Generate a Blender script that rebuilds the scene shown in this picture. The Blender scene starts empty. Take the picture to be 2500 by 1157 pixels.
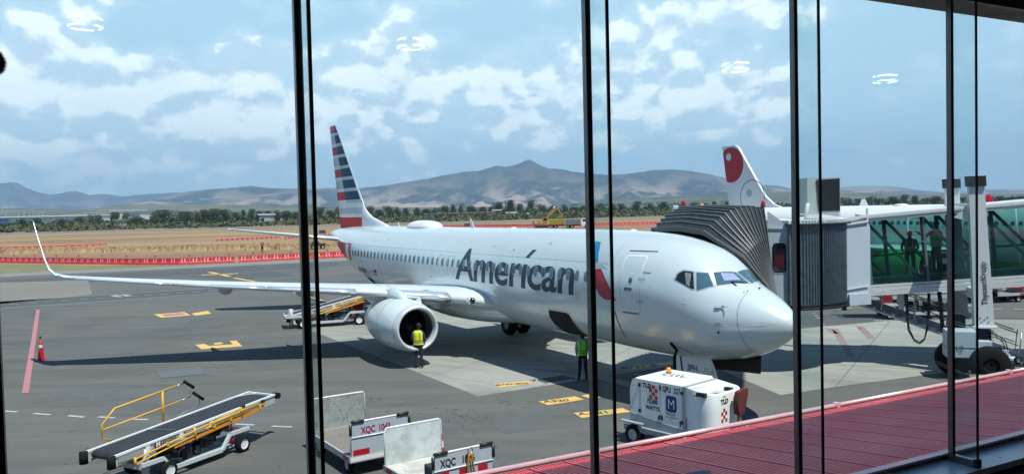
import bpy, bmesh, math, random
from mathutils import Vector, Matrix, noise
from mathutils.geometry import tessellate_polygon
R = math.radians
PI = math.pi
C = bpy.context.scene.collection
sc = bpy.context.scene
random.seed(7)

# ------------------------------------------------------------------ camera
CAMH, PITCH, ROLL, FPX = 6.3032, 0.0347, 0.0237, 1981.7
cam_d = bpy.data.cameras.new('camera'); cam = bpy.data.objects.new('camera', cam_d); C.objects.link(cam)
_F = Vector((0, math.cos(PITCH), -math.sin(PITCH))); _U = Vector((0, math.sin(PITCH), math.cos(PITCH))); _R = Vector((1, 0, 0))
_cr = _R*math.cos(ROLL) - _U*math.sin(ROLL); _cu = _R*math.sin(ROLL) + _U*math.cos(ROLL)
cam.matrix_world = Matrix(((_cr.x, _cu.x, -_F.x, 0), (_cr.y, _cu.y, -_F.y, 0), (_cr.z, _cu.z, -_F.z, CAMH), (0, 0, 0, 1)))
cam_d.sensor_width = 36; cam_d.lens = FPX/2500*36; cam_d.clip_start = .05; cam_d.clip_end = 60000
sc.camera = cam
sc.view_settings.view_transform = 'Standard'; sc.view_settings.look = 'None'
sc.view_settings.exposure = 0.45; sc.view_settings.gamma = 1
sc.render.film_transparent = False
sc.cycles.max_bounces = 8; sc.cycles.transparent_max_bounces = 16; sc.cycles.volume_bounces = 0
sc.cycles.caustics_reflective = False; sc.cycles.caustics_refractive = False

def ray(px, py):
    X, Y = px-1250, py-578.5
    c, s = math.cos(ROLL), math.sin(ROLL)
    u = c*X - s*Y; w = s*X + c*Y
    return _F*FPX + _R*u - _U*w
def gp(px, py, z=0.0):
    "a surveyed spot of the ground (or of height z)"
    d = ray(px, py); return Vector((0, 0, CAMH)) + d*((z-CAMH)/d.z)
def at(px, py, Y):
    d = ray(px, py); return Vector((0, 0, CAMH)) + d*(Y/d.y)

# ------------------------------------------------------------------ node helpers
def nn(nt, t, **k):
    n = nt.nodes.new(t)
    for a, b in k.items():
        if a.startswith('i_'):
            n.inputs[a[2:].replace('_', ' ')].default_value = b
        else: setattr(n, a, b)
    return n
def L(nt, a, b): nt.links.new(a, b)
def mth(nt, op, a, b=None, c=None, clamp=False):
    n = nt.nodes.new('ShaderNodeMath'); n.operation = op; n.use_clamp = clamp
    for i, v in enumerate((a, b, c)):
        if v is None: continue
        if isinstance(v, (int, float)): n.inputs[i].default_value = v
        else: nt.links.new(v, n.inputs[i])
    return n.outputs[0]
def mixc(nt, f, a, b, mode='MIX'):
    n = nt.nodes.new('ShaderNodeMix'); n.data_type = 'RGBA'; n.blend_type = mode
    for i, v in ((0, f), (6, a), (7, b)):
        if isinstance(v, (int, float)): n.inputs[i].default_value = v
        elif isinstance(v, tuple): n.inputs[i].default_value = v if len(v) == 4 else v+(1,)
        else: nt.links.new(v, n.inputs[i])
    return n.outputs[2]
def mrange(nt, v, a, b, c=0., d=1., smooth=True):
    n = nt.nodes.new('ShaderNodeMapRange'); n.interpolation_type = 'SMOOTHSTEP' if smooth else 'LINEAR'
    nt.links.new(v, n.inputs[0])
    for i, x in zip((1, 2, 3, 4), (a, b, c, d)): n.inputs[i].default_value = x
    return n.outputs[0]
def noi(nt, vec, scale, detail=4, rough=.55, dist=0.):
    n = nt.nodes.new('ShaderNodeTexNoise'); n.inputs['Scale'].default_value = scale; n.inputs['Detail'].default_value = detail
    n.inputs['Roughness'].default_value = rough; n.inputs['Distortion'].default_value = dist
    if vec is not None: nt.links.new(vec, n.inputs['Vector'])
    return n.outputs[0]
def mapv(nt, vec, scale=(1, 1, 1), loc=(0, 0, 0), rot=(0, 0, 0)):
    n = nt.nodes.new('ShaderNodeMapping'); n.inputs['Scale'].default_value = scale; n.inputs['Location'].default_value = loc
    n.inputs['Rotation'].default_value = rot; nt.links.new(vec, n.inputs['Vector']); return n.outputs[0]

# ------------------------------------------------------------------ sky
SUNV = Vector((.293, -.396, 1.0)).normalized()
sun_el = math.asin(SUNV.z); sun_rot = math.atan2(SUNV.x, SUNV.y)
world = bpy.data.worlds.new('World'); sc.world = world; world.use_nodes = True
wt = world.node_tree; wt.nodes.clear()
wo = nn(wt, 'ShaderNodeOutputWorld'); bg = nn(wt, 'ShaderNodeBackground'); bg.inputs['Strength'].default_value = .105
sky = nn(wt, 'ShaderNodeTexSky'); sky.sky_type = 'NISHITA'; sky.sun_disc = False
sky.sun_elevation = sun_el; sky.sun_rotation = sun_rot; sky.altitude = 1900; sky.air_density = 1.0; sky.dust_density = 1.6; sky.ozone_density = 1.4
tc = nn(wt, 'ShaderNodeTexCoord'); sx = nn(wt, 'ShaderNodeSeparateXYZ'); L(wt, tc.outputs['Generated'], sx.inputs[0])
az = mth(wt, 'ARCTAN2', sx.outputs[0], sx.outputs[1]); el = mth(wt, 'ARCSINE', sx.outputs[2])
cb = nn(wt, 'ShaderNodeCombineXYZ'); L(wt, az, cb.inputs[0]); L(wt, el, cb.inputs[1]); ae = cb.outputs[0]
def skynoise(off):
    v = mapv(wt, ae, (1, 1.45, 1), (3.1, off, 0))
    a = noi(wt, v, 9.0, 13, .66, .1)
    b = noi(wt, mapv(wt, ae, (1, 3.0, 1), (7.7, off*2+1.3, 2)), 4.0, 7, .55)
    v3 = nn(wt, 'ShaderNodeTexVoronoi'); v3.feature = 'F1'; v3.inputs['Scale'].default_value = 24
    wv_ = nn(wt, 'ShaderNodeVectorMath', operation='ADD'); L(wt, mapv(wt, ae, (1, 1.5, 1), (0, off*1.5, 0)), wv_.inputs[0])
    nz_ = nn(wt, 'ShaderNodeTexNoise'); nz_.inputs['Scale'].default_value = 18; nz_.inputs['Detail'].default_value = 5; L(wt, ae, nz_.inputs['Vector'])
    s3_ = nn(wt, 'ShaderNodeVectorMath', operation='SCALE'); s3_.inputs['Scale'].default_value = .035; L(wt, nz_.outputs[1], s3_.inputs[0]); L(wt, s3_.outputs[0], wv_.inputs[1]); L(wt, wv_.outputs[0], v3.inputs['Vector'])
    puff = mth(wt, 'SUBTRACT', .45, v3.outputs['Distance'])
    return mth(wt, 'ADD', mth(wt, 'ADD', mth(wt, 'MULTIPLY', a, .66), mth(wt, 'MULTIPLY', b, .34)), mth(wt, 'MULTIPLY', puff, .16))
n1 = skynoise(0.); n2 = skynoise(.026)
blobs = [(60,150,330,120,.16),(330,200,260,70,.10),(520,230,330,130,.17),(180,330,420,110,.15),(640,150,110,80,.10),(960,150,200,110,.20),(900,260,330,100,.14),
 (1190,170,90,80,.16),(1330,230,190,130,.15),(1560,110,150,110,.12),(1690,50,110,60,.24),(1930,25,120,50,.22),(1650,200,330,90,.10),(1850,220,130,50,.12),(1250,330,700,70,.08),(300,400,600,50,.07),
 (400,90,170,60,-.12),(620,60,260,50,-.14),(1250,60,200,50,-.14),(2250,120,260,200,-.05),(2300,320,300,130,-.02)]
cov = None
for (bx, by, sx_, sy_, w) in blobs:
    d = ray(bx, by).normalized()
    a0, e0 = math.atan2(d.x, d.y), math.asin(d.z)
    v = mapv(wt, ae, (FPX/sx_, FPX/sy_, 0), (-a0*FPX/sx_, -e0*FPX/sy_, 0))
    ln = nn(wt, 'ShaderNodeVectorMath', operation='LENGTH'); L(wt, v, ln.inputs[0])
    m = mrange(wt, ln.outputs['Value'], 0.0, 1.25, w, 0.0)
    cov = m if cov is None else mth(wt, 'ADD', cov, m)
dens = mrange(wt, mth(wt, 'ADD', n1, cov), .545, .605)
shade = mrange(wt, mth(wt, 'SUBTRACT', n1, n2), -.055, .05)
thick = mrange(wt, mth(wt, 'ADD', n1, cov), .60, .86)
ccol = mixc(wt, shade, (5.2, 6.7, 8.0), (10.4, 10.8, 10.8))
ccol = mixc(wt, mth(wt, 'MULTIPLY', thick, .22), ccol, (5.6, 7.0, 8.3))
hz = mrange(wt, el, -.02, .30, 1, 0, False)
skyc = mixc(wt, .88, sky.outputs[0], (4.3, 6.4, 8.0))
skyc = mixc(wt, mth(wt, 'MULTIPLY', hz, .50), skyc, (5.7, 7.5, 8.5))
zen = mrange(wt, el, .28, .52)
veil = mrange(wt, mth(wt, 'ADD', n1, cov), .42, .64)
fin = mixc(wt, mth(wt, 'MULTIPLY', veil, .68), skyc, (6.6, 8.2, 9.1))
fin = mixc(wt, mth(wt, 'MULTIPLY', dens, .80), fin, ccol)
fin = mixc(wt, mrange(wt, el, -.01, .09, .72, 0, True), fin, (5.3, 7.1, 8.4))
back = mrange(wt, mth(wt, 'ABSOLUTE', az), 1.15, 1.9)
fin = mixc(wt, back, fin, (1.7, 3.0, 5.0))  # unseen sky behind the camera darkened on purpose, to deepen the shadows
fin = mixc(wt, zen, fin, (.5, 1.25, 2.8))     # unseen sky overhead, made darker than the rest to weaken ambient fill
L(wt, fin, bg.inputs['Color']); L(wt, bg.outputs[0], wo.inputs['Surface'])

sun_d = bpy.data.lights.new('sun', 'SUN'); sun_d.energy = 4.7; sun_d.angle = R(.5); sun_d.color = (1, .955, .88)
sun = bpy.data.objects.new('sun', sun_d); C.objects.link(sun); sun.location = (20, -30, 60)
sun.rotation_euler = (-SUNV).to_track_quat('-Z', 'Y').to_euler()

# ------------------------------------------------------------------ materials
MT = {}
def mat(name, col, rough=.5, metal=0., var=.08, scale=3., bump=0., bscale=30., coat=0., dirt=0., dirtcol=(.05, .045, .04), dscale=2., spec=.5, emit=0.):
    if name in MT: return MT[name]
    m = bpy.data.materials.new(name); m.use_nodes = True; nt = m.node_tree; b = nt.nodes['Principled BSDF']
    t = nn(nt, 'ShaderNodeTexCoord').outputs['Object']
    n = noi(nt, t, scale, 5, .6)
    lo = tuple(c*(1-var) for c in col); hi = tuple(min(1, c*(1+var)) for c in col)
    c = mixc(nt, n, lo, hi)
    if dirt:
        d = mrange(nt, noi(nt, t, dscale, 8, .7, .6), .5, .72, 0, dirt)
        c = mixc(nt, d, c, dirtcol)
    L(nt, c, b.inputs['Base Color'])
    L(nt, mrange(nt, n, .3, .7, max(.02, rough-min(.06, var*.6)), min(1, rough+min(.08, var*.8))), b.inputs['Roughness'])
    b.inputs['Metallic'].default_value = metal; b.inputs['Specular IOR Level'].default_value = spec
    if coat: b.inputs['Coat Weight'].default_value = coat; b.inputs['Coat Roughness'].default_value = .06
    if emit: b.inputs['Emission Color'].default_value = col+(1,); b.inputs['Emission Strength'].default_value = emit
    if bump:
        bn = nn(nt, 'ShaderNodeBump'); bn.inputs['Strength'].default_value = bump; bn.inputs['Distance'].default_value = .02
        L(nt, noi(nt, t, bscale, 5, .6), bn.inputs['Height']); L(nt, bn.outputs[0], b.inputs['Normal'])
    MT[name] = m; return m
def glassmat(name, tint, refl=1.0, body=None, mixf=0.):
    if name in MT: return MT[name]
    m = bpy.data.materials.new(name); m.use_nodes = True; nt = m.node_tree; nt.nodes.clear()
    o = nn(nt, 'ShaderNodeOutputMaterial'); tr = nn(nt, 'ShaderNodeBsdfTransparent'); tr.inputs[0].default_value = tint+(1,)
    gl = nn(nt, 'ShaderNodeBsdfGlossy'); gl.inputs['Roughness'].default_value = 0.0
    ge = nn(nt, 'ShaderNodeNewGeometry'); dt = nn(nt, 'ShaderNodeVectorMath', operation='DOT_PRODUCT'); L(nt, ge.outputs['Incoming'], dt.inputs[0]); L(nt, ge.outputs['Normal'], dt.inputs[1])
    cs_ = mth(nt, 'ABSOLUTE', dt.outputs['Value']); fz = mth(nt, 'ADD', mth(nt, 'MULTIPLY', mth(nt, 'POWER', mth(nt, 'SUBTRACT', 1.0, cs_), 5.0), .96), .04)
    # thin smudges so the pane is not perfectly clean
    t = nn(nt, 'ShaderNodeTexCoord').outputs['Object']
    mx = nn(nt, 'ShaderNodeMixShader'); L(nt, mth(nt, 'MULTIPLY', fz, refl), mx.inputs[0]); L(nt, tr.outputs[0], mx.inputs[1]); L(nt, gl.outputs[0], mx.inputs[2])
    out = mx.outputs[0]
    if body:
        df = nn(nt, 'ShaderNodeBsdfDiffuse'); df.inputs[0].default_value = body+(1,)
        m2 = nn(nt, 'ShaderNodeMixShader'); L(nt, mrange(nt, noi(nt, t, 2.5, 5, .6), .35, .75, mixf*.5, mixf*1.4), m2.inputs[0]); L(nt, out, m2.inputs[1]); L(nt, df.outputs[0], m2.inputs[2]); out = m2.outputs[0]
    L(nt, out, o.inputs[0]); MT[name] = m; return m

WHITE = mat('white_paint', (.74, .75, .76), .35, var=.03, coat=.3, dirt=.10, dirtcol=(.35, .34, .33))
FUSE = mat('aircraft_skin', (.66, .735, .75), .24, metal=.18, var=.02, scale=1.2, coat=.6, bump=.10, bscale=1.1)
GREYP = mat('grey_paint', (.42, .44, .46), .45, var=.06, dirt=.15, dirtcol=(.2, .2, .2))
BLACK = mat('black_plastic', (.012, .012, .013), .45)
RUBBER = mat('rubber', (.010, .010, .011), .85, spec=.15, var=.2, scale=12)
STEEL = mat('bare_steel', (.50, .51, .52), .32, metal=1., var=.06)
POLISH = mat('polished_aluminium', (.84, .88, .91), .26, metal=.7, var=.02)
DSTEEL = mat('dark_steel', (.06, .06, .065), .5, metal=.5)
YELLOW = mat('yellow_paint', (.72, .40, .03), .4, var=.1, dirt=.15)
ORANGE = mat('orange_paint', (.70, .25, .02), .4)
REDP = mat('red_paint', (.50, .015, .02), .4)
DGLASS = mat('dark_glass', (.012, .014, .017), .06, spec=.9)
GLASSBLUE = mat('window_blue', (.05, .09, .14), .08, spec=.8)
NAVY = mat('navy_cloth', (.012, .016, .04), .9)
SKIN = mat('skin', (.23, .12, .075), .6)
HAIR = mat('hair', (.01, .008, .007), .7)

# ------------------------------------------------------------------ mesh helpers
class MB:
    def __init__(s, m=None): s.bm = bmesh.new(); s.mats = []; s.cur = 0; s.sm = False; s.use(m) if m else None
    def use(s, m):
        if m not in s.mats: s.mats.append(m)
        s.cur = s.mats.index(m); return s
    def face(s, vs):
        try: f = s.bm.faces.new(vs); f.material_index = s.cur; f.smooth = s.sm; return f
        except ValueError: return None
    def poly(s, pts): return s.face([s.bm.verts.new(p) for p in pts])
    def box(s, c, d, rot=None, bev=0.):
        c = Vector(c); M = rot.to_matrix() if hasattr(rot, 'to_matrix') else (Matrix.Rotation(rot, 3, 'Z') if rot is not None else Matrix.Identity(3))
        v = [s.bm.verts.new(c + M @ Vector((sx*d[0]/2, sy*d[1]/2, sz*d[2]/2))) for sx in (-1, 1) for sy in (-1, 1) for sz in (-1, 1)]
        fs = [s.face([v[i] for i in q]) for q in ((0, 1, 3, 2), (4, 6, 7, 5), (0, 4, 5, 1), (2, 3, 7, 6), (0, 2, 6, 4), (1, 5, 7, 3))]
        if bev:
            r = bmesh.ops.bevel(s.bm, geom=list({e for f in fs for e in f.edges}), offset=bev, segments=2, profile=.6, affect='EDGES')
            for f in r['faces']: f.material_index = s.cur
        return s
    def cyl(s, a, b, r0, r1=None, n=16, caps=True):
        a, b = Vector(a), Vector(b); r1 = r0 if r1 is None else r1
        d = (b-a).normalized(); x = d.orthogonal().normalized(); y = d.cross(x)
        ra = [s.bm.verts.new(a + (x*math.cos(t)+y*math.sin(t))*r0) for t in [2*PI*i/n for i in range(n)]]
        rb = [s.bm.verts.new(b + (x*math.cos(t)+y*math.sin(t))*r1) for t in [2*PI*i/n for i in range(n)]]
        sm = s.sm; s.sm = n > 8
        for i in range(n): s.face([ra[i], ra[(i+1) % n], rb[(i+1) % n], rb[i]])
        s.sm = sm
        if caps: s.face(ra[::-1]); s.face(rb)
        return s
    def tube(s, pts, r, n=8, closed=False):
        pts = [Vector(p) for p in pts]; rings = []; N = len(pts); up = None
        for i, p in enumerate(pts):
            a = pts[(i-1) % N] if (i or closed) else p; b = pts[(i+1) % N] if (i < N-1 or closed) else p
            d = (b-a).normalized()
            x = d.orthogonal().normalized() if up is None else (up - d*up.dot(d)).normalized(); up = x
            y = d.cross(x); rr = r[i] if isinstance(r, (list, tuple)) else r
            rings.append([s.bm.verts.new(p + (x*math.cos(t)+y*math.sin(t))*rr) for t in [2*PI*k/n for k in range(n)]])
        sm = s.sm; s.sm = n > 5
        for i in range(N if closed else N-1):
            A, B = rings[i], rings[(i+1) % N]
            for k in range(n): s.face([A[k], A[(k+1) % n], B[(k+1) % n], B[k]])
        s.sm = sm
        if not closed: s.face(rings[0][::-1]); s.face(rings[-1])
        return s
    def beam(s, a, b, w, h, up=(0, 0, 1)):
        a, b = Vector(a), Vector(b); d = (b-a); l = d.length; d.normalize(); u = Vector(up); x = d.cross(u).normalized(); z = x.cross(d).normalized()
        M = Matrix((x, d, z)).transposed(); c = (a+b)/2
        v = [s.bm.verts.new(c + M @ Vector((sx*w/2, sy*l/2, sz*h/2))) for sx in (-1, 1) for sy in (-1, 1) for sz in (-1, 1)]
        for q in ((0, 1, 3, 2), (4, 6, 7, 5), (0, 4, 5, 1), (2, 3, 7, 6), (0, 2, 6, 4), (1, 5, 7, 3)): s.face([v[i] for i in q])
        return s
    def prism(s, pts, vec):
        vec = Vector(vec); a = [s.bm.verts.new(p) for p in pts]; b = [s.bm.verts.new(Vector(p)+vec) for p in pts]; n = len(pts)
        s.face(a[::-1]); s.face(b)
        for i in range(n): s.face([a[i], a[(i+1) % n], b[(i+1) % n], b[i]])
        return s
    def loft(s, rings, closed=True, cap=True, smooth=True):
        V = [[s.bm.verts.new(p) for p in r] for r in rings]; n = len(V[0]); sm = s.sm; s.sm = smooth
        for i in range(len(V)-1):
            for k in range(n if closed else n-1): s.face([V[i][k], V[i][(k+1) % n], V[i+1][(k+1) % n], V[i+1][k]])
        s.sm = sm
        if cap and closed: s.face(V[0][::-1]); s.face(V[-1])
        return s
    def lathe(s, prof, origin=(0, 0, 0), axis=(0, 0, 1), n=24, smooth=True):
        o = Vector(origin); d = Vector(axis).normalized(); x = d.orthogonal().normalized(); y = d.cross(x)
        rings = [[o + d*h + (x*math.cos(t)+y*math.sin(t))*r for t in [2*PI*k/n for k in range(n)]] for r, h in prof]
        return s.loft(rings, True, False, smooth)
    def ball(s, c, r, n=10, sc_=(1, 1, 1)):
        m = Matrix.Translation(c) @ Matrix.Diagonal((r*sc_[0], r*sc_[1], r*sc_[2], 1))
        q = bmesh.ops.create_uvsphere(s.bm, u_segments=n+4, v_segments=n, radius=1, matrix=m)
        for f in {f for v in q['verts'] for f in v.link_faces}: f.material_index = s.cur; f.smooth = True
        return s
    def build(s, name, parent=None, matrix=None):
        me = bpy.data.meshes.new(name)
        bmesh.ops.recalc_face_normals(s.bm, faces=s.bm.faces)
        s.bm.to_mesh(me); s.bm.free()
        for m in s.mats: me.materials.append(m)
        o = bpy.data.objects.new(name, me); C.objects.link(o)
        if parent: o.parent = parent
        if matrix is not None: o.matrix_local = matrix
        return o
def tag(o, label=None, cat=None, group=None, kind=None):
    if label: o['label'] = label
    if cat: o['category'] = cat
    if group: o['group'] = group
    if kind: o['kind'] = kind
    return o
def thing(name, label, cat, loc=(0, 0, 0), rz=0., group=None):
    o = bpy.data.objects.new(name, None); C.objects.link(o); o.location = loc; o.rotation_euler = (0, 0, rz); o.empty_display_size = .3
    return tag(o, label, cat, group)
KIDS = {}
def copy_tree(o, parent=None):
    c = o.copy(); C.objects.link(c)
    if parent: c.parent = parent
    for ch in [x for x in C.objects if x.parent == o]: copy_tree(ch, c)
    return c
def dup(root, loc, rz, label=None, group=None):
    r = copy_tree(root); r.location = loc; r.rotation_euler = (0, 0, rz)
    if label: r['label'] = label
    if group: r['group'] = group
    return r

# writing as real flat mesh: local XY plane
def text_bm(s, size=1., shear=0., bold=0., align='CENTER', space=1.):
    cu = bpy.data.curves.new('t', 'FONT'); cu.body = s; cu.size = size; cu.shear = shear; cu.offset = bold; cu.align_x = align; cu.space_character = space; cu.resolution_u = 4
    ob = bpy.data.objects.new('t', cu); C.objects.link(ob)
    me = ob.to_mesh(); bm = bmesh.new(); bm.from_mesh(me); ob.to_mesh_clear(); bpy.data.objects.remove(ob); bpy.data.curves.remove(cu)
    return bm
def writing(s, origin, xdir, ydir, size, m, parent, name='lettering', sx=1., **k):
    "lay writing on a flat panel: origin = baseline anchor, xdir/ydir = unit directions, lifted 3 mm by the caller"
    bm = text_bm(s, size, **k); x, y, o = Vector(xdir).normalized(), Vector(ydir).normalized(), Vector(origin)
    for v in bm.verts: v.co = o + x*v.co.x*sx + y*v.co.y
    me = bpy.data.meshes.new(name); bm.to_mesh(me); bm.free(); me.materials.append(m)
    ob = bpy.data.objects.new(name, me); C.objects.link(ob); ob.parent = parent; return ob

# wheel around local X axis
def wheel(mb, c, r, w, rim=WHITE, hub=.55, ax=(1, 0, 0), tyre=RUBBER, n=24):
    c = Vector(c); a = Vector(ax).normalized()
    mb.use(tyre).lathe([(r*hub, -w/2), (r*.9, -w/2), (r, -w*.32), (r, w*.32), (r*.9, w/2), (r*hub, w/2)], c, a, n)
    mb.use(rim).lathe([(0.0, -w*.28), (r*.2, -w*.42), (r*.38, -w*.3), (r*hub, -w*.46)], c, a, n)
    mb.lathe([(0.0, w*.28), (r*.2, w*.42), (r*.38, w*.3), (r*hub, w*.46)], c, a, n)
    return mb
# ================================================================== SETTING
def wcoord(nt): return nn(nt, 'ShaderNodeNewGeometry').outputs['Position']
def newmat(name):
    m = bpy.data.materials.new(name); m.use_nodes = True; nt = m.node_tree; return m, nt, nt.nodes['Principled BSDF']
def ground_material():
    m, nt, b = newmat('dry_ground'); p = wcoord(nt)
    s = nn(nt, 'ShaderNodeSeparateXYZ'); L(nt, p, s.inputs[0])
    streak = noi(nt, mapv(nt, p, (.006, .05, 1), rot=(0, 0, -.22)), 1.6, 8, .62, .4)
    fine = noi(nt, p, .35, 8, .7)
    c = mixc(nt, mrange(nt, streak, .36, .62), (.225, .14, .08), (.375, .265, .155))
    c = mixc(nt, mrange(nt, noi(nt, mapv(nt, p, (.01, .09, 1), rot=(0, 0, -.25)), 1.1, 6, .6), .5, .68, 0, .75), c, (.22, .115, .065))
    c = mixc(nt, mrange(nt, noi(nt, mapv(nt, p, (.02, .03, 1)), .9, 6, .6), .54, .74, 0, .5), c, (.22, .21, .09))
    c = mixc(nt, mrange(nt, fine, .3, .75, .0, .4), c, (.17, .125, .07))
    far = mrange(nt, s.outputs[1], 440, 520)
    fc = mixc(nt, mrange(nt, noi(nt, p, .02, 8, .7), .4, .62), (.065, .08, .035), (.20, .175, .095))
    vfar = mrange(nt, s.outputs[1], 1300, 2300)
    tn = nn(nt, 'ShaderNodeTexVoronoi'); tn.inputs['Scale'].default_value = .02; L(nt, mapv(nt, p, (1, .5, 1)), tn.inputs['Vector'])
    town = mixc(nt, mrange(nt, tn.outputs['Distance'], .18, .24), (.55, .52, .48), (.11, .11, .07))
    town = mixc(nt, mrange(nt, noi(nt, p, .0012, 6, .6), .42, .6), (.12, .115, .07), town)
    c = mixc(nt, far, c, fc); c = mixc(nt, vfar, c, town)
    L(nt, c, b.inputs['Base Color']); b.inputs['Roughness'].default_value = .95; b.inputs['Specular IOR Level'].default_value = .1
    return m
def asphalt_material():
    m, nt, b = newmat('apron_asphalt'); p = wcoord(nt)
    big = noi(nt, p, .045, 6, .6, .5); mid = noi(nt, mapv(nt, p, (.5, 1.6, 1), rot=(0, 0, .35)), .35, 8, .66, .8); fine = noi(nt, p, 9, 8, .75)
    c = mixc(nt, mrange(nt, big, .35, .68), (.090, .096, .094), (.138, .141, .132))
    c = mixc(nt, mrange(nt, mid, .36, .7), c, (.152, .148, .138))
    c = mixc(nt, mrange(nt, noi(nt, mapv(nt, p, (.14, 1.7, 1), rot=(0, 0, .45)), .6, 6, .6), .52, .7, 0, .6), c, (.078, .084, .086))
    c = mixc(nt, mrange(nt, fine, .3, .7, 0, .35), c, (.07, .072, .072))
    # oil spots and rubber
    c = mixc(nt, mrange(nt, noi(nt, p, .62, 7, .66, 1.4), .655, .72, 0, .7), c, (.032, .033, .036))
    c = mixc(nt, mrange(nt, noi(nt, mapv(nt, p, (1, 1, 1), (40, 9, 3)), 2.1, 3, .5, .4), .70, .735, 0, .55), c, (.035, .035, .037))
    # sealed cracks
    v = nn(nt, 'ShaderNodeTexVoronoi'); v.feature = 'DISTANCE_TO_EDGE'; v.inputs['Scale'].default_value = .11
    wv = nn(nt, 'ShaderNodeVectorMath', operation='ADD'); L(nt, p, wv.inputs[0])
    nz = nn(nt, 'ShaderNodeTexNoise'); nz.inputs['Scale'].default_value = .7; nz.inputs['Detail'].default_value = 5; L(nt, p, nz.inputs['Vector'])
    sc3 = nn(nt, 'ShaderNodeVectorMath', operation='SCALE'); sc3.inputs['Scale'].default_value = 5.0; L(nt, nz.outputs[1], sc3.inputs[0]); L(nt, sc3.outputs[0], wv.inputs[1]); L(nt, wv.outputs[0], v.inputs['Vector'])
    crk = mth(nt, 'MULTIPLY', mrange(nt, v.outputs['Distance'], .0012, .004, 1, 0), mrange(nt, noi(nt, p, .15, 3, .5), .47, .6))
    c = mixc(nt, mth(nt, 'MULTIPLY', crk, .75), c, (.035, .037, .04))
    L(nt, c, b.inputs['Base Color']); L(nt, mrange(nt, mid, .3, .7, .78, .95), b.inputs['Roughness']); b.inputs['Specular IOR Level'].default_value = .22
    bu = nn(nt, 'ShaderNodeBump'); bu.inputs['Strength'].default_value = .25; bu.inputs['Distance'].default_value = .01; L(nt, fine, bu.inputs['Height']); L(nt, bu.outputs[0], b.inputs['Normal'])
    return m
def concrete_material(name='concrete_slabs', th=0.):
    m, nt, b = newmat(name); p = mapv(nt, wcoord(nt), (1, 1, 1), rot=(0, 0, th))
    big = noi(nt, p, .12, 6, .6, .6); st = noi(nt, mapv(nt, p, (.25, 1.5, 1)), .7, 8, .68, 1.0)
    c = mixc(nt, mrange(nt, big, .35, .65), (.25, .26, .235), (.33, .335, .305))
    c = mixc(nt, mrange(nt, st, .46, .68, 0, .6), c, (.15, .155, .15))
    c = mixc(nt, mrange(nt, noi(nt, p, 4, 8, .7), .4, .75, 0, .3), c, (.19, .19, .18))
    c = mixc(nt, mrange(nt, noi(nt, p, .8, 6, .6, 1.), .66, .72, 0, .5), c, (.12, .12, .12))
    br = nn(nt, 'ShaderNodeTexBrick'); br.offset = 0; br.inputs['Scale'].default_value = 1; br.inputs['Mortar Size'].default_value = .022; br.inputs['Brick Width'].default_value = 4.6; br.inputs['Row Height'].default_value = 4.6; br.inputs['Mortar Smooth'].default_value = .1
    L(nt, p, br.inputs['Vector']); c = mixc(nt, mth(nt, 'MULTIPLY', br.outputs['Fac'], .75), c, (.10, .10, .095))
    L(nt, c, b.inputs['Base Color']); b.inputs['Roughness'].default_value = .88; b.inputs['Specular IOR Level'].default_value = .25
    return m
TH = .5349
NX, NY = 7.7325, 22.2244
AX = Vector((-math.sin(TH), math.cos(TH), 0)); SX = Vector((-math.cos(TH), -math.sin(TH), 0))
def ac(x, y, z=0.): return Vector((NX, NY, 0)) + AX*x + SX*y + Vector((0, 0, z))

def sheet(name, pts, m, z, kind='structure'):
    mb = MB(m); mb.poly([(p[0], p[1], z) for p in pts]); o = mb.build(name); tag(o, kind=kind)
    if o.data.polygons[0].normal.z < 0: o.data.flip_normals()
    return o
ASPH = asphalt_material(); CONC = concrete_material('concrete_slabs', TH)
G = ground_material()
mb = MB(G); n = 24; ext = 14000
mb.poly([(-ext, -ext, 0), (ext, -ext, 0), (ext, ext, 0), (-ext, ext, 0)]); tag(mb.build('ground'), kind='structure')
ey = lambda x: 91.3 + .43*(x+57.8)
sheet('apron', [(-300, -70), (330, -70), (330, ey(330)), (-300, ey(-300))], ASPH, .010)
SHO = mat('shoulder_paving', (.21, .205, .195), .9, var=.25, scale=.4, dirt=.4, dirtcol=(.13, .13, .12), dscale=.3)
sheet('apron_shoulder', [(-300, ey(-300)-1), (330, ey(330)-1), (330, ey(330)+8), (-22, ey(-22)+8), (-44, ey(-44)+6), (-70, ey(-70)+9), (-300, ey(-300)+9)], SHO, .006)
GRASS = mat('green_grass', (.16, .165, .07), .95, var=.5, scale=.9, dirt=.6, dirtcol=(.30, .25, .13), dscale=.25)
gm = MB(GRASS)
gm.poly([(-22, ey(-22)+8, .014), (-44, ey(-44)+6, .014), (-70, ey(-70)+9, .014), (-190, ey(-190)+9, .014), (-190, ey(-190)+28, .014), (-78, 119.5, .014), (-58, 109.8, .014), (-44, 104.6, .014), (-32, 109.6, .014), (-24, 114, .014)]); tag(gm.build('grass_verge'), kind='structure')
RWY = mat('runway_asphalt', (.16, .16, .155), .9, var=.2, scale=.05)
sheet('runway', [(-700, 300), (700, 515), (700, 560), (-700, 345)], RWY, .05)
RW2 = mat('runway_edge', (.30, .275, .22), .9, var=.2, scale=.05)
sheet('runway_shoulder', [(-700, 286), (700, 501), (700, 507), (-700, 292)], RW2, .05)
DIRT = mat('bare_dirt', (.27, .15, .085), .95, var=.3, scale=.2, dirt=.5, dirtcol=(.15, .08, .05), dscale=.15)
sheet('dirt_track', [(-220, 196), (-60, 132), (60, 172), (60, 184), (-60, 141), (-220, 206)], DIRT, .02)
sheet('dirt_yard', [(-30, 250), (90, 205), (150, 215), (150, 262), (20, 284)], DIRT, .02)
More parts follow.
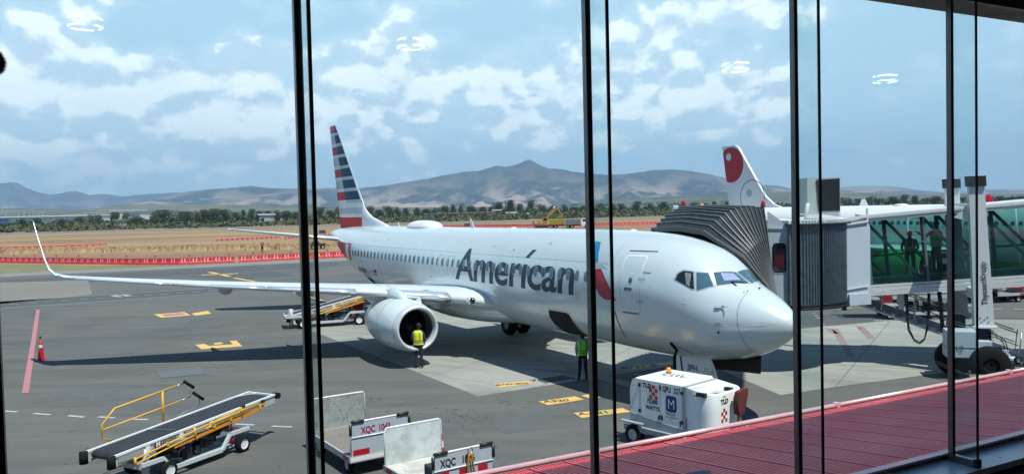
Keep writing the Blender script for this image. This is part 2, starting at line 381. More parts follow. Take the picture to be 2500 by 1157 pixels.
# tall dry grass strip: nobody could count the blades
HAY = mat('dry_grass_blades', (.50, .36, .19), .95, var=.35, scale=.4)
gb = MB(HAY)
for i in range(5200):
    t = random.random(); x = -210 + t*215; y = 205 - (x+210)*.17 + random.gauss(0, 3.0) - 26
    h_ = random.uniform(.35, .95); a = random.random()*PI; w = random.uniform(.25, .6); dx, dy = math.cos(a)*w, math.sin(a)*w
    gb.poly([(x-dx, y-dy, 0), (x+dx, y+dy, 0), (x+dx*.7, y+dy*.7+.1, h_), (x-dx*.5, y-dy*.5, h_*.8)])
tag(gb.build('dry_grass'), kind='stuff', label='strip of tall dry straw-coloured grass beyond the red barriers', cat='grass')

PADA = sheet('concrete_pad', [ac(8.9, 5.2), ac(33.5, 5.2), ac(33.5, -14), ac(8.9, -14)], CONC, .014)
q = [gp(1735, 893), gp(1905, 965), gp(2040, 945), gp(2330, 907), gp(2700, 862), gp(2600, 782), gp(2330, 780), gp(2150, 785), gp(1955, 803), gp(1850, 812)]
sheet('concrete_pad', q, CONC, .018)
NEWA = mat('fresh_asphalt', (.075, .082, .084), .9, var=.2, scale=.3)
OLD = mat('worn_asphalt', (.185, .175, .155), .93, var=.25, scale=.12, dirt=.5, dirtcol=(.12, .12, .11), dscale=.3)
sheet('asphalt_patch', [gp(0, 742), gp(0, 690), gp(215, 684), gp(225, 719)], OLD, .014)
sheet('service_road', [gp(-60, 757), gp(745, 701), gp(900, 690), gp(900, 683), gp(560, 702), gp(-60, 739)], NEWA, .014)
sheet('asphalt_patch', [gp(438, 674), gp(655, 661), gp(725, 673), gp(560, 684)], NEWA, .014)
sheet('asphalt_patch', [gp(1960, 792), gp(2150, 784), gp(2140, 765), gp(1950, 770)], NEWA, .014)
sheet('taxi_lane', [gp(-60, 712), gp(-60, 688), gp(350, 664), gp(830, 640), gp(830, 650), gp(350, 680), gp(215, 690)], NEWA, .0125)
# paint
PW = mat('paint_white', (.42, .42, .41), .7, var=.15, scale=8, dirt=.6, dirtcol=(.14, .14, .14), dscale=4)
PR = mat('paint_red', (.42, .17, .19), .8, var=.2, scale=5, dirt=.6, dirtcol=(.15, .13, .13), dscale=2.5)
PY = mat('paint_yellow', (.68, .43, .13), .7, var=.15, scale=5, dirt=.45, dirtcol=(.2, .17, .12), dscale=3)
PK = mat('paint_black', (.05, .05, .045), .8, var=.2, dirt=.5, dirtcol=(.5, .33, .12), dscale=6)
MR = MB(PW)
def gline(mb, a, b, w, z=.022):
    a = Vector(a); b = Vector(b); d = (b-a); d.z = 0; d.normalize(); nrm = Vector((-d.y, d.x, 0))*w/2
    mb.poly([(p.x, p.y, z) for p in (a-nrm, b-nrm, b+nrm, a+nrm)])
def marking(name, m, quads=(), lines=(), z=.022):
    mb = MB(m)
    for qd in quads: mb.poly([(gp(*p).x, gp(*p).y, z) for p in qd])
    for a, b, w in lines: gline(mb, gp(*a), gp(*b), w, z)
    o = mb.build(name); tag(o, kind='structure'); return o
W = [((-60, 757.5), (745, 700.5), .14), ((745, 700.5), (860, 692), .14), ((-60, 740), (560, 701), .14), ((560, 701), (700, 692), .12), ((0, 692), (480, 672), .14), ((480, 672), (860, 650), .14), ((15, 663), (52, 662), .35)]
for x in (25, 70, 112, 152, 195, 235, 277, 315, 353, 392, 430, 470, 510): W.append(((x, 743.3-(x-25)*.0665), (x+20, 742-(x-25)*.0665), .14))
for a, b in (((5, 1004), (42, 1006)), ((82, 1010), (123, 1013)), ((167, 1015), (205, 1019)), ((240, 1018), (280, 1021)), ((316, 1024), (362, 1025)), ((574, 1036), (621, 1038)), ((664, 1041), (713, 1043))): W.append((a, b, .14))
for a, b in (((1997, 753), (2030, 754)), ((2053, 753), (2082, 753)), ((2010, 797), (2035, 801)), ((2067, 800), (2103, 803)), ((2137, 805), (2174, 808)), ((2208, 810), (2245, 811)), ((2133, 783), (2195, 784)),
             ((2405, 755), (2445, 755)), ((2475, 755), (2500, 756)), ((2445, 822), (2485, 824)), ((1978, 757), (1985, 758)), ((1983, 764), (1990, 765)), ((1988, 770), (1997, 772)), ((1993, 776), (2003, 778)), ((2002, 790), (2012, 793))): W.append((a, b, .16))
marking('white_road_lines', PW, lines=W)
marking('red_road_line', PR, lines=[((93, 756), (79, 850), .22), ((79, 850), (62, 960), .22)])
OLDR = mat('paint_faded', (.23, .17, .16), .85, var=.3, scale=3)
marking('faded_road_line', OLDR, lines=[((2038, 803), (2078, 870), .3), ((2098, 797), (2130, 828), .35), ((2020, 802), (2040, 815), .3)])
marking('yellow_road_lines', PY, lines=[((572, 679), (618, 687), .38), ((618, 687), (690, 706), .22), ((690, 706), (745, 722), .22), ((745, 722), (850, 752), .22), ((492, 672), (582, 668), .7), ((511, 664.5), (560, 675), .55)])
marking('yellow_stand_boxes', PY, quads=[[(375, 768), (394, 776), (466, 770), (450, 762)], [(466, 766), (478, 771), (516, 766), (507, 759)],
    [(476, 842), (492, 853), (592, 846), (577, 832), (560, 833), (569, 841), (510, 845), (500, 840)], [(520, 838), (525, 842), (545, 840), (541, 836)],
    [(1207, 938), (1219, 947), (1300, 937), (1288, 931)], [(1314, 981), (1338, 990), (1426, 976), (1404, 968)], [(1419, 966), (1442, 974), (1470, 970), (1440, 963)], [(1400, 1009), (1420, 1021), (1540, 1006), (1520, 997)],
    [(1528, 897), (1545, 903), (1600, 895), (1585, 890)], [(1594, 888), (1612, 894), (1668, 886), (1655, 881)]])
marking('grey_stand_box', NEWA, quads=[[(1310, 927), (1330, 936), (1397, 925), (1375, 916)]], z=.018)
marking('red_stand_box', PR, quads=[[(393, 768), (404, 773), (456, 768), (445, 764)]], z=.026)
marking('circle_mark', PW, lines=[((274, 722), (295, 720), .5), ((295, 720), (317, 721), .5), ((274, 723), (300, 724.5), .4), ((300, 724.5), (317, 722), .4)])
HATCH = mat('hatch_steel', (.14, .15, .155), .6, metal=.2, var=.5, scale=9, dirt=.8, dirtcol=(.08, .085, .09), dscale=6)
marking('manhole_cover', HATCH, quads=[[(381, 909), (394, 924), (509, 913), (488, 899)]], z=.024)
def ground_text(s, px, py, size, m, ang, z=.027):
    p = gp(px, py); bm = text_bm(s, size, bold=.01)
    M = Matrix.Translation((p.x, p.y, z)) @ Matrix.Rotation(ang, 4, 'Z'); bm.transform(M)
    me = bpy.data.meshes.new('stand_lettering'); bm.to_mesh(me); bm.free(); me.materials.append(m); o = bpy.data.objects.new('stand_lettering', me); C.objects.link(o); tag(o, kind='structure')
for s, px, py, sz in (('B737-800', 1252, 940, .3), ('B737-8', 1563, 898.5, .5), ('737-800', 1352, 929, .5), ('A320', 1360, 982, .4), ('A-321', 1452, 1012, .4)):
    ground_text(s, px, py, sz, PK, TH+PI*.0-.9+.55)

# ------------------------------------------------------------------ mountains
def mountain_material(name, a, b_, tan, amt):
    m, nt, b = newmat(name); p = wcoord(nt)
    n1_ = noi(nt, p, .0016, 9, .62, .6); n2_ = noi(nt, p, .009, 8, .68)
    c = mixc(nt, mrange(nt, n2_, .40, .60), a, b_)
    s = nn(nt, 'ShaderNodeSeparateXYZ'); L(nt, p, s.inputs[0])
    low = mrange(nt, s.outputs[2], 20, 330, 1, .15)
    k = mth(nt, 'MULTIPLY', mrange(nt, n1_, .47, .58, 0, amt), low)
    c = mixc(nt, k, c, tan)
    c = mixc(nt, mth(nt, 'MULTIPLY', mrange(nt, noi(nt, p, .02, 6, .7), .58, .7), mth(nt, 'MULTIPLY', low, .5)), c, (.5, .46, .42))
    L(nt, c, b.inputs['Base Color']); b.inputs['Roughness'].default_value = 1; b.inputs['Specular IOR Level'].default_value = 0
    return m
MTN = mountain_material('mountain_scrub', (.022, .030, .026), (.06, .06, .045), (.40, .29, .22), 1.0)
MTN2 = mountain_material('hill_scrub', (.045, .055, .03), (.12, .115, .07), (.22, .19, .12), .5)
def skyl(pts, x):
    for (x0, y0), (x1, y1) in zip(pts, pts[1:]):
        if x0 <= x <= x1:
            t = (x-x0)/(x1-x0); return y0 + (y1-y0)*t
    return pts[0][1] if x < pts[0][0] else pts[-1][1]
def ridge(name, pts, D, Wd, m, step=5, seed=0., rough=.3, rows=34):
    x0, x1 = pts[0][0], pts[-1][0]; cols = int((x1-x0)/step); rings = []
    for j in range(rows+1):
        v = j/rows; ring = []
        for i in range(cols+1):
            px = x0 + (x1-x0)*i/cols; y = skyl(pts, px); d = ray(px, y); d = d/d.y
            H = CAMH + d.z*D
            yy = D - Wd*(1-v*1.25)
            f = min(1, v/.8); back = 1-(max(0, v-.8)/.2)*.5
            X = d.x*D*(1 + 0*(yy-D)/D)
            q_ = Vector((X/1100., yy/1600., seed))
            rn = 1-abs(noise.noise(q_*1.9)*2); rn2 = 1-abs(noise.noise(q_*5.2)*2); rn3 = noise.noise(q_*15)
            prof = f**1.35
            hh = H*prof*back - H*rough*(4*f*(1-f))*(1-rn*.65-rn2*.25) + rn3*H*.045*(f if f < .98 else .3)
            if f >= 1: hh = min(hh, H*back*1.0 + rn3*H*.02)
            ring.append((X, yy, max(-4+hh, -6)))
        rings.append(ring)
    mb = MB(m); mb.loft(rings, closed=False, cap=False, smooth=True); tag(mb.build(name), kind='structure')
ridge('far_mountains', [(-150, 470), (-60, 455), (0, 447), (25, 443), (45, 445), (62, 455), (100, 470), (130, 474), (165, 467), (187, 465), (205, 470), (220, 475), (240, 472), (265, 473), (300, 478), (350, 473), (400, 470), (430, 468), (480, 474), (600, 490), (760, 510)], 11500, 2600, MTN, seed=3.3, rough=.35)
ridge('mountains', [(330, 520), (380, 486), (410, 477), (440, 468), (480, 464), (520, 460), (560, 458), (590, 454), (612, 452), (650, 457), (700, 459), (760, 460), (820, 456), (870, 458), (905, 455), (945, 450), (1000, 441), (1050, 433), (1090, 425), (1130, 418), (1175, 414), (1195, 407), (1212, 402), (1232, 405), (1255, 402), (1270, 396), (1280, 391), (1290, 388), (1300, 390), (1315, 399), (1335, 408), (1370, 411), (1400, 417), (1430, 421), (1480, 425), (1540, 422), (1570, 417), (1600, 413), (1650, 412), (1690, 416), (1740, 425), (1790, 437), (1850, 455), (1900, 467), (1990, 490)], 8200, 3300, MTN, step=4, seed=11.2, rough=.5, rows=46)
ridge('far_hills', [(1750, 480), (1830, 455), (1870, 450), (1900, 453), (1930, 460), (2000, 458), (2060, 455), (2110, 453), (2150, 453), (2200, 457), (2240, 464), (2300, 468), (2420, 462), (2500, 461), (2620, 462), (2750, 470)], 10500, 2200, MTN, seed=21., rough=.15)
ridge('low_hills', [(-200, 512), (0, 507), (60, 506), (120, 507), (180, 511), (240, 506), (300, 499), (360, 496), (430, 497), (520, 497), (600, 498), (700, 500), (820, 503), (950, 505), (1080, 504), (1300, 503)], 4200, 1500, MTN2, seed=31., rough=.12)
ridge('low_hills', [(1400, 494), (1600, 480), (1780, 470), (1900, 466), (2050, 467), (2200, 470), (2350, 473), (2600, 470), (2800, 470)], 4800, 2000, MTN2, seed=38., rough=.12)

# ------------------------------------------------------------------ trees and scrub
def leafmat(name, a, b_):
    m, nt, b = newmat(name); t = nn(nt, 'ShaderNodeTexCoord').outputs['Object']; oi = nn(nt, 'ShaderNodeObjectInfo')
    n_ = noi(nt, t, .7, 4, .7); c = mixc(nt, mrange(nt, n_, .35, .65), a, b_)
    c = mixc(nt, mth(nt, 'MULTIPLY', oi.outputs['Random'], .5), c, tuple(x*.7 for x in b_))
    L(nt, c, b.inputs['Base Color']); b.inputs['Roughness'].default_value = .8; b.inputs['Specular IOR Level'].default_value = .2; return m
LEAF = leafmat('leaves_dark', (.018, .034, .014), (.062, .085, .034))
LEAF2 = leafmat('leaves_olive', (.045, .058, .028), (.125, .135, .065))
BARK = mat('bark', (.10, .075, .055), .95, var=.3, bump=.4)
rnd = random.Random(5)
def crown_mesh(w, h0, h1, n, leaf, m, lobes=7):
    mb = MB(m); cs = []
    for i in range(lobes):
        a = rnd.random()*2*PI; r = rnd.random()**.6*w*.32; z = h0 + (h1-h0)*rnd.uniform(.22, .8)
        cs.append((Vector((math.cos(a)*r, math.sin(a)*r, z)), rnd.uniform(.22, .4)*w))
    cs.append((Vector((0, 0, h0+(h1-h0)*.72)), w*.28))
    for i in range(n):
        c, rr = cs[rnd.randrange(len(cs))]
        d = Vector((rnd.gauss(0, 1), rnd.gauss(0, 1), rnd.gauss(0, .8))).normalized()
        p = c + d*rr*rnd.uniform(.55, 1.08); p.z = min(max(p.z, h0), h1)
        s = leaf*rnd.uniform(.6, 1.3); nrm = (d + Vector((rnd.gauss(0, .6), rnd.gauss(0, .6), rnd.gauss(0, .6)))).normalized(); x = nrm.orthogonal().normalized(); y = nrm.cross(x)
        a = rnd.random()*PI; x, y = x*math.cos(a)+y*math.sin(a), y*math.cos(a)-x*math.sin(a)
        mb.poly([p-x*s, p-y*s*.5, p+x*s, p+y*s*.6])
    return mb
def tree_proto(h, w, kind):
    t = thing('broadleaf_tree' if kind < 2 else 'cypress_tree', 'tree', 'tree')
    m = LEAF if kind != 1 else LEAF2
    if kind == 2: mb = crown_mesh(w, h*.05, h, 1300, .34, m, 12)
    else: mb = crown_mesh(w, h*.18, h, 1900, .42, m, 9)
    mb.build('crown', t)
    tk = MB(BARK); tk.tube([(0, 0, 0), (.1, 0, h*.2), (-.05, .1, h*.45), (.1, 0, h*.75)], [h*.03, h*.024, h*.016, h*.006], 7)
    for i in range(4):
        a = i*1.7; tk.tube([(0, 0, h*(.2+.08*i)), (math.cos(a)*w*.18, math.sin(a)*w*.18, h*(.38+.08*i)), (math.cos(a)*w*.3, math.sin(a)*w*.3, h*(.52+.08*i))], [h*.012, h*.008, h*.003], 5)
    tk.build('trunk', t); return t
protos = [tree_proto(10, 10, 0), tree_proto(10, 8.5, 1), tree_proto(10, 12, 0), tree_proto(10, 4, 2)]
used = [False]*4
hor = lambda px: 510 - .0237*(px-1250)
TREES = [(52, 530, 20), (90, 533, 24), (148, 533, 24), (190, 528, 30), (222, 520, 14), (240, 517, 24), (280, 516, 22), (306, 518, 20), (330, 528, 30), (378, 514, 26), (398, 511, 42), (440, 510, 22), (456, 515, 22), (480, 516, 24), (497, 511, 20), (521, 503, 36), (548, 512, 26), (575, 516, 22), (594, 504, 10), (613, 508, 20), (633, 510, 26), (655, 512, 22), (676, 507, 20), (698, 513, 24), (720, 512, 24), (780, 507, 30), (806, 509, 26), (828, 505, 24),
 (902, 500, 24), (925, 508, 22), (948, 503, 30), (968, 505, 22), (990, 508, 22), (1017, 507, 16), (1040, 508, 26), (1062, 506, 24), (1085, 504, 24), (1106, 494, 14), (1125, 495, 14), (1150, 504, 24), (1178, 501, 20), (1198, 500, 18), (1217, 488, 26), (1246, 488, 24), (1269, 492, 16), (1296, 486, 24), (1322, 494, 28), (1350, 500, 20), (1378, 497, 16), (1402, 501, 26), (1425, 502, 22), (1466, 492, 26), (1495, 494, 24),
 (1518, 497, 26), (1554, 490, 26), (1587, 494, 22), (1620, 493, 24), (1655, 494, 28), (1693, 493, 26), (1718, 495, 22), (1742, 484, 13), (1778, 492, 28), (1802, 491, 24), (1952, 484, 30), (1978, 485, 22), (2000, 484, 24), (2048, 483, 28), (2072, 482, 24), (2098, 482, 26), (2122, 479, 24), (2150, 480, 26), (2180, 481, 24), (2207, 477, 24), (2234, 474, 16), (2260, 477, 26), (2286, 479, 24), (2340, 478, 26), (2411, 475, 20), (2440, 478, 26), (2470, 479, 24), (2495, 477, 26)]
WH = ['wide dark green', 'loose olive green', 'broad round dark', 'thin dark upright']
def near_what(px):
    if px < 235: return 'in front of the long white factory'
    if px < 345: return 'by the white open canopy roof'
    if px < 720: return 'beyond the straw field'
    if px < 850: return 'between first window bar and striped fin'
    if px < 1050: return 'just right of the striped tail fin'
    if px < 1215: return 'above the line of freight wagons'
    if px < 1360: return 'below the mountain peak'
    if px < 1440: return 'behind the yellow excavator'
    if px < 1520: return 'behind the second window bar'
    if px < 1700: return 'behind the two small winglets'
    if px < 1850: return 'left of the red-disc tail fin'
    if px < 2020: return 'left of the bridge air conditioner'
    if px < 2300: return 'right of the bridge air conditioner'
    return 'behind the tall bridge columns'
cnt = {}
ORD = ['first', 'second', 'third', 'fourth', 'fifth', 'sixth', 'seventh', 'eighth', 'ninth', 'tenth', 'eleventh', 'twelfth', 'thirteenth', 'fourteenth', 'fifteenth', 'sixteenth', 'seventeenth', 'eighteenth', 'nineteenth', 'twentieth']
for i, (px, ty, wpx) in enumerate(TREES):
    k = 3 if wpx < 14 else rnd.choice([0, 1, 2, 0])
    D = rnd.uniform(640, 820) if px > 720 else rnd.uniform(520, 640)
    hgt = (CAMH + (hor(px)-ty)*D/FPX)*rnd.uniform(.80, 1.02); pos = at(px, 500, D); wid = wpx*D/FPX
    if used[k]: t = copy_tree(protos[k])
    else: t = protos[k]; used[k] = True
    t.location = (pos.x, pos.y, 0); t.rotation_euler.z = rnd.random()*6.28
    base = (10, 8.5, 12, 4)[k]
    t.scale = (wid/base*1.15, wid/base*1.15, hgt/10)
    nw = near_what(px); cnt[nw] = cnt.get(nw, 0)+1
    t['label'] = '%s tree %s, %s from left' % (WH[k], nw, ORD[cnt[nw]-1]); t['group'] = 'trees beyond the airfield'
for k in range(4):
    if not used[k]:
        for ch in list(protos[k].children): bpy.data.objects.remove(ch)
        bpy.data.objects.remove(protos[k])
def scrub(name, n, y0, y1, m, hs, label):
    mb = MB(m)
    for i in range(n):
        y = y0 + (y1-y0)*rnd.random()**1.2; x = (rnd.random()*1.5-.72)*y
        y_ = y + x*.12; h_ = rnd.uniform(*hs)*(1 + .4*noise.noise(Vector((x*.02, y*.02, 0)))); w = h_*rnd.uniform(.8, 1.6)
        for j in range(11):
            d = Vector((rnd.gauss(0, .5)*w, rnd.gauss(0, .5)*w, abs(rnd.gauss(0, .45))*h_)); p = Vector((x, y_, .1)) + d; s = h_*rnd.uniform(.25, .5)
            nrm = Vector((rnd.gauss(0, 1), rnd.gauss(0, 1)-.4, rnd.gauss(0, 1)+.6)).normalized(); u = nrm.orthogonal().normalized(); v = nrm.cross(u)
            mb.poly([p-u*s, p-v*s*.7, p+u*s*.9, p+v*s*.8])
    tag(mb.build(name), kind='stuff', label=label, cat='scrub')
scrub('scrub', 3600, 455, 700, LEAF2, (1.4, 3.2), 'olive green and brown scrub growing beyond the runway')
scrub('wood', 3600, 640, 1150, LEAF, (2.2, 4.6), 'dark green belt of far-off woodland under the mountains')

# ------------------------------------------------------------------ far buildings
FACW = mat('factory_white', (.62, .64, .66), .6, var=.08, scale=.05)
ROOFW = mat('factory_roof', (.72, .74, .75), .5)
BLUEW = mat('factory_blue', (.03, .12, .30), .5)
def px_box(mb, xa, xb, ytop, D, dep, z0=0):
    a = at(xa, 500, D); b = at(xb, 500, D); h_ = CAMH + (hor((xa+xb)/2)-ytop)*D/FPX
    mb.box(((a.x+b.x)/2, D+dep/2, (h_+z0)/2), (abs(b.x-a.x), dep, h_-z0)); return (a.x+b.x)/2, h_
f = thing('factory_building', 'long low white factory with a row of thin chimneys at the far left', 'factory', at(100, 500, 1400)*1)
f.location = (0, 0, 0)
mb = MB(FACW); cx, hh = px_box(mb, -140, 232, 531, 1400, 120); mb.build('wall', f)
mb = MB(ROOFW); a = at(-142, 500, 1400); b = at(234, 500, 1400); mb.box(((a.x+b.x)/2, 1458, hh+.9), (b.x-a.x, 124, 1.8)); mb.build('roof', f)
for i in range(26):
    mb = MB(GREYP); p = at(-130+14*i, 500, 1399.4); mb.box((p.x, 1399.4, hh*.45), (1.0, .8, hh*.8)); mb.build('wall_rib', f)
for px in (13, 44, 58, 70.5, 80, 88.5, 96, 104):
    p = at(px, 500, 1430); c = MB(STEEL); c.cyl((p.x, 1430, hh), (p.x, 1430, hh+11), .9, .8, 8); c.build('chimney', f)
mb = MB(BLUEW); p = at(4, 500, 1399); mb.box((p.x, 1399, hh-5), (20, 1.2, 6)); mb.build('sign_panel', f)
w2 = thing('warehouse', 'white warehouse at the right end of the long factory', 'warehouse')
mb = MB(FACW); px_box(mb, 236, 368, 527, 1480, 80); mb.build('wall', w2)
cn = thing('canopy_roof', 'white open-sided canopy roof on thin columns above the trees', 'canopy')
a = at(266, 500, 1300); b = at(338, 500, 1300); mb = MB(ROOFW); zt = CAMH+(hor(300)-514)*1300/FPX; mb.box(((a.x+b.x)/2, 1315, zt), (b.x-a.x, 30, 1.0)); mb.build('roof', cn)
for i in range(8):
    mb = MB(STEEL); x = a.x+2+(b.x-a.x-4)*i/7; mb.cyl((x, 1302, 0), (x, 1302, zt-.5), .35, n=6); mb.build('column', cn)
mb = MB(FACW); mb.box(((a.x+b.x)/2+8, 1318, zt-8), (b.x-a.x-20, 20, 5)); mb.build('stand', cn)
def hut(px, D, wpx, ytop, label, m=FACW, roof=None):
    t = thing('small_building', label, 'building', group='small buildings among the trees'); mb = MB(m); cx, h_ = px_box(mb, px-wpx/2, px+wpx/2, ytop+1.5, D, 8); mb.build('wall', t)
    mb = MB(roof or ROOFW); p = at(px, 500, D); mb.box((p.x, D+4, h_+.4), (wpx*D/FPX+1.2, 9.5, .8)); mb.build('roof', t)
    mb = MB(DGLASS); mb.box((p.x-wpx*D/FPX*.2, D-.05, h_*.5), (wpx*D/FPX*.25, .12, h_*.3)); mb.build('window', t)
hut(646, 520, 28, 524, 'low grey hut with dark openings among bushes left of the first window bar', GREYP)
hut(680, 560, 22, 524, 'pale tan block house among bushes left of the first window bar', mat('tan_wall', (.45, .37, .26), .8))
hut(1248, 600, 24, 519, 'white shed right of the freight wagons')
hut(1293, 610, 10, 521, 'small white caravan-like shed behind the excavator boom')
hut(1212, 640, 20, 513, 'white flat canopy roof at the right end of the wagons', mat('brown_wall', (.12, .06, .05), .8))
hut(285, 500, 16, 538, 'low dark shelter with dull yellow roof in front of the factory trees', GREYP, mat('olive_roof', (.28, .24, .06), .7))
# freight train
FT = thing('freight_train', 'blue and dark brown freight wagons standing in a row before the trees', 'train')
WB = mat('wagon_blue', (.03, .08, .20), .6, dirt=.3); WBR = mat('wagon_brown', (.09, .045, .04), .7, dirt=.3)
for i, (xa, xb, m) in enumerate(((1034, 1066, WB), (1068, 1079, WBR), (1081, 1122, WBR), (1126, 1166, WBR), (1170, 1210, WBR))):
    a = at(xa, 500, 590); b = at(xb, 500, 590); mb = MB(m); mb.box(((a.x+b.x)/2, 590, 2.7), (b.x-a.x, 3, 3.0)); mb.use(BLACK)
    for fx in (.15, .85): mb.box((a.x+(b.x-a.x)*fx, 590, .6), (2.2, 2, 1.2))
    mb.use(ROOFW).box(((a.x+b.x)/2, 590, 4.28), (b.x-a.x+.2, 3.1, .14)); mb.build('wagon', FT)
def pole(px, ytop, D, label):
    p = at(px, 500, D); h_ = CAMH+(hor(px)-ytop)*D/FPX; mb = MB(STEEL); mb.cyl((0, 0, 0), (0, 0, h_), .16, .08, 6); mb.box((0, 0, h_*.93), (.9, .12, .12)); o = mb.build('utility_pole'); o.location = (p.x, p.y, 0)
    tag(o, label, 'pole', 'thin poles beyond the airfield')
for px, yt, lb in ((433, 492, 'tall lattice mast behind the trees left of the first window bar'), (203, 527, 'thin pole in front of the factory'), (946, 514, 'short white post right of the striped fin'), (1066, 506, 'thin pole above the blue wagon'), (1388, 500, 'thin pole behind the excavator boom'), (1315, 500, 'thin pole left of the excavator boom'), (2070, 462, 'thin mast right of the air conditioning box'), (2132, 462, 'second thin mast right of the air conditioning box'), (2150, 464, 'third thin mast right of the air conditioning box')):
    pole(px, yt, 560, lb)

# ------------------------------------------------------------------ red and white water barriers
BR = mat('barrier_red', (.56, .035, .05), .55, var=.12); BWH = mat('barrier_white', (.75, .60, .60), .6)
mb = MB(BR)
mb.prism([(-.66, -.24, 0), (.66, -.24, 0), (.66, -.22, .18), (.66, -.09, .32), (.66, -.07, .80), (-.66, -.07, .80), (-.66, -.09, .32), (-.66, -.22, .18)][:0] or [(-.66, -.25, 0), (-.66, .25, 0), (-.66, .22, .2), (-.66, .09, .34), (-.66, .07, .82), (-.66, -.07, .82), (-.66, -.09, .34), (-.66, -.22, .2)], (1.32, 0, 0))
mb.use(BWH)
for sx_ in (-.28, .12):
    for sgn in (-1, 1):
        y0 = sgn*.105
        mb.poly([(sx_, y0*1.5, .30), (sx_+.1, y0*1.5, .30), (sx_+.22, y0, .5), (sx_+.12, y0, .5)]); mb.poly([(sx_+.12, y0, .5), (sx_+.22, y0, .5), (sx_+.1, y0*.8, .74), (sx_, y0*.8, .74)])
B0 = mb.build('water_barrier')
def along(path, step):
    out = []; carry = 0
    for a, b in zip(path, path[1:]):
        a = Vector(a); b = Vector(b); l = (b-a).length; s = carry
        while s < l: out.append((a + (b-a)*s/l, math.atan2(b.y-a.y, b.x-a.x))); s += step
        carry = s-l
    return out
ONE = ['', 'first', 'second', 'third', 'fourth', 'fifth', 'sixth', 'seventh', 'eighth', 'ninth', 'tenth', 'eleventh', 'twelfth', 'thirteenth', 'fourteenth', 'fifteenth', 'sixteenth', 'seventeenth', 'eighteenth', 'nineteenth']
TEN = {2: ('twentieth', 'twenty'), 3: ('thirtieth', 'thirty'), 4: ('fortieth', 'forty'), 5: ('fiftieth', 'fifty'), 6: ('sixtieth', 'sixty'), 7: ('seventieth', 'seventy'), 8: ('eightieth', 'eighty'), 9: ('ninetieth', 'ninety')}
def nth(n): return ONE[n] if n < 20 else (TEN[n//10][0] if n % 10 == 0 else TEN[n//10][1]+'-'+ONE[n % 10])
first = True
ROWS = [([(-7.5, 121.5), (-24.6, 114.8), (-31.2, 111.6), (-37.5, 108.7)], 'near end', 'red chevron barrier from the right in the near row by the apron'),
        ([(-37.9, 108.5), (-43.9, 106.9), (-50, 108.6), (-56.6, 111.9), (-66, 116.8), (-77.6, 122.8), (-100, 135)], 'far end', 'red chevron barrier from the right in the near row behind the green grass'),
        ([gp(-5, 608.5).xy, gp(110, 605).xy, gp(262, 599.5).xy], '', 'red barrier from the left in the far row at the left edge'),
        ([gp(535, 588.5).xy, gp(685, 581).xy], '', 'red barrier from the left in the short thin row left of the first bar'), ([gp(700, 583).xy, gp(828, 575).xy], '', 'red barrier from the left in the far row left of the tail'),
        ([(-36, 302), (-7.2, 289.8), (24.5, 270), (47.5, 268), (72, 264)], '', 'red barrier from the left in the row behind the excavator'), ([(40, 214), (62, 214)], '', 'red barrier from the left in the row beside the bellows')]
for path, _, lb in ROWS:
    for kk, (p, a) in enumerate(along(path, 1.42)):
        o = B0 if first else B0.copy()
        if not first: C.objects.link(o)
        first = False
        o.location = (p.x, p.y, .02 if 'near' in lb or 'excav' in lb or 'bellows' in lb else -.34); o.rotation_euler = (0, 0, a + rnd.gauss(0, .05)); tag(o, nth(kk+1)+' '+lb, 'barrier', 'red water-filled barriers')
mb = MB(BLACK); mb.cyl((0, 0, .83), (0, 0, 1.05), .02, n=6); mb.ball((0, 0, 1.12), .09, 6); LB = mb.build('barrier_lamp'); first = True
for path, _, lb in ROWS[:2]:
    for kk, (p, a) in enumerate(along(path, 5.0)):
        o = LB if first else LB.copy()
        if not first: C.objects.link(o)
        first = False
        o.location = (p.x, p.y, .02); tag(o, nth(kk+1)+' small dark lamp from the right on the near barriers'+(' by the apron' if path is ROWS[0][0] else ' by the grass'), 'lamp', 'warning lamps on the barriers')

# tyre marks and worn line on the stand
TYM = mat('tyre_mark', (.13, .135, .135), .9, var=.5, scale=1.5, dirt=.9, dirtcol=(.23, .235, .22), dscale=.9)
tm = MB(TYM)
def ribbon(mb, P, w, z=.0225):
    P = [Vector((p[0], p[1], z)) for p in P]; a = []; b = []
    for i, p in enumerate(P):
        d = (P[min(i+1, len(P)-1)]-P[max(i-1, 0)]).normalized(); n = Vector((-d.y, d.x, 0))*w/2; a.append(p-n); b.append(p+n)
    mb.loft([a, b], closed=False, cap=False, smooth=False)
rt_ = random.Random(4)
tm.bm.free()
tm = MB(mat('worn_line', (.26, .25, .20), .85, var=.4, scale=2, dirt=.8, dirtcol=(.10, .105, .10), dscale=1.5)); ribbon(tm, [ac(4.6+k*2.0, .06*math.sin(k)) for k in range(16)], .55, .0205); tag(tm.build('lead_in_line'), kind='structure')


PATCH = mat('patched_asphalt', (.098, .104, .104), .92, var=.35, scale=.8, dirt=.5, dirtcol=(.15, .148, .14), dscale=.5)
for q_ in ([(120, 960), (150, 985), (420, 965), (380, 945)], [(560, 890), (600, 905), (700, 898), (650, 884)], [(1180, 1010), (1230, 1060), (1380, 1040), (1300, 995)], [(260, 790), (270, 800), (420, 792), (400, 783)]):
    sheet('asphalt_patch', [gp(*p) for p in q_], PATCH, .0135)

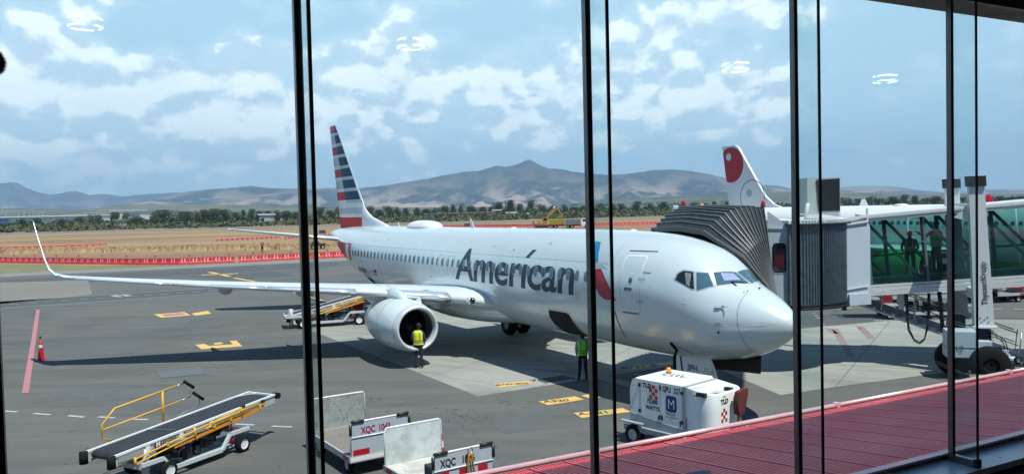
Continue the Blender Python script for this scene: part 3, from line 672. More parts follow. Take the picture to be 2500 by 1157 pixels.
ST=[(0,2.90,2.90,0.0),(0.05,3.06,2.72,.17),(.15,3.18,2.58,.31),(.4,3.38,2.36,.54),(.8,3.62,2.12,.80),(1.2,3.81,1.93,1.00),(1.7,4.02,1.76,1.21),(2.1,4.24,1.66,1.35),(2.5,4.55,1.59,1.47),(2.9,4.83,1.54,1.57),(3.3,5.02,1.51,1.65),(4,5.21,1.47,1.75),(5,5.36,1.45,1.83),(6.5,5.44,1.44,1.875),(8.5,5.47,1.44,1.88),(14,5.47,1.44,1.88),(25.5,5.47,1.46,1.88),(27.5,5.47,1.60,1.87),(29.5,5.47,1.95,1.82),(31.5,5.46,2.45,1.70),(33.5,5.44,3.05,1.48),(35.5,5.38,3.68,1.14),(37.5,5.24,4.28,.70),(39,5.08,4.62,.36),(39.6,4.98,4.74,.16)]
def _interp(x,k):
    n=len(ST)
    if x<=ST[0][0]: return ST[0][k]
    if x>=ST[-1][0]: return ST[-1][k]
    for i in range(n-1):
        if ST[i][0]<=x<=ST[i+1][0]: break
    x0,x1=ST[i][0],ST[i+1][0];y0,y1=ST[i][k],ST[i+1][k]
    def sl(j):
        if j<=0 or j>=n-1: return None
        a=(ST[j][k]-ST[j-1][k])/(ST[j][0]-ST[j-1][0]);b=(ST[j+1][k]-ST[j][k])/(ST[j+1][0]-ST[j][0])
        if a*b<=0: return 0.0
        return 2*a*b/(a+b)
    d=(y1-y0)/(x1-x0)
    m0=sl(i);m1=sl(i+1)
    if m0 is None: m0=d*1.5 if i==0 else d
    if m1 is None: m1=d
    t=(x-x0)/(x1-x0);h=x1-x0
    return (2*t**3-3*t*t+1)*y0+(t**3-2*t*t+t)*h*m0+(-2*t**3+3*t*t)*y1+(t**3-t*t)*h*m1
def sec(x):
    t,b,w=_interp(x,1),_interp(x,2),_interp(x,3)
    return t,b,w,b+.53*(t-b)
def hy(x,z):   # half width at height z
    t,b,w,c=sec(x)
    if z>=t or z<=b: return 0.0
    u=(z-c)/((t-c) if z>c else (c-b))
    return w*max(0,1-abs(u)**2.08)**(1/2.08)
# ================================================================== THE AIRLINER
PLANE = thing('airliner', 'large white twin-engine airliner with red, white and blue striped tail and big slate lettering', 'airplane', (NX, NY, 0), 0)
# local frame: X aft, Y starboard, Z up (kept right-handed by mapping through ac())
def A(x, y, z): v = ac(x, y, z); return Vector((v.x-NX, v.y-NY, v.z))
def fpoint(x, ang):
    t, b, w, c = sec(x); ca, sa = math.cos(ang), math.sin(ang); e = 2/2.08
    y = w*math.copysign(abs(ca)**e, ca); z = c + ((t-c) if sa > 0 else (c-b))*math.copysign(abs(sa)**e, sa)
    return A(x, y, z)
def FF(x, y, z): return abs(y) - hy(x, z)
def snap(x, y, z, off=.004):
    "move a point onto the fuselage skin"
    for _ in range(5):
        f = FF(x, y, z); e = .01
        g = Vector(((FF(x+e, y, z)-f)/e, (1 if y >= 0 else -1), (FF(x, y, z+e)-f)/e))
        if g.length > 60: g = g.normalized()*60
        k = f/g.length_squared; x -= g.x*k*.9; y -= g.y*k*.9; z -= g.z*k*.9
    n_ = g.normalized()
    return (x+n_.x*off, y+n_.y*off, z+n_.z*off)
xs = [0, .02, .05, .1, .15, .25, .4, .6, .8, 1.0, 1.2, 1.45, 1.7, 1.9, 2.1, 2.3, 2.5, 2.7, 2.9, 3.1, 3.3, 3.6, 4, 4.5, 5, 5.7, 6.5, 7.5, 8.5]+[9.5+i for i in range(16)]+[25.5+.5*i for i in range(27)]+[39, 39.3, 39.6]
mb = MB(FUSE); NS = 72
rings = []
for x in xs[1:]: rings.append([fpoint(x, 2*PI*k/NS) for k in range(NS)])
mb.loft(rings, True, False); tip = mb.bm.verts.new(A(-.006, 0, 2.90)); mb.bm.verts.ensure_lookup_table()
mb.sm = True
for k in range(NS): mb.face([mb.bm.verts[k], tip, mb.bm.verts[(k+1) % NS]])
r0 = [mb.bm.verts[(len(xs)-2)*NS+k] for k in range(NS)]; mb.use(DSTEEL).face(r0)
mb.build('fuselage', PLANE)
# fine shallow panel waves are in the skin material; belly fairing
mb = MB(FUSE); rings = []
for i in range(21):
    u = i/20; x = 12.6+u*11.4; s_ = math.sin(PI*u)**.5 if 0 < u < 1 else .01
    rings.append([A(x, math.cos(a)*(1.55+.55*s_)*(s_*.9+.1), 1.95 + math.sin(a)*(.62*s_+.1)) for a in [2*PI*k/24 for k in range(24)]])
mb.loft(rings); mb.build('belly_fairing', PLANE)

def decal(name, polys, m, side=1, off=.005, parent=PLANE, dz=.06, dx=.25):
    "polys: list of outlines [(x,z)...] drawn on the flank; cut finely and laid on the skin"
    bm = bmesh.new()
    for pl in polys:
        vs = [bm.verts.new((x, 0, z)) for x, z in pl]
        for tri in tessellate_polygon([[Vector((x, z, 0)) for x, z in pl]]): 
            try: bm.faces.new([vs[i] for i in tri])
            except ValueError: pass
    return decal_bm(name, bm, m, side, off, parent, dz, dx)
def decal_bm(name, bm, m, side=1, off=.005, parent=PLANE, dz=.06, dx=.25):
    zs = [v.co.z for v in bm.verts]; xs_ = [v.co.x for v in bm.verts]
    z = min(zs)+dz
    while z < max(zs):
        g = list(bm.verts)+list(bm.edges)+list(bm.faces); bmesh.ops.bisect_plane(bm, geom=g, plane_co=(0, 0, z), plane_no=(0, 0, 1)); z += dz
    x = min(xs_)+dx
    while x < max(xs_):
        g = list(bm.verts)+list(bm.edges)+list(bm.faces); bmesh.ops.bisect_plane(bm, geom=g, plane_co=(x, 0, 0), plane_no=(1, 0, 0)); x += dx
    for v in bm.verts:
        x, z = v.co.x, v.co.z; y = hy(x, z)*side; p = (x, y, z)
        e = .01; g = Vector(((FF(x+e, y, z)-FF(x, y, z))/e, side, (FF(x, y, z+e)-FF(x, y, z))/e)).normalized()
        v.co = A(x+g.x*off, y+g.y*off, z+g.z*off)
    me = bpy.data.meshes.new(name); bm.to_mesh(me); bm.free(); me.materials.append(m)
    for p in me.polygons: p.use_smooth = True
    o = bpy.data.objects.new(name, me); C.objects.link(o); o.parent = parent; return o
def rr(cx, cz, w, h, r, n=5, lean=0.):
    pts = []
    for (sx_, sz_, a0) in ((1, 1, 0), (-1, 1, PI/2), (-1, -1, PI), (1, -1, 3*PI/2)):
        for i in range(n+1):
            a = a0 + PI/2*i/n; x = cx + sx_*(w/2-r) + math.cos(a)*r; z = cz + sz_*(h/2-r) + math.sin(a)*r
            pts.append((x + lean*(z-cz), z))
    return pts
def ringpolys(o, i): n = len(o); return [[o[k], o[(k+1) % n], i[(k+1) % n], i[k]] for k in range(n)]
LIV = mat('livery_slate', (.030, .065, .092), .45, var=.04, spec=.3)
LBLUE = mat('livery_blue', (.02, .22, .46), .3, coat=.4); LRED = mat('livery_red', (.55, .010, .03), .45, spec=.25)
LDB = mat('livery_dark_blue', (.008, .060, .13), .5, var=.25, spec=.2); LGR = mat('livery_light_grey', (.46, .50, .53), .35, var=.06); LW = mat('livery_white', (.74, .77, .78), .35, var=.03)
LINE = mat('panel_line', (.20, .22, .24), .6); FRAME = mat('window_frame', (.42, .46, .48), .35, metal=.4); DOORL = mat('door_outline', (.76, .80, .84), .35)
# cabin windows
WP = mat('cabin_pane', (.11, .145, .16), .12, spec=.8, var=.5, scale=.8)
WD = mat('cabin_pane_dark', (.03, .04, .048), .12, spec=.8)
for side in (1,):
    for k in range(45):
        x = 7.19 + .5312*k
        mb = None
        o = rr(x, 3.94, .27, .43, .125, 4); i_ = rr(x, 3.94, .205, .345, .10, 4)
        wd = decal('window', [i_], WD if k in (5, 9, 16, 19, 27) or k > 36 else WP, side, .007, PLANE, .2, .5)
        fr = decal('window_frame', ringpolys(rr(x, 3.94, .24, .39, .112, 4), i_), FRAME, side, .011, wd, .2, .5)
for side in (-1,):
    decal('window_row', [rr(7.19+.5312*k, 3.94, .205, .345, .10, 3) for k in range(45)], WD, side, .007, PLANE, .3, 40)
# titles
bm = text_bm('American', 1.0, shear=.10, bold=.017, align='LEFT', space=.97)
xm0 = min(v.co.x for v in bm.verts); xm1 = max(v.co.x for v in bm.verts)
# replace the round dot of the i by a slanted stroke: drop everything of the i above x-height
isl = {}
bmesh.ops.remove_doubles(bm, verts=bm.verts, dist=1e-5)
todo = set(bm.verts); groups = []
while todo:
    st = [todo.pop()]; g = set(st)
    while st:
        v = st.pop()
        for e in v.link_edges:
            w_ = e.other_vert(v)
            if w_ in todo: todo.discard(w_); g.add(w_); st.append(w_)
    groups.append(g)
dots = [g for g in groups if min(v.co.y for v in g) > .42]
dx0 = sum(v.co.x for g in dots for v in g)/max(1, sum(len(g) for g in dots)) if dots else None
for g in dots: bmesh.ops.delete(bm, geom=list(g), context='VERTS')
if dx0 is not None:
    vs = [bm.verts.new(p) for p in ((dx0-.085, .595, 0), (dx0+.02, .595, 0), (dx0+.15, .76, 0), (dx0+.035, .76, 0))]; bm.faces.new(vs)
S_ = (17.03-7.86)/(xm1-xm0); SZ = 1.40/.729
for v in bm.verts:
    x, y = v.co.x, v.co.y; v.co = Vector((17.03-(x-xm0)*S_, 0, 3.29+y*SZ*.985))
decal_bm('title_lettering', bm, LIV, 1, .0045, PLANE, .06, .3)
def wr(s, x, z, size, m, bold=0., side=1, sx=1., name='lettering', shear=0.):
    bm = text_bm(s, size, bold=bold, align='CENTER', shear=shear)
    for v in bm.verts: v.co = Vector((x - v.co.x*side*sx, 0, z + v.co.y))
    return decal_bm(name, bm, m, side, .005, PLANE, .08, .3)
wr('N335PH', 29.3, 2.86, .40, LIV, .006, sx=1.25, name='registration')
# small flag
decal('flag', [[(27.45, 3.15), (26.75, 3.15), (26.75, 2.80), (27.45, 2.80)]], mat('flag_white', (.6, .6, .6), .5), 1, .004)
decal('flag_stripes', [[(27.45, z+.04), (26.75, z+.04), (26.75, z), (27.45, z)] for z in (2.80, 2.89, 2.98, 3.07)], LRED, 1, .0065)
decal('flag_canton', [[(27.05, 3.15), (26.75, 3.15), (26.75, 2.97), (27.05, 2.97)]], LDB, 1, .0085)
# flight symbol
decal('emblem', [[(7.55, 5.12), (7.22, 5.08), (7.02, 4.9), (6.72, 4.45), (7.02, 4.44), (7.3, 4.6), (7.5, 4.9)]], LBLUE, 1, .005)
decal('emblem', [[(6.86, 4.21), (6.45, 4.26), (6.28, 4.1), (5.97, 3.78), (5.56, 3.27), (6.14, 3.25), (6.4, 3.36), (6.62, 3.62), (6.80, 3.95)]], LRED, 1, .005)
decal('emblem', [[(7.0, 4.40), (6.7, 4.42), (6.3, 4.36), (6.12, 4.24), (6.4, 4.30), (6.85, 4.28)]], LGR, 1, .005)
# service door
dx_ = 4.92
door_o = [(5.40, 4.70-.0), (4.62, 4.72), (4.50, 4.66), (4.46, 4.50), (4.46, 3.12), (4.50, 3.02), (4.62, 2.98), (5.22, 2.97), (5.34, 3.02), (5.38, 3.14), (5.40, 4.0), (5.46, 4.60)]
def door(side, cx, zc, w, h, name='door', lw=.055):
    o = rr(cx, zc, w, h, .13, 5); i_ = rr(cx, zc, w-2*lw, h-2*lw, .10, 5)
    d_ = decal(name, [i_], FUSE, side, .006); decal('door_outline', ringpolys(o, i_), DOORL, side, .010, d_)
    return d_
d1 = door(1, 4.95, 3.86, .96, 1.76); door(-1, 4.75, 3.62, .95, 1.85); door(1, 31.9, 3.62, .8, 1.6)
decal('door_window', [rr(4.90, 3.95, .13, .16, .06)], WD, 1, .010, d1); decal('door_window_rim', ringpolys(rr(4.90, 3.95, .19, .22, .09), rr(4.90, 3.95, .13, .16, .06)), FRAME, 1, .012, d1)
decal('door_handle', ringpolys(rr(4.98, 3.68, .36, .10, .045), rr(4.98, 3.68, .28, .05, .02)), DSTEEL, 1, .011, d1)
decal('door_handle', [[(5.12, 3.67), (4.84, 3.67), (4.84, 3.70), (5.12, 3.70)]], DSTEEL, 1, .012, d1)
for (z0, z1, xa, xb) in ((4.14, 4.20, 4.8, 5.0), (3.32, 3.37, 4.95, 5.1), (3.22, 3.30, 4.97, 5.08), (3.42, 3.47, 4.93, 5.11)):
    decal('placard', [[(xb, z0), (xa, z0), (xa, z1), (xb, z1)]], DOORL, 1, .011, d1)
decal('door_hinge_plate', ringpolys(rr(4.42, 4.02, .28, .07, .01), rr(4.42, 4.02, .25, .04, .008)), LINE, 1, .012)
decal('door_hinge_plate', ringpolys(rr(4.46, 3.32, .30, .07, .01), rr(4.46, 3.32, .27, .04, .008)), LINE, 1, .012)
decal('rain_gutter', [[(5.46, 4.87), (4.27, 4.87), (4.27, 4.85), (5.46, 4.85)]], DSTEEL, 1, .01); decal('rain_gutter', [[(4.42, 4.24), (4.12, 4.24), (4.12, 4.22), (4.42, 4.22)]], DSTEEL, 1, .01)
decal('sill_plate', [[(5.33, 2.90), (4.55, 2.90), (4.60, 2.95), (5.30, 2.95)]], LINE, 1, .01)
# overwing exits
for cx in (17.53, 18.49):
    o = rr(cx, 3.78, .66, 1.08, .16, 5); i_ = rr(cx, 3.78, .58, 1.0, .13, 5); decal('exit_outline', ringpolys(o, i_), DOORL, 1, .009)
decal('port_mark', ringpolys(rr(7.72, 3.24, .17, .30, .08, 5), rr(7.72, 3.24, .14, .27, .068, 5)), LINE, 1, .006)
# panel lines
decal('panel_seam', [[(34, 4.42), (6.2, 4.42), (6.2, 4.428), (34, 4.428)], [(30, 3.02), (19, 3.02), (19, 3.026), (30, 3.026)]], LINE, 1, .003, PLANE, .5, .8)
for xx_ in (5.95, 9.0+1.2, 13.2, 19.6, 23.4, 26.3, 30.9):
    decal('skin_joint', [[(xx_, z_), (xx_+.010, z_), (xx_+.010, z_+.2), (xx_, z_+.2)] for z_ in [1.75+.2*i for i in range(18)] if z_+.2 < 5.35], MT.get('joint_grey') or mat('joint_grey', (.40, .43, .45), .5), 1, .003, PLANE, .1, 1)
seam = []
for z0 in [1.95+.1*i for i in range(18)]:
    xx = lambda z: 1.06+.20*((z-2.1)/1.6)**1
    seam.append([(xx(z0), z0), (xx(z0)+.014, z0), (xx(z0+.1)+.014, z0+.1), (xx(z0+.1), z0+.1)])
decal('radome_seam', seam, LINE, 1, .004)
decal('lightning_strip', [[(1.0, 2.86), (.28, 2.96), (.28, 2.975), (1.0, 2.875)], [(1.02, 2.36), (.38, 2.50), (.38, 2.512), (1.02, 2.372)]], mat('strip', (.8, .82, .84), .3), 1, .006)
decal('black_scuff_plate', [[(5.75, 2.90), (5.70, 2.90), (5.69, 2.45), (5.76, 2.0), (5.80, 2.0), (5.735, 2.45)]], BLACK, 1, .006)
for (x, z) in ((1.75, 3.29), (1.70, 2.86)):
    p = snap(x, .9, z, .03); q_ = snap(x-.12, .9, z+.01, .06); mb = MB(POLISH); mb.beam(A(*p), A(*q_), .03, .07); mb.cyl(A(*q_), A(q_[0]-.12, q_[1]+.01, q_[2]), .015, n=8); mb.build('pitot_probe', PLANE)
    decal('probe_plate', [rr(x+.02, z, .16, .10, .02)], STEEL, 1, .008)
decal('sensor', [rr(1.72, 2.64, .07, .07, .034)], BLACK, 1, .02)
for i in range(11):
    x = 1.38 + .0*i; yy = -.55+.11*i
    z = 3.87 - .10*abs(yy)**1.6; p = snap(1.22+.18*abs(yy), yy if abs(yy) > .02 else .02, z, .012)
    mb = MB(DSTEEL); mb.ball(A(*p), .018, 4); mb.build('vortex_tab', PLANE)
for (x, z) in ((2.75, 3.42),): decal('small_marking', [rr(x, z, .10, .05, .01), [(x-.03, z+.08), (x-.01, z+.08), (x-.01, z+.2), (x-.03, z+.2)]], DOORL, 1, .006)
rp = random.Random(12)
for _ in range(26):
    x, z = rp.uniform(6, 28), rp.choice([rp.uniform(2.3, 3.2), rp.uniform(4.5, 5.1)]); w_, h_ = rp.choice([(.16, .03), (.07, .05), (.04, .04), (.28, .02)])
    decal('placard', [[(x+w_/2, z-h_/2), (x-w_/2, z-h_/2), (x-w_/2, z+h_/2), (x+w_/2, z+h_/2)]], rp.choice([LINE, LINE, LIV, DOORL]), 1, .0035)
for cx, cz, w_, h_ in ((3.3, 2.6, .5, .35), (6.9, 2.35, .45, .45), (11.8, 2.5, .6, .4), (25.2, 2.7, .7, .5), (1.85, 2.35, .35, .3)):
    decal('access_panel', ringpolys(rr(cx, cz, w_, h_, .05), rr(cx, cz, w_-.016, h_-.016, .045)), MT['joint_grey'], 1, .0035)
# forward cargo hold opening and its inward-hinged door
CP = [(9.86, 2.50), (9.72, 2.56), (8.66, 2.56), (8.52, 2.50), (8.49, 2.35), (8.49, 1.66), (9.95, 1.56), (9.95, 2.3)]
decal('cargo_opening', [CP], mat('hold_dark', (.006, .006, .007), .9), 1, .006, PLANE, .05, .2)
decal('cargo_opening_rim', ringpolys([(9.90, 2.54), (9.74, 2.60), (8.62, 2.60), (8.47, 2.53), (8.44, 2.35), (8.44, 1.62), (10.02, 1.52), (10.01, 2.3)], CP), STEEL, 1, .009, PLANE, .05, .2)
mb = MB(BLACK); 
for k in range(14): p = snap(9.93, 1.5, 2.3-.05*k, .02); mb.box(A(*p), (.03, .03, .02))
mb.build('cargo_sill_rollers', PLANE)
decal('aft_cargo_opening', [[(29.2, 2.55), (28.1, 2.55), (28.1, 2.0), (29.2, 2.1)]], mat('hold_dark', (.006, .006, .007), .9), 1, .006, PLANE, .06, .3)

# cockpit glazing
CW = [('a', [(2.13, .05, 4.25), (2.37, .71, 4.27), (2.05, .88, 3.93), (1.60, .06, 3.96)]), ('b', [(2.44, .84, 4.27), (2.69, 1.07, 4.28), (2.45, 1.28, 3.80), (2.12, .95, 3.91)]),
      ('c', [(2.77, 1.12, 4.29), (3.04, 1.24, 4.31), (3.16, 1.35, 4.23), (3.18, 1.42, 4.05), (2.62, 1.35, 3.83), (2.54, 1.31, 3.83)])]
def skinpoly(name, P3, m, off, parent=PLANE, sub=5, side=1):
    bm = bmesh.new(); vs = [bm.verts.new(p) for p in P3]; bm.faces.new(vs)
    bmesh.ops.triangulate(bm, faces=bm.faces); bmesh.ops.subdivide_edges(bm, edges=bm.edges, cuts=sub, use_grid_fill=True)
    for v in bm.verts:
        p = snap(v.co.x, v.co.y, v.co.z, off); v.co = A(p[0], p[1]*side, p[2])
    me = bpy.data.meshes.new(name); bm.to_mesh(me); bm.free(); me.materials.append(m)
    for p in me.polygons: p.use_smooth = True
    o = bpy.data.objects.new(name, me); C.objects.link(o); o.parent = parent; return o
def grow(P3, k):
    c = sum((Vector(p) for p in P3), Vector())/len(P3); return [tuple(Vector(p)+(Vector(p)-c).normalized()*k) for p in P3]
WSH = mat('windshield_glass', (.06, .13, .17), .04, spec=1., var=.3, scale=1.5)
SHADE = mat('sun_shade', (.30, .34, .55), .3, var=.35, scale=3)
for side in (1, -1):
    for nm, P3 in CW:
        f_ = skinpoly('cockpit_window_frame', grow(P3, .055), FRAME, .006, PLANE, 5, side)
        g_ = skinpoly('cockpit_pane', P3, WSH if nm != 'c' else DGLASS, .012, f_, 5, side)
        if side == 1 and nm == 'a':
            skinpoly('sun_screen', [(2.10, .16, 4.22), (2.28, .52, 4.22), (2.02, .62, 4.02), (1.80, .18, 4.03)], SHADE, .016, f_, 4, side)
            mb = MB(BLACK); p0, p1, p2 = snap(1.62, .16, 3.94, .03), snap(1.86, .52, 4.02, .03), snap(1.72, .72, 3.92, .03)
            mb.tube([A(*p0), A(*p1)], .012, 5); mb.tube([A(*snap(1.66, .50, 3.93, .02)), A(*p1)], .014, 5); mb.build('wiper', PLANE)
        if side == 1 and nm == 'c': skinpoly('curtain', [(2.80, 1.16, 4.24), (2.98, 1.24, 4.26), (2.80, 1.36, 3.93), (2.68, 1.35, 3.88)], mat('curtain_grey', (.16, .18, .20), .8), .016, f_, 4, side)
# tail livery on the rear fuselage
rt = []
for k in range(6):
    z0 = 3.50+.165*k; rt.append([(34.6-.02*k, z0), (31.1, z0), (31.1, z0+.150), (34.6, z0+.150)])
decal('tail_stripes', rt, LRED, 1, .005, PLANE, .08, .4)

# aerofoil sections
def foil(c, th, n=12, sharp=False):
    pts = []
    for i in range(n+1):
        t = (1-math.cos(PI*i/n))/2; y = 5*th*(.2969*math.sqrt(t)-.126*t-.3516*t*t+.2843*t**3-.1015*t**4); pts.append((t*c, y*c))
    return pts + [(x, -y*.75) for x, y in pts[-2:0:-1]]
def wing(side):
    SEC = [(1.2, 13.9, 7.9, 2.35, .13), (1.9, 14.15, 7.6, 2.45, .13), (2.6, 15.15, 6.65, 2.55, .13), (3.6, 16.04, 5.75, 2.68, .13), (5.8, 17.19, 4.65, 2.90, .125), (8.5, 18.60, 3.65, 3.13, .115), (11.5, 20.17, 2.80, 3.38, .11), (14.5, 21.74, 2.0, 3.66, .105), (16.6, 22.84, 1.42, 3.88, .10)]
    rings = []; led = []
    for y, x, c, z, th in SEC: rings.append([A(x+px_, y*side, z+pz) for px_, pz in foil(c, th)])
    mb = MB(WHITE if 0 else mat('wing_skin', (.64, .69, .71), .3, metal=.05, var=.05, coat=.3)); mb.loft(rings); w_ = mb.build('wing', PLANE)
    # leading-edge slats of bare metal wrap the nose of the section
    for (ya, yb, x0) in ((2.9, 5.15, 0), (6.3, 9.6, 0), (9.63, 13.0, 0), (13.03, 16.5, 0)):
        rg = []
        for j in range(6):
            y = ya+(yb-ya)*j/5
            for q0, q1 in zip(SEC, SEC[1:]):
                if q0[0] <= y <= q1[0]: break
            t = (y-q0[0])/(q1[0]-q0[0]); x, c, z, th = [q0[i]+(q1[i]-q0[i])*t for i in (1, 2, 3, 4)]
            pr = [p for p in foil(c, th, 20)]
            up = [p for p in pr[:21] if p[0] < .13*c][::-1]; dn = [p for p in pr[21:] if p[0] < .07*c][::-1][::-1]
            up = up[:]; lo = sorted([p for p in pr[21:] if p[0] < .07*c])
            line = up + lo
            rg.append([A(x+px_-.045+.0*px_, y*side, z+pz*1.02-.02) for px_, pz in line] + [A(x+.02+.05*c, y*side, z-.0)])
        n0 = min(len(r) for r in rg); rg = [r[:n0-1]+[r[-1]] for r in rg]
        sl = MB(POLISH); sl.loft(rg); sl.build('slat', w_)
    # winglet: sections swept round a blend and up
    WL = [(16.6, 22.84, 1.42, 3.88, 0), (16.95, 23.02, 1.36, 3.94, 25), (17.22, 23.16, 1.30, 4.06, 48), (17.40, 23.30, 1.22, 4.28, 65), (17.50, 23.46, 1.10, 4.55, 74), (17.68, 23.86, .85, 5.30, 79), (17.86, 24.25, .52, 6.15, 80), (17.88, 24.33, .40, 6.27, 80)]
    rg = []
    for y, x, c, z, a in WL:
        ca, sa = math.cos(R(a)), math.sin(R(a)); rg.append([A(x+px_, (y - pz*sa)*side, z+pz*ca) for px_, pz in foil(c, .10 if a < 30 else .085)])
    mb = MB(mat('winglet_paint', (.66, .70, .73), .3, coat=.4)); mb.loft(rg); wl = mb.build('winglet', PLANE)
    le = [A(x-.012, y*side, z) for y, x, c, z, a in WL[1:]]; MB(POLISH).tube(le, [.035, .035, .032, .03, .028, .022, .016][:len(le)], 6).build('winglet_leading_edge', wl)
    # flap track fairings
    for y, x in ((3.9, 19.9), (7.4, 19.9), (10.6, 21.2)):
        z = 2.55 + (y-3)*.085; rg = []
        for i in range(11):
            u = i/10; r_ = .25*math.sin(PI*min(1, max(0, u)))**.6 + .01; rg.append([A(x+u*2.9, y*side+math.cos(a)*r_*.65, z-.12 - .12*u + math.sin(a)*r_) for a in [2*PI*k/12 for k in range(12)]])
        mb = MB(GREYP); mb.loft(rg); mb.build('flap_fairing', w_)
    mb = MB(DGLASS); mb.ball(A(14.72, 2.28*side, 2.53), .16, 8, (1, 1, .8)); mb.use(POLISH).ball(A(14.80, 2.34*side, 2.50), .175, 8); mb.build('landing_light', w_)
    mb = MB(LINE)
    for y in (6.0, 9.0, 12.5):
        t = y; x = 17.19+(y-5.8)*.523; z = 2.90+(y-5.8)*.087
    mb.tube([A(17.4, 5.2*side, 3.16), A(21.5, 5.5*side, 3.05)], .008, 4); mb.build('panel_gap', w_)
    # engine
    ex, ey_, ez = 14.55, 4.83*side, 1.60
    def ering(x, r, flat=0., dz=0.): return [A(ex+x, ey_+math.cos(a)*r, ez+dz+(math.sin(a)*r if math.sin(a) > 0 else math.sin(a)*r*(1-flat))) for a in [2*PI*k/40 for k in range(40)]]
    mb = MB(mat('nacelle_paint', (.66, .72, .74), .28, var=.03, coat=.5))
    mb.loft([ering(.22, .965, .05), ering(.45, 1.02, .06), ering(.9, 1.08, .07), ering(1.5, 1.11, .07), ering(2.2, 1.09, .05), ering(3.0, 1.0, .02, .03), ering(3.7, .86, 0, .05)], True, False)
    mb.use(DSTEEL).loft([ering(3.7, .86, 0, .05), ering(3.6, .78, 0, .05), ering(3.0, .7, 0, .05)], True, False)
    nac = mb.build('engine_nacelle', PLANE)
    lip = []
    for i in range(9):
        a = -PI/2 + PI*i/8 + PI; 
    prof = [(.22, .965), (.12, .945), (.05, .915), (.01, .885), (0, .85), (.01, .82), (.05, .79), (.12, .765), (.25, .75)]
    MB(mat('lip_metal', (.72, .76, .78), .3, metal=.35)).loft([ering(a, b, .05*b) for a, b in prof], True, False).build('intake_lip', nac)
    mb = MB(mat('duct_grey', (.10, .11, .12), .5)); mb.loft([ering(.25, .75), ering(.6, .765), ering(1.0, .775)], True, False); mb.build('intake_duct', nac)
    mb = MB(mat('fan_dark', (.010, .011, .013), .45, metal=.5)); c0 = A(ex+.95, ey_, ez)
    ringv = ering(1.02, .78); mb.poly(ringv)
    for k in range(24):
        a = 2*PI*k/24; a2 = a+.16
        mb.poly([A(ex+.90, ey_+math.cos(a)*.22, ez+math.sin(a)*.22), A(ex+.99, ey_+math.cos(a2)*.22, ez+math.sin(a2)*.22), A(ex+1.0, ey_+math.cos(a2+.12)*.765, ez+math.sin(a2+.12)*.765), A(ex+.84, ey_+math.cos(a+.1)*.765, ez+math.sin(a+.1)*.765)])
    mb.build('fan', nac)
    mb = MB(BLACK); mb.loft([ering(.62, .01), ering(.70, .10), ering(.85, .19), ering(.95, .23)], True, True); mb.build('spinner', nac)
    mb = MB(DSTEEL); mb.loft([ering(3.2, .6, 0, .05), ering(4.0, .5, 0, .05), ering(4.8, .36, 0, .05)], True, True); mb.build('exhaust', nac)
    mb = MB(LINE); r0 = [A(ex+1.62, ey_+math.cos(a)*1.114, ez+math.sin(a)*(1.114 if math.sin(a) > 0 else 1.04)) for a in [2*PI*k/60+.02 for k in range(30 if 0 else 60)]]
    mb.tube(r0, .007, 4, True)
    r1 = [A(ex+.24, ey_+math.cos(a)*.972, ez+math.sin(a)*(.972 if math.sin(a) > 0 else .972*.95)) for a in [2*PI*k/60 for k in range(60)]]; mb.tube(r1, .006, 4, True); mb.build('cowl_seam', nac)
    # strake and pylon
    mb = MB(FUSE); a = R(52); mb.prism([A(ex+1.0, ey_-side*math.cos(a)*1.05, ez+math.sin(a)*1.05), A(ex+1.9, ey_-side*math.cos(a)*1.08, ez+math.sin(a)*1.08), A(ex+1.9, ey_-side*math.cos(a)*1.4, ez+math.sin(a)*1.36), A(ex+1.55, ey_-side*math.cos(a)*1.36, ez+math.sin(a)*1.32)], (0, 0, .03)); mb.build('strake', nac)
    rg = []
    for x, z0, z1, w__ in ((15.6, 2.55, 2.66, .10), (16.1, 2.5, 2.95, .22), (16.8, 2.3, 3.10, .27), (17.8, 2.2, 3.14, .27), (19.5, 2.2, 2.75, .22), (21.0, 2.4, 2.55, .05)):
        rg.append([A(x, ey_+w__*math.cos(a), (z0+z1)/2+(z1-z0)/2*math.sin(a)) for a in [2*PI*k/16 for k in range(16)]])
    mb = MB(FUSE); mb.loft(rg); mb.build('pylon', PLANE)
    # main gear
    for yy in (2.52, 3.28):
        mb = MB(RUBBER); c = A(19.9, yy*side, .56); ax_ = A(0, 1, 0)-A(0, 0, 0); wheel(mb, c, .56, .40, GREYP, .5, ax_); mb.build('main_wheel', PLANE)
    mb = MB(GREYP); mb.cyl(A(19.9, 2.9*side, .5), A(19.7, 2.9*side, 2.6), .11, .13, 12); mb.cyl(A(19.9, 2.5*side, .56), A(19.9, 3.3*side, .56), .09, n=10); mb.cyl(A(19.85, 2.9*side, 1.1), A(19.75, 1.7*side, 2.0), .06, n=8); mb.build('main_gear_leg', PLANE)
    mb = MB(WHITE); mb.prism([A(19.5, 3.42*side, .95), A(20.4, 3.42*side, .95), A(20.5, 3.5*side, 2.4), A(19.3, 3.5*side, 2.4)], A(0, .04, 0)-A(0, 0, 0)); mb.build('main_gear_door', PLANE)
wing(1); wing(-1)
# navigation light on the starboard tip
mb = MB(mat('nav_green', (.05, .5, .25), .2)); mb.ball(A(23.05, 17.15, 3.98), .06, 6); mb.build('navigation_light', PLANE)
# horizontal stabilisers
for side in (1, -1):
    SEC = [(.55, 34.0, 4.1, 4.55, .09), (3.8, 36.3, 2.75, 4.98, .085), (7.0, 38.5, 1.4, 5.40, .08), (7.2, 38.8, 1.0, 5.42, .06)]
    mb = MB(MT['wing_skin']); mb.loft([[A(x+a, y*side, z+b) for a, b in foil(c, th)] for y, x, c, z, th in SEC]); st = mb.build('stabiliser', PLANE)
    MB(POLISH).tube([A(x-.01, y*side, z) for y, x, c, z, th in SEC[:3]], [.06, .045, .03], 6).build('stabiliser_leading_edge', st)
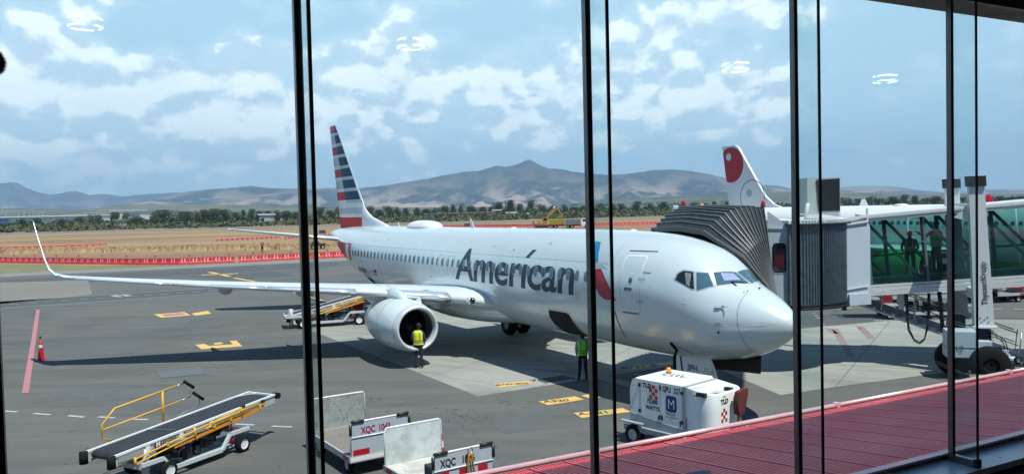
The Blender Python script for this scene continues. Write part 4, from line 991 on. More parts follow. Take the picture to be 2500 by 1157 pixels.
# fin with flag stripes: grid of cells, material per cell
TEx = lambda z: 37.75 + (z-5.3)/(12.25-5.3)*1.65
def LEx(z): return 33.35 - 0 + (z-6.95)/(12.25-6.95)*4.75 if z > 6.95 else 33.35
rows = []; zt = 12.22; P_ = .765
for k in range(7): rows += [(zt-k*P_, 'blue' if 1 else '', k), (zt-k*P_-.54, 'gap', k)]
zlist = []; info = []
z = zt
for k in range(7):
    h1_ = .50 if k == 0 else .555
    zlist.append(z); info.append(('B', k)); z -= h1_; zlist.append(z); info.append(('G', k)); z -= .765-.555
z_low = z
for h_, kd in ((.30, 'W'), (.40, 'g'), (.22, 'W'), (.78, 'R'), (.30, 'W')):
    zlist.append(z); info.append((kd, 0)); z -= h_
zlist.append(z)
bound = lambda z: TEx(z) - (.62 + (12.22-z)*.235)
# dorsal included: LE below z 6.95 flares forward
def LEfull(z):
    if z > 6.95: return LEx(z)
    t = (6.95-z)/(6.95-5.4); return 33.35 - 4.2*t**2.1 - .25*t
mb = MB(LW); V = {}
def fy(x, z, xl, xt):
    u = max(0., min(1., (x-xl)/(xt-xl))); th = .10*(1-.35*(z-5.3)/7)
    c = min(xt-xl, 5.2); return max(.012, 5*th*c*(.2969*math.sqrt(u)-.126*u-.3516*u*u+.2843*u**3-.1036*u**4)*.55)
def cols(z):
    xl, xt = LEfull(z), TEx(z); b = bound(z); s_ = xl if z > 6.9 else 33.3
    le2 = (LEx(z) if z > 6.95 else 33.15)+.16
    return [xt, xt-(xt-b)*.5, b, b-(b-le2)*.33, b-(b-le2)*.66, le2] + ([le2+(xl-le2)*t for t in (.1, .25, .45, .7, .9, 1.0)] if z <= 6.95 else [le2+(xl-le2)*t for t in (.3, .55, .75, .88, .96, 1.0)])
FS = {}
for side in (1, -1):
    G_ = [[mb.bm.verts.new(A(x, side*fy(x, z, LEfull(z), TEx(z)) if j < 11 else 0, z)) for j, x in enumerate(cols(z))] for z in zlist]
    for i in range(len(zlist)-1):
        kd, k = info[i]
        for j in range(11):
            m = LW
            if kd == 'B':
                if j < 2: m = LRED if k % 2 == 0 else LGR
                elif j < 5: m = LDB
                elif zlist[i] > 6.9: m = POLISH if j > 5 else LW
            elif kd == 'G':
                m = LGR if (j < 5) else LW
                if j < 2: m = LW
                if j >= 6 and zlist[i] > 7.0: m = POLISH
            elif kd == 'R' and j < 5: m = LRED
            elif kd == 'g' and j < 5: m = LGR
            mb.use(m); mb.sm = True; mb.face([G_[i][j], G_[i][j+1], G_[i+1][j+1], G_[i+1][j]])
    FS[side] = G_
mb.use(LW); mb.face([v for v in FS[1][0]] + [v for v in FS[-1][0]][::-1][1:] if 0 else [FS[1][0][j] for j in range(12)] + [FS[-1][0][j] for j in range(10, -1, -1)])
for i in range(len(zlist)-1): mb.face([FS[1][i][0], FS[1][i+1][0], FS[-1][i+1][0], FS[-1][i][0]])
bmesh.ops.remove_doubles(mb.bm, verts=mb.bm.verts, dist=.0005)
mb.build('tail_fin', PLANE)
# radome hump of the satellite dish, antennas
rg = []
for i in range(15):
    u = i/14; x = 26.0-3.5*u; r_ = max(.02, (1-abs(2*u-1)**3.2))**.5
    rg.append([A(x, math.cos(a)*.62*r_, 5.38 + math.sin(a)*.42*r_ if math.sin(a) > 0 else 5.38+math.sin(a)*.1) for a in [2*PI*k/20 for k in range(20)]])
mb = MB(WHITE); mb.loft(rg); mb.build('satellite_radome', PLANE)
for x, h_ in ((18.95, .44), (27.8, .22)):
    mb = MB(WHITE); mb.prism([A(x, 0, 5.44), A(x-.42*h_/.44, 0, 5.44), A(x+.02, 0, 5.46+h_), A(x+.10, 0, 5.46+h_)], A(0, .02, 0)-A(0, 0, 0)); mb.build('blade_antenna', PLANE)
mb = MB(WHITE); mb.ball(A(6.9, .0, 5.44), .09, 6, (1.6, 1.6, .6)); mb.ball(A(15.0, 0, 5.46), .09, 6, (1.6, 1.6, .6)); mb.build('antenna_dome', PLANE)
# nose gear
mb = MB(GREYP); mb.cyl(A(4.0, 0, .4), A(3.9, 0, 1.9), .08, .10, 12); mb.cyl(A(4.0, -.25, .35), A(4.0, .25, .35), .06, n=8); mb.cyl(A(3.98, 0, .9), A(3.2, 0, 1.6), .04, n=8); mb.build('nose_gear_leg', PLANE)
for yy in (-.20, .20): mb = MB(RUBBER); wheel(mb, A(4.0, yy, .345), .345, .2, GREYP, .5, A(0, 1, 0)-A(0, 0, 0)); mb.build('nose_wheel', PLANE)
for side in (1, -1):
    mb = MB(WHITE if side > 0 else BLACK); y = .45*side
    mb.prism([A(4.42, y, 1.52), A(4.38, y, 1.22), A(4.22, y, 1.02), A(2.50, y, 1.10), A(2.62, y, 1.40), A(2.75, y, 1.62), A(2.9, y, 1.66)] if side > 0 else [A(4.4, y, 1.5), A(4.3, y, 1.05), A(1.66, y, 1.25), A(1.62, y, 1.8)], A(0, .03, 0)-A(0, 0, 0)); d_ = mb.build('nose_gear_door', PLANE)
    if side > 0:
        yd = A(0, y+.034, 0); 
        writing('73-8', A(2.62, .487, 1.14), A(-1, 0, 0)-A(0, 0, 0), (0, 0, 1), .27, mat('door_yellow', (.55, .45, .05), .5), d_, 'door_number', align='RIGHT', bold=.002)
        writing('3PH', A(3.32, .487, 1.15), A(-1, 0, 0)-A(0, 0, 0), (0, 0, 1), .27, LIV, d_, 'door_number', align='RIGHT', bold=.006)
        mb = MB(BLACK); mb.beam(A(4.08, .50, 1.56), A(4.0, .50, 1.04), .03, .03); mb.beam(A(4.0, .50, 1.04), A(4.15, .50, .85), .03, .03); mb.build('door_strut', PLANE)
mb = MB(mat('wheel_bay', (.006, .006, .007), .9)); mb.prism([A(4.4, -.43, 1.49), A(1.75, -.43, 1.72), A(1.75, .43, 1.72), A(4.4, .43, 1.49)], (0, 0, -.03)); mb.build('wheel_bay', PLANE)
# ================================================================== TERMINAL WINDOW WALL
FD = Vector((.8844, .4667, 0)).normalized(); FN = Vector((-FD.y, FD.x, 0))      # along the wall, outward
P0 = Vector((-.903, 3.555, 0)); LS = 1.5
def fw(s, n, z): return P0 + FD*s + FN*n + Vector((0, 0, z))
Z0, Z1 = 4.46, 7.68
FRM = mat('mullion_black', (.012, .011, .012), .4, metal=.3, var=.2); FRG = mat('mullion_grey', (.17, .17, .165), .35, metal=.7, var=.1)
PANE = glassmat('window_glass', (.955, .99, .99), .6); FING = glassmat('fin_glass', (.93, .985, .98), .5, (.40, .58, .58), .05)
tw = thing('window_wall', 'floor-to-ceiling glass wall of the departure lounge with slim black bars and glass fins', 'window wall', (0, 0, 0))
for i in range(-4, 9):
    mb = MB(FRM)
    def bar(mb, s, na, nb, w, z0, z1):
        a = [fw(s-w/2, na, z0), fw(s+w/2, na, z0), fw(s+w/2, nb, z0), fw(s-w/2, nb, z0)]; mb.prism(a, (0, 0, z1-z0))
    bar(mb, i*LS, .0, .032, .026, Z0, Z1); mb.use(FRG); bar(mb, i*LS-.017, -.002, .034, .008, Z0, Z1); mb.build('mullion', tw)
    mb = MB(FING); bar(mb, i*LS, -.163, -.003, .012, Z0+.05, Z1+.1); mb.build('glass_fin', tw)
    mb = MB(FRM); bar(mb, i*LS, -.173, -.164, .016, Z0+.0, Z1+.1); mb.build('fin_edge', tw)
    mb = MB(FRG); bar(mb, i*LS, -.172, -.0, .036, Z0-.005, Z0+.045); mb.use(FRM); bar(mb, i*LS, -.182, -.152, .045, Z0-.004, Z0+.055); bar(mb, i*LS, -.172, -.0, .04, Z1+.04, Z1+.1); mb.build('fin_shoe', tw)
    mb = MB(PANE); bar(mb, i*LS+LS/2, .018, .026, LS-.046, Z0+.0, Z1); mb.build('pane', tw)
HEAD = mat('header_maroon', (.035, .012, .012), .45, var=.2); PANEL = mat('soffit_grey', (.035, .037, .04), .5)
def slab(mb, s0, s1, n0, n1, z0, z1): mb.prism([fw(s0, n0, z0), fw(s1, n0, z0), fw(s1, n1, z0), fw(s0, n1, z0)], (0, 0, z1-z0))
mb = MB(HEAD); slab(mb, -9, 14, -.0, .28, Z1+.002, Z1+.20); mb.use(PANEL); slab(mb, -9, 14, -.50, -.004, Z1+.105, Z1+.30); mb.build('header_beam', tw)
mb = MB(FRM)
for i in range(-5, 10): slab(mb, i*1.5+.55, i*1.5+.565, -.49, -.01, Z1+.098, Z1+.1049)
mb.build('soffit_joint', tw)
mb = MB(mat('upper_wall', (.05, .05, .05), .8)); slab(mb, -9, 14, -.02, .08, Z1+.31, 8.2); mb.build('upper_wall', tw)
SILL = mat('sill_aluminium', (.85, .88, .92), .35, metal=.1, var=.12, scale=2, dirt=.25, dirtcol=(.2, .22, .25))
mb = MB(SILL); slab(mb, -9, 14, -.20, .075, Z0-.05, Z0-.006); mb.build('sill', tw)
mb = MB(BLACK)
for i in range(-6, 10):
    for d_ in (.35, .95):
        c = fw(i*1.5+d_, -.11, Z0-.0058); mb.poly([c+FD*math.cos(a)*.012+FN*math.sin(a)*.012 for a in [2*PI*k/10 for k in range(10)]])
mb.build('sill_hole', tw)
# lounge
FLR = mat('lounge_floor', (.10, .12, .14), .18, var=.1); ROOMD = mat('lounge_wall', (.055, .05, .045), .9)
def st(o, kind='structure'): return tag(o, kind=kind)
mb = MB(FLR); slab(mb, -9, 14, -14, -.42, 4.36, 4.46); st(mb.build('lounge_floor'))
mb = MB(BLACK); slab(mb, -9, 14, -.42, -.205, 4.30, 4.38); st(mb.build('floor_trench'))
mb = MB(ROOMD); slab(mb, -9.2, 14.2, -14.3, -14, 4.3, 8.2); st(mb.build('lounge_back_wall'))
mb = MB(ROOMD); slab(mb, -9.2, -9, -14, .2, 4.3, 8.2); st(mb.build('lounge_side_wall')); mb = MB(ROOMD); slab(mb, 14, 14.2, -14, .2, 4.3, 8.2); st(mb.build('lounge_side_wall'))
mb = MB(ROOMD); slab(mb, -9.2, 14.2, -14.3, .1, 8.205, 8.26); st(mb.build('lounge_ceiling'))
mb = MB(mat('terminal_wall', (.35, .35, .34), .8)); slab(mb, -9, 40, -14, -.02, -.5, 4.28); o = mb.build('terminal_wall'); tag(o, 'plain lower wall of the terminal under the red roof', 'wall')
RING = mat('ring_lamp_glow', (1, .97, .90), .5, emit=11.)
for i, (px, py, dia) in enumerate(((208, 66, .135), (1003, 116, .135), (1796, 171, .16), (2161, 199, .155))):
    d = ray(px, py); D = (8.02-CAMH)/d.z; V = Vector((0, 0, CAMH)) + d*D
    k = (V-P0).dot(FN)-.022; M_ = V - FN*2*k
    if (M_-P0).dot(FN) < -13.8: M_ += FN*(-13.8-(M_-P0).dot(FN))
    t = thing('ceiling_lamp', ['ring lamp of the lounge, its reflection highest at the far left of the glass', 'ring lamp of the lounge, reflected left of the second thick window bar', 'ring lamp of the lounge, reflected left of the third thick window bar', 'ring lamp of the lounge, its reflection farthest right in the sky'][i], 'lamp', M_, 0, 'round ceiling lamps of the lounge')
    mb = MB(RING)
    for dr, zz in ((1, 0), (.96, .07)):
        for a0 in range(3):
            aa = a0*2.094+i*.7; mb.tube([(math.cos(aa+q_*.17)*dia*dr, math.sin(aa+q_*.17)*dia*dr, zz) for q_ in range(10)], .014, 6)
    mb.build('ring_tube', t)
    mb = MB(BLACK); mb.cyl((0, 0, .03), (0, 0, .18), .012, n=6); mb.tube([(math.cos(a)*dia*1.0, math.sin(a)*dia, .025) for a in [2*PI*k/24 for k in range(24)]], .03, 5, True); mb.build('canopy', t)
# left edge post and fuzzy ball
p = at(5, 1157, 2.3); mb = MB(BLACK); mb.box((p.x-.03, 2.3, 5.45), (.075, .05, 2.0), FD.to_track_quat('X', 'Z')); mb.use(FRG).box((p.x-.018, 2.268, 5.45), (.006, .012, 2.0)); mb.use(BLACK).box((p.x-.05, 2.35, 4.485), (.28, .28, .05)); o = mb.build('queue_post'); tag(o, 'slim black upright post cut by the left edge of the view', 'post')
p = at(-23, 153, 1.6); mb = MB(HAIR); rb = random.Random(3)
mb.ball((0, 0, 0), .0245, 12)
for i in range(1500):
    d = Vector((rb.gauss(0, 1), rb.gauss(0, 1), rb.gauss(0, 1))).normalized(); x = d.orthogonal()*.0004; e = (d+Vector((rb.gauss(0, .35), rb.gauss(0, .35), rb.gauss(0, .35)))).normalized()
    mb.poly([d*.024-x, d*.024+x, d*.024+e*.0055])
o = mb.build('fuzzy_ball'); o.location = p; tag(o, 'small round fuzzy black thing poking in at the upper left edge', 'ball')

# red ribbed roof outside
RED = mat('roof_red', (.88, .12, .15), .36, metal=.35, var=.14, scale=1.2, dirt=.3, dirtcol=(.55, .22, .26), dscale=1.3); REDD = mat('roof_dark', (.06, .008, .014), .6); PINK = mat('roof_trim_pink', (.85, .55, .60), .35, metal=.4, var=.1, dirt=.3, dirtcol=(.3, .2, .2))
mb = MB(RED); rib = .035; sA, sB = -6.0, 30.0; n_ = int((sB-sA)/rib); ra, rb_ = [], []
zi, zo, no = 4.44, 4.17, 2.24
k = 0; s = sA; prof = []
while s < sB:
    if k % 10 == 9: prof += [(s, 0), (s+.002, -.034), (s+.018, -.034), (s+.020, 0)]; s += rib*.9
    else: prof += [(s, 0), (s+.015, 0), (s+.020, -.017), (s+.030, -.017)]; s += rib
    k += 1
V_ = [[fw(s, n, z+h) for s, h in prof] for n, z in ((.16, zi), (no, zo))]
mb.loft(V_, closed=False, cap=False, smooth=False)
rf = thing('ribbed_roof', 'dark red corrugated metal roof below the window with a pink gutter rim', 'roof')
mb.build('roofing', rf)
mb = MB(PINK); mb.beam(fw(-6, .13, zi+.03), fw(30, .13, zi+.03), .16, .012, FN*.3+Vector((0, 0, 1))); mb.build('wall_flashing', rf)
mb = MB(PINK)
s = -6
while s < 30: mb.tube([fw(s, no+.05, zo+.012), fw(s+2.995, no+.05, zo+.012)], .024, 8); mb.box(fw(s, no+.05, zo+.012), (.05, .06, .06), FD.to_track_quat('X', 'Z')); s += 3
mb.build('gutter_rim', rf)
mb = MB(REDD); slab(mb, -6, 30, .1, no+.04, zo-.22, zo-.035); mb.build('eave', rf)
mb = MB(mat('roof_patch', (.25, .22, .24), .7)); c = fw(3.0, 1.0, 4.345); mb.poly([c+FD*math.cos(a)*.16+FN*math.sin(a)*.05+Vector((0, 0, -.0)) for a in [2*PI*k/12 for k in range(12)]]); mb.build('repair_patch', rf)

# ================================================================== BOARDING BRIDGE
BELL = mat('bellows_fabric', (.040, .052, .058), .55, var=.3, scale=3, bump=.5, bscale=6, dirt=.5, dirtcol=(.13, .15, .16), dscale=3); BELE = mat('bellows_rib', (.13, .14, .145), .4)
BWALL = mat('bridge_wall', (.46, .53, .60), .42, var=.04, dirt=.25, dirtcol=(.30, .34, .38), dscale=.8); BWHT = mat('bridge_white', (.62, .64, .64), .45, var=.05, dirt=.25, dirtcol=(.35, .36, .36)); SLAT = mat('curtain_slat', (.15, .20, .23), .32, metal=.5, var=.25, scale=4)
bg_ = thing('boarding_bridge', 'grey boarding bridge with green glass tunnel and black bellows hood on the airliner', 'boarding bridge', (0, 0, 0))
def mixv(a, b, t): return a*(1-t)+b*t
NT0, FT0 = ac(4.75, -1.25, 5.40), ac(7.35, -1.25, 5.46)
F1 = Vector((9.17, 29.5, 6.13)); FT1 = F1 + AX*3.2 + Vector((0, 0, .02)); NB1 = Vector((9.55, 29.45, 2.75)); FB1 = NB1 + AX*3.2
NM0, NB0 = ac(3.3, -1.55, 4.55), ac(2.35, -1.95, 3.35); NL0 = ac(2.3, -2.1, 2.8)
def rib_pts(t, pin):
    # far bottom, far top, ridge, near top, near shoulder, near bottom
    ft = mixv(FT0, FT1, t); nt_ = mixv(NT0, F1, t); arch = .95*math.sin(PI*t)*.0
    lift = Vector((0, 0, .42*math.sin(PI*min(1, t*1.05))**.8))
    ft += lift*.9; nt_ += lift*.85
    rd = (ft+nt_)/2 + Vector((0, 0, .10*(1-t)))
    nm = mixv(NM0, mixv(F1, NB1, .35), t) + lift*.35; nb = mixv(NB0, mixv(F1, NB1, .75), t); nl = mixv(NL0, NB1, t); fb = mixv(ac(7.6, -2.0, 3.0), FB1, t)
    fm = (ft+fb)/2
    c = (ft+nt_+nl+fb)/4; pts = [fb, fm, ft, rd, nt_, nm, nb, nl]
    return [p + (c-p).normalized()*pin for p in pts]
NR = 13; rings = []
for i in range(NR):
    rings.append(rib_pts(i/(NR-1), 0))
    if i < NR-1: rings.append(rib_pts((i+.5)/(NR-1), .16))
mb = MB(BELL); mb.loft(rings, closed=False, cap=False, smooth=False)
inner = [rib_pts(i/(NR-1), .20) for i in range(NR)]
mb.build('bellows', bg_)
for i in range(NR): mb = MB(BELE if i else BELL); q_ = rib_pts(i/(NR-1), -.012); mb.tube(q_[1:], .022 if i else .06, 5); mb.build('bellows_rib', bg_)
mb = MB(BELL); q_ = rib_pts(0, -.02); q2 = rib_pts(0, .16); 
for a, b, c, d in zip(q_[2:], q_[3:], q2[3:], q2[2:]): mb.poly([a, b, c-AX*0, d])
mb.build('bumper_curtain', bg_)
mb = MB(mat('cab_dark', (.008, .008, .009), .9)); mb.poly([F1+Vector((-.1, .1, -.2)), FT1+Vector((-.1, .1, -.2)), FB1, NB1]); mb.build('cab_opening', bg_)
def wallp(mb, a, b, z0a, z1a, z0b, z1b, th=.06):
    a = Vector(a); b = Vector(b); d = (b-a); n = Vector((-d[1], d[0], 0)).normalized()*th
    mb.prism([Vector((a[0], a[1], z0a)), Vector((b[0], b[1], z0b)), Vector((b[0], b[1], z1b)), Vector((a[0], a[1], z1a))], n)
mb = MB(BWALL); wallp(mb, (9.30, 29.5), (10.02, 29.28), 2.62, 6.0, 2.58, 5.42); cw = mb.build('cab_wall', bg_)
mb = MB(BWHT); mb.beam((9.30, 29.46, 5.42), (10.02, 29.25, 5.36), .03, .03); mb.beam((9.35, 29.46, 2.72), (10.02, 29.25, 2.68), .03, .03); mb.build('cab_trim', cw)
def quadface(mb, o, x, y, pts): mb.poly([o+x*a+y*b for a, b in pts])
wx = (Vector((10.02, 29.28, 0))-Vector((9.30, 29.5, 0))).normalized(); wn = Vector((wx.y, -wx.x, 0)); wo = Vector((9.68, 29.384, 4.3))+wn*.012
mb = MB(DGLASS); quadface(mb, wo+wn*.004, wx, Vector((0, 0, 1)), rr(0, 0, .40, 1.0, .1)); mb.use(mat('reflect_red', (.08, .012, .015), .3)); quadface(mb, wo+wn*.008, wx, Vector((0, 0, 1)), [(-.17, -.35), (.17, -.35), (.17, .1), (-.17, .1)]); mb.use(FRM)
for q_ in ringpolys(rr(0, 0, .47, 1.07, .13), rr(0, 0, .40, 1.0, .10)): quadface(mb, wo+wn*.012, wx, Vector((0, 0, 1)), q_)
mb.build('cab_window', cw)
# curtains of the rotating cab
CC = Vector((11.25, 31.05, 0)); arc = []
a0 = math.atan2(29.2-CC.y, 9.93-CC.x); a1 = math.atan2(30.25-CC.y, 12.42-CC.x); RA = (Vector((9.93, 29.2, 0))-CC).length; RB = (Vector((12.42, 30.25, 0))-CC).length
NSL = 30; pts = []
for i in range(NSL*2+1):
    t = i/(NSL*2); a = a0+(a1-a0)*t; r_ = RA+(RB-RA)*t
    r_ = r_*(1-.13*math.sin(PI*t)) + (.055 if i % 2 else 0); pts.append(CC+Vector((math.cos(a)*r_, math.sin(a)*r_, 0)))
mb = MB(SLAT); mb.loft([[p+Vector((0, 0, 2.58)) for p in pts], [p+Vector((0, 0, 5.50)) for p in pts]], closed=False, cap=False, smooth=False)
for p in pts[1::2]: mb.tube([p+Vector((0, 0, 2.58)), p+Vector((0, 0, 5.5))], .012, 4)
mb.build('curtain', bg_)
mb = MB(BLACK); mb.loft([[p+Vector((0, 0, 2.46)) for p in pts], [p+Vector((0, 0, 2.57)) for p in pts]], closed=False, cap=False); mb.build('curtain_track', bg_)
mb = MB(BWHT); top = [p + (p-CC).normalized()*.10 for p in pts] + [CC+Vector((2.4, .4, 0)), CC+Vector((1.2, 2.3, 0)), CC+Vector((-1.4, 1.6, 0))]
mb.prism([p+Vector((0, 0, 5.52)) for p in top], (0, 0, .12)); mb.build('cab_roof', bg_)
mb = MB(BELL); mb.tube([p+(p-CC).normalized()*.13+Vector((0, 0, 5.50)) for p in pts], .045, 6); mb.build('roof_edge', bg_)
mb = MB(BLACK); mb.prism([p+Vector((0, 0, 2.40)) for p in top], (0, 0, .05)); mb.build('cab_floor', bg_)
mb = MB(BLACK); mb.box((9.9, 29.5, 2.50), (1.2, .5, .16), -.3); mb.box((12.3, 30.1, 2.32), (.14, .14, .16)); mb.build('cab_bumper', bg_)
# white end panel
mb = MB(BWALL); wallp(mb, (12.40, 30.27), (13.50, 30.58), 2.66, 5.50, 2.78, 5.66, .07); pn = mb.build('end_panel', bg_)
mb = MB(BWHT); mb.beam((12.40, 30.22, 5.62), (13.40, 30.5, 5.72), .05, .10); mb.beam((12.40, 30.22, 5.42), (13.40, 30.5, 5.52), .04, .07); mb.box((13.36, 30.5, 5.75), (.07, .07, .5)); mb.beam((12.42, 30.24, 2.98), (13.40, 30.5, 3.10), .03, .04); mb.build('end_panel_trim', pn)
mb = MB(BWALL); mb.box((13.0, 30.45, 2.60), (.95, .18, .42), .27); mb.build('end_panel_skirt', pn)
# tunnel
T0 = Vector((13.52, 30.62, 2.70)); TD = Vector((.957, -.293, .075)); TN = Vector((.293, .957, 0)); TU = Vector((-.07, .02, 1))
def T(s, w, h): return T0 + TD*s + TN*w + TU*h
TL, TW, THt = 16., 2.9, 2.98
def tbox(mb, s0, s1, w0, w1, h0, h1):
    mb.prism([T(s0, w0, h0), T(s1, w0, h0), T(s1, w1, h0), T(s0, w1, h0)], TU*(h1-h0))
mb = MB(BWHT)
tbox(mb, 0, TL, -.10, 0, .0, .16); tbox(mb, 0, TL, -.06, 0, .18, .30); tbox(mb, 0, TL, -.02, 0, .32, .40); tbox(mb, 0, TL, TW, TW+.1, 0, .40); mb.build('floor_beam', bg_)
mb = MB(BWHT); tbox(mb, 0, TL, -.10, 0, 2.80, 2.98); tbox(mb, 0, TL, -.14, -.102, 2.92, 3.0); tbox(mb, 0, TL, TW, TW+.1, 2.8, 2.98); mb.use(GREYP); tbox(mb, 1.5, 4.6, -.118, -.104, 2.82, 2.90); mb.build('roof_beam', bg_)
mb = MB(BWHT); tbox(mb, 0, TL, -.1, TW+.1, 3.002, 3.05); mb.build('roof', bg_)
mb = MB(mat('tunnel_floor', (.02, .022, .022), .7)); tbox(mb, 0, TL, .003, TW-.003, .30, .42); mb.build('floor', bg_)
mb = MB(mat('tunnel_ceiling', (.10, .12, .12), .7)); tbox(mb, 0, TL, .003, TW-.003, 2.86, 2.93); mb.build('ceiling', bg_)
GT = glassmat('tunnel_glass', (.66, .84, .81), 1.0, (.08, .17, .16), .07)
TFR = mat('tunnel_frame', (.10, .16, .16), .5)
for w in (.02, TW-.02):
    for k in range(8):
        mb = MB(GT); tbox(mb, k*1.93+.03, (k+1)*1.93-.03, w-.006, w+.006, .43, 2.79); mb.build('tunnel_pane', bg_)
for k in range(9):
    s = k*1.93
    mb = MB(BLACK if k else BLACK); tbox(mb, s-.035, s+.035, -.03, .05, .42, 2.8); mb.build('tunnel_post', bg_)
    mb = MB(TFR); tbox(mb, s+.04, s+.12, -.02, .10, .42, 2.8); tbox(mb, s-.9-.07, s-.9+.07, TW-.12, TW-.03, .42, 2.86); mb.build('tunnel_post', bg_)
    mb = MB(TFR); mb.beam(T(s+.08, .07, 2.76), T(s+1.85, .07, .46), .05, .11); mb.beam(T(s-.9, TW-.08, 2.76), T(s+.9, TW-.08, .46), .06, .12); mb.build('tunnel_brace', bg_)
    mb = MB(STEEL); 
    for h_ in (1.0, 1.9): mb.cyl(T(s, -.035, h_), T(s, -.06, h_), .035, n=10)
    mb.build('glass_bolt', bg_)
mb = MB(TFR); tbox(mb, 0, TL, TW-.14, TW-.10, 1.25, 1.33); tbox(mb, 0, TL, .1, .14, .62, .68); mb.build('tunnel_rail', bg_)
# columns
def column(base, label_text):
    b = Vector(base); tilt = Vector((-.045, .012, 1))
    def cpt(dx, dy, z): return b + tilt*z + FDc*dx + FNc*dy
    FDc = Vector((.957, -.293, 0)); FNc = Vector((.293, .957, 0))
    mb = MB(BWHT); z0, z1 = 1.80, 6.70
    mb.loft([[cpt(sx_*w, sy_*w*.55, z) for sx_, sy_ in ((-1, -1), (1, -1), (1, 1), (-1, 1))] for z, w in ((z0, .31), (z0+.05, .31), (z1, .245))], smooth=False); col = mb.build('column', bg_)
    mb = MB(BWHT); mb.loft([[cpt(sx_*.40, sy_*.30, z) for sx_, sy_ in ((-1, -1), (1, -1), (1, 1), (-1, 1))] for z in (z0-.06, z0)], smooth=False)
    mb.use(BLACK)
    for q_ in ((-.12, 2.1), (.10, 2.12), (-.1, 1.95), (.12, 1.94), (.0, 2.03)): mb.ball(cpt(q_[0], -.175, q_[1]), .022, 5)
    mb.build('column_flange', col)
    mb = MB(mat('column_cap', (.02, .018, .018), .8)); mb.loft([[cpt(sx_*.29, sy_*.22, z) for sx_, sy_ in ((-1, -1), (1, -1), (1, 1), (-1, 1))] for z in (z1+.002, z1+.36)], smooth=False); mb.build('column_cap', col)
    mb = MB(NAVY); mb.loft([[cpt(sx_*.20, sy_*.14, z) for sx_, sy_ in ((-1, -1), (1, -1), (1, 1), (-1, 1))] for z in (.6, z0-.06)], smooth=False); mb.build('inner_column', col)
    if label_text:
        up = tilt.normalized(); bm = None
        writing(label_text, cpt(.13, -.165-.012, 2.55), up, -FDc, .26, mat('column_ink', (.03, .04, .06), .5), col, 'column_lettering', align='LEFT', bold=.004)
    return cpt
cA = column((16.62, 28.45, 0), 'ThyssenKrupp'); cB = column((17.75, 32.1, 0), None)
mb = MB(BWHT); mb.beam((16.35, 28.55, 5.95), (17.5, 32.2, 5.95), .22, .3); mb.beam((16.4, 28.6, 2.9), (17.6, 32.0, 2.9), .3, .34); mb.prism([cA(-.3, 0, 6.0), cA(-.75, 0, 5.62), cA(-.3, 0, 5.5)], (.02, .06, 0)); mb.build('lift_crosshead', bg_)
# bogie
mb = MB(BWALL); c = Vector((15.95, 28.5, 1.62)); mb.box((15.55, 28.2, 1.42), (.95, .8, .62), -.3, .05); mb.box((15.6, 28.2, .95), (1.05, .8, .32), -.3, .03); mb.box((16.35, 28.2, .95), (.5, .45, .75), -.3, .02); mb.build('bogie_frame', bg_)
mb = MB(BLACK); mb.box((16.75, 28.05, .95), (.28, .2, .36), -.3); mb.tube([(16.5, 28.1, 1.75), (16.95, 27.9, 1.35), (17.05, 27.9, 1.05), (16.85, 27.95, .88), (16.5, 28.0, .92)], .018, 6); mb.tube([(16.5, 28.1, 1.7), (16.88, 27.9, 1.3), (16.95, 27.9, 1.08), (16.8, 27.95, .93), (16.5, 28.0, .95)], .018, 6); mb.use(BWALL); mb.box((16.98, 27.95, .85), (.2, .18, .34), -.3); mb.build('control_box', bg_)
for c, nm in (((15.7, 28.85, .62), 0), ((16.15, 27.45, .62), 1)):
    mb = MB(RUBBER); wheel(mb, c, .62, .46, RUBBER, .42, (-.25, -.97, 0), n=32); mb.build('bridge_wheel', bg_)
mb = MB(DSTEEL); mb.tube([(14.95, 28.2, .62), (14.75, 28.3, .62), (15.2, 27.3, .35), (16.3, 26.8, .35)], .03, 6); mb.tube([(14.75, 28.3, .55), (15.2, 27.3, .28)], .025, 6); mb.use(YELLOW); mb.box((15.8, 26.95, .3), (1.1, .07, .1), -.3); mb.build('wheel_guard', bg_)
writing('19', (15.32, 27.83, 1.02), (.955, -.295, 0), (0, 0, 1), .3, mat('column_ink', (.03, .04, .06), .5), bg_, 'unit_number')
# hanging cable loops and posts
mb = MB(BLACK)
for dd in (0, .04, -.05):
    mb.tube([at(2212+dd*100, 715, 30.3), at(2214, 770, 30.3), at(2219-dd*60, 806, 30.2), at(2232, 830+dd*50, 30.1), at(2245, 837+dd*60, 30.1), at(2257, 828+dd*40, 30.1), at(2264+dd*40, 800, 30.2), at(2267, 770, 30.3), at(2268+dd*50, 715, 30.3)], .016, 6)
mb.tube([at(2213, 715, 30.28), at(2215, 768, 30.28)], .055, 6); mb.tube([at(2268, 715, 30.28), at(2267, 768, 30.28)], .055, 6)
mb.tube([at(2293, 712, 30.1), at(2298, 760, 30.1), at(2302, 812, 30.1)], .075, 6); mb.tube([at(2302, 812, 30.1), at(2306, 834, 30.), at(2316, 840, 30.), at(2328, 838, 29.9)], .03, 6); mb.build('cable_loop', bg_)
mb = MB(BWHT); c = at(2200, 722, 30.8); mb.box(c, (.26, .3, .5), -.3); mb.box(c-Vector((0, 0, .35)), (.18, .2, .3), -.3); mb.build('cable_bracket', bg_)
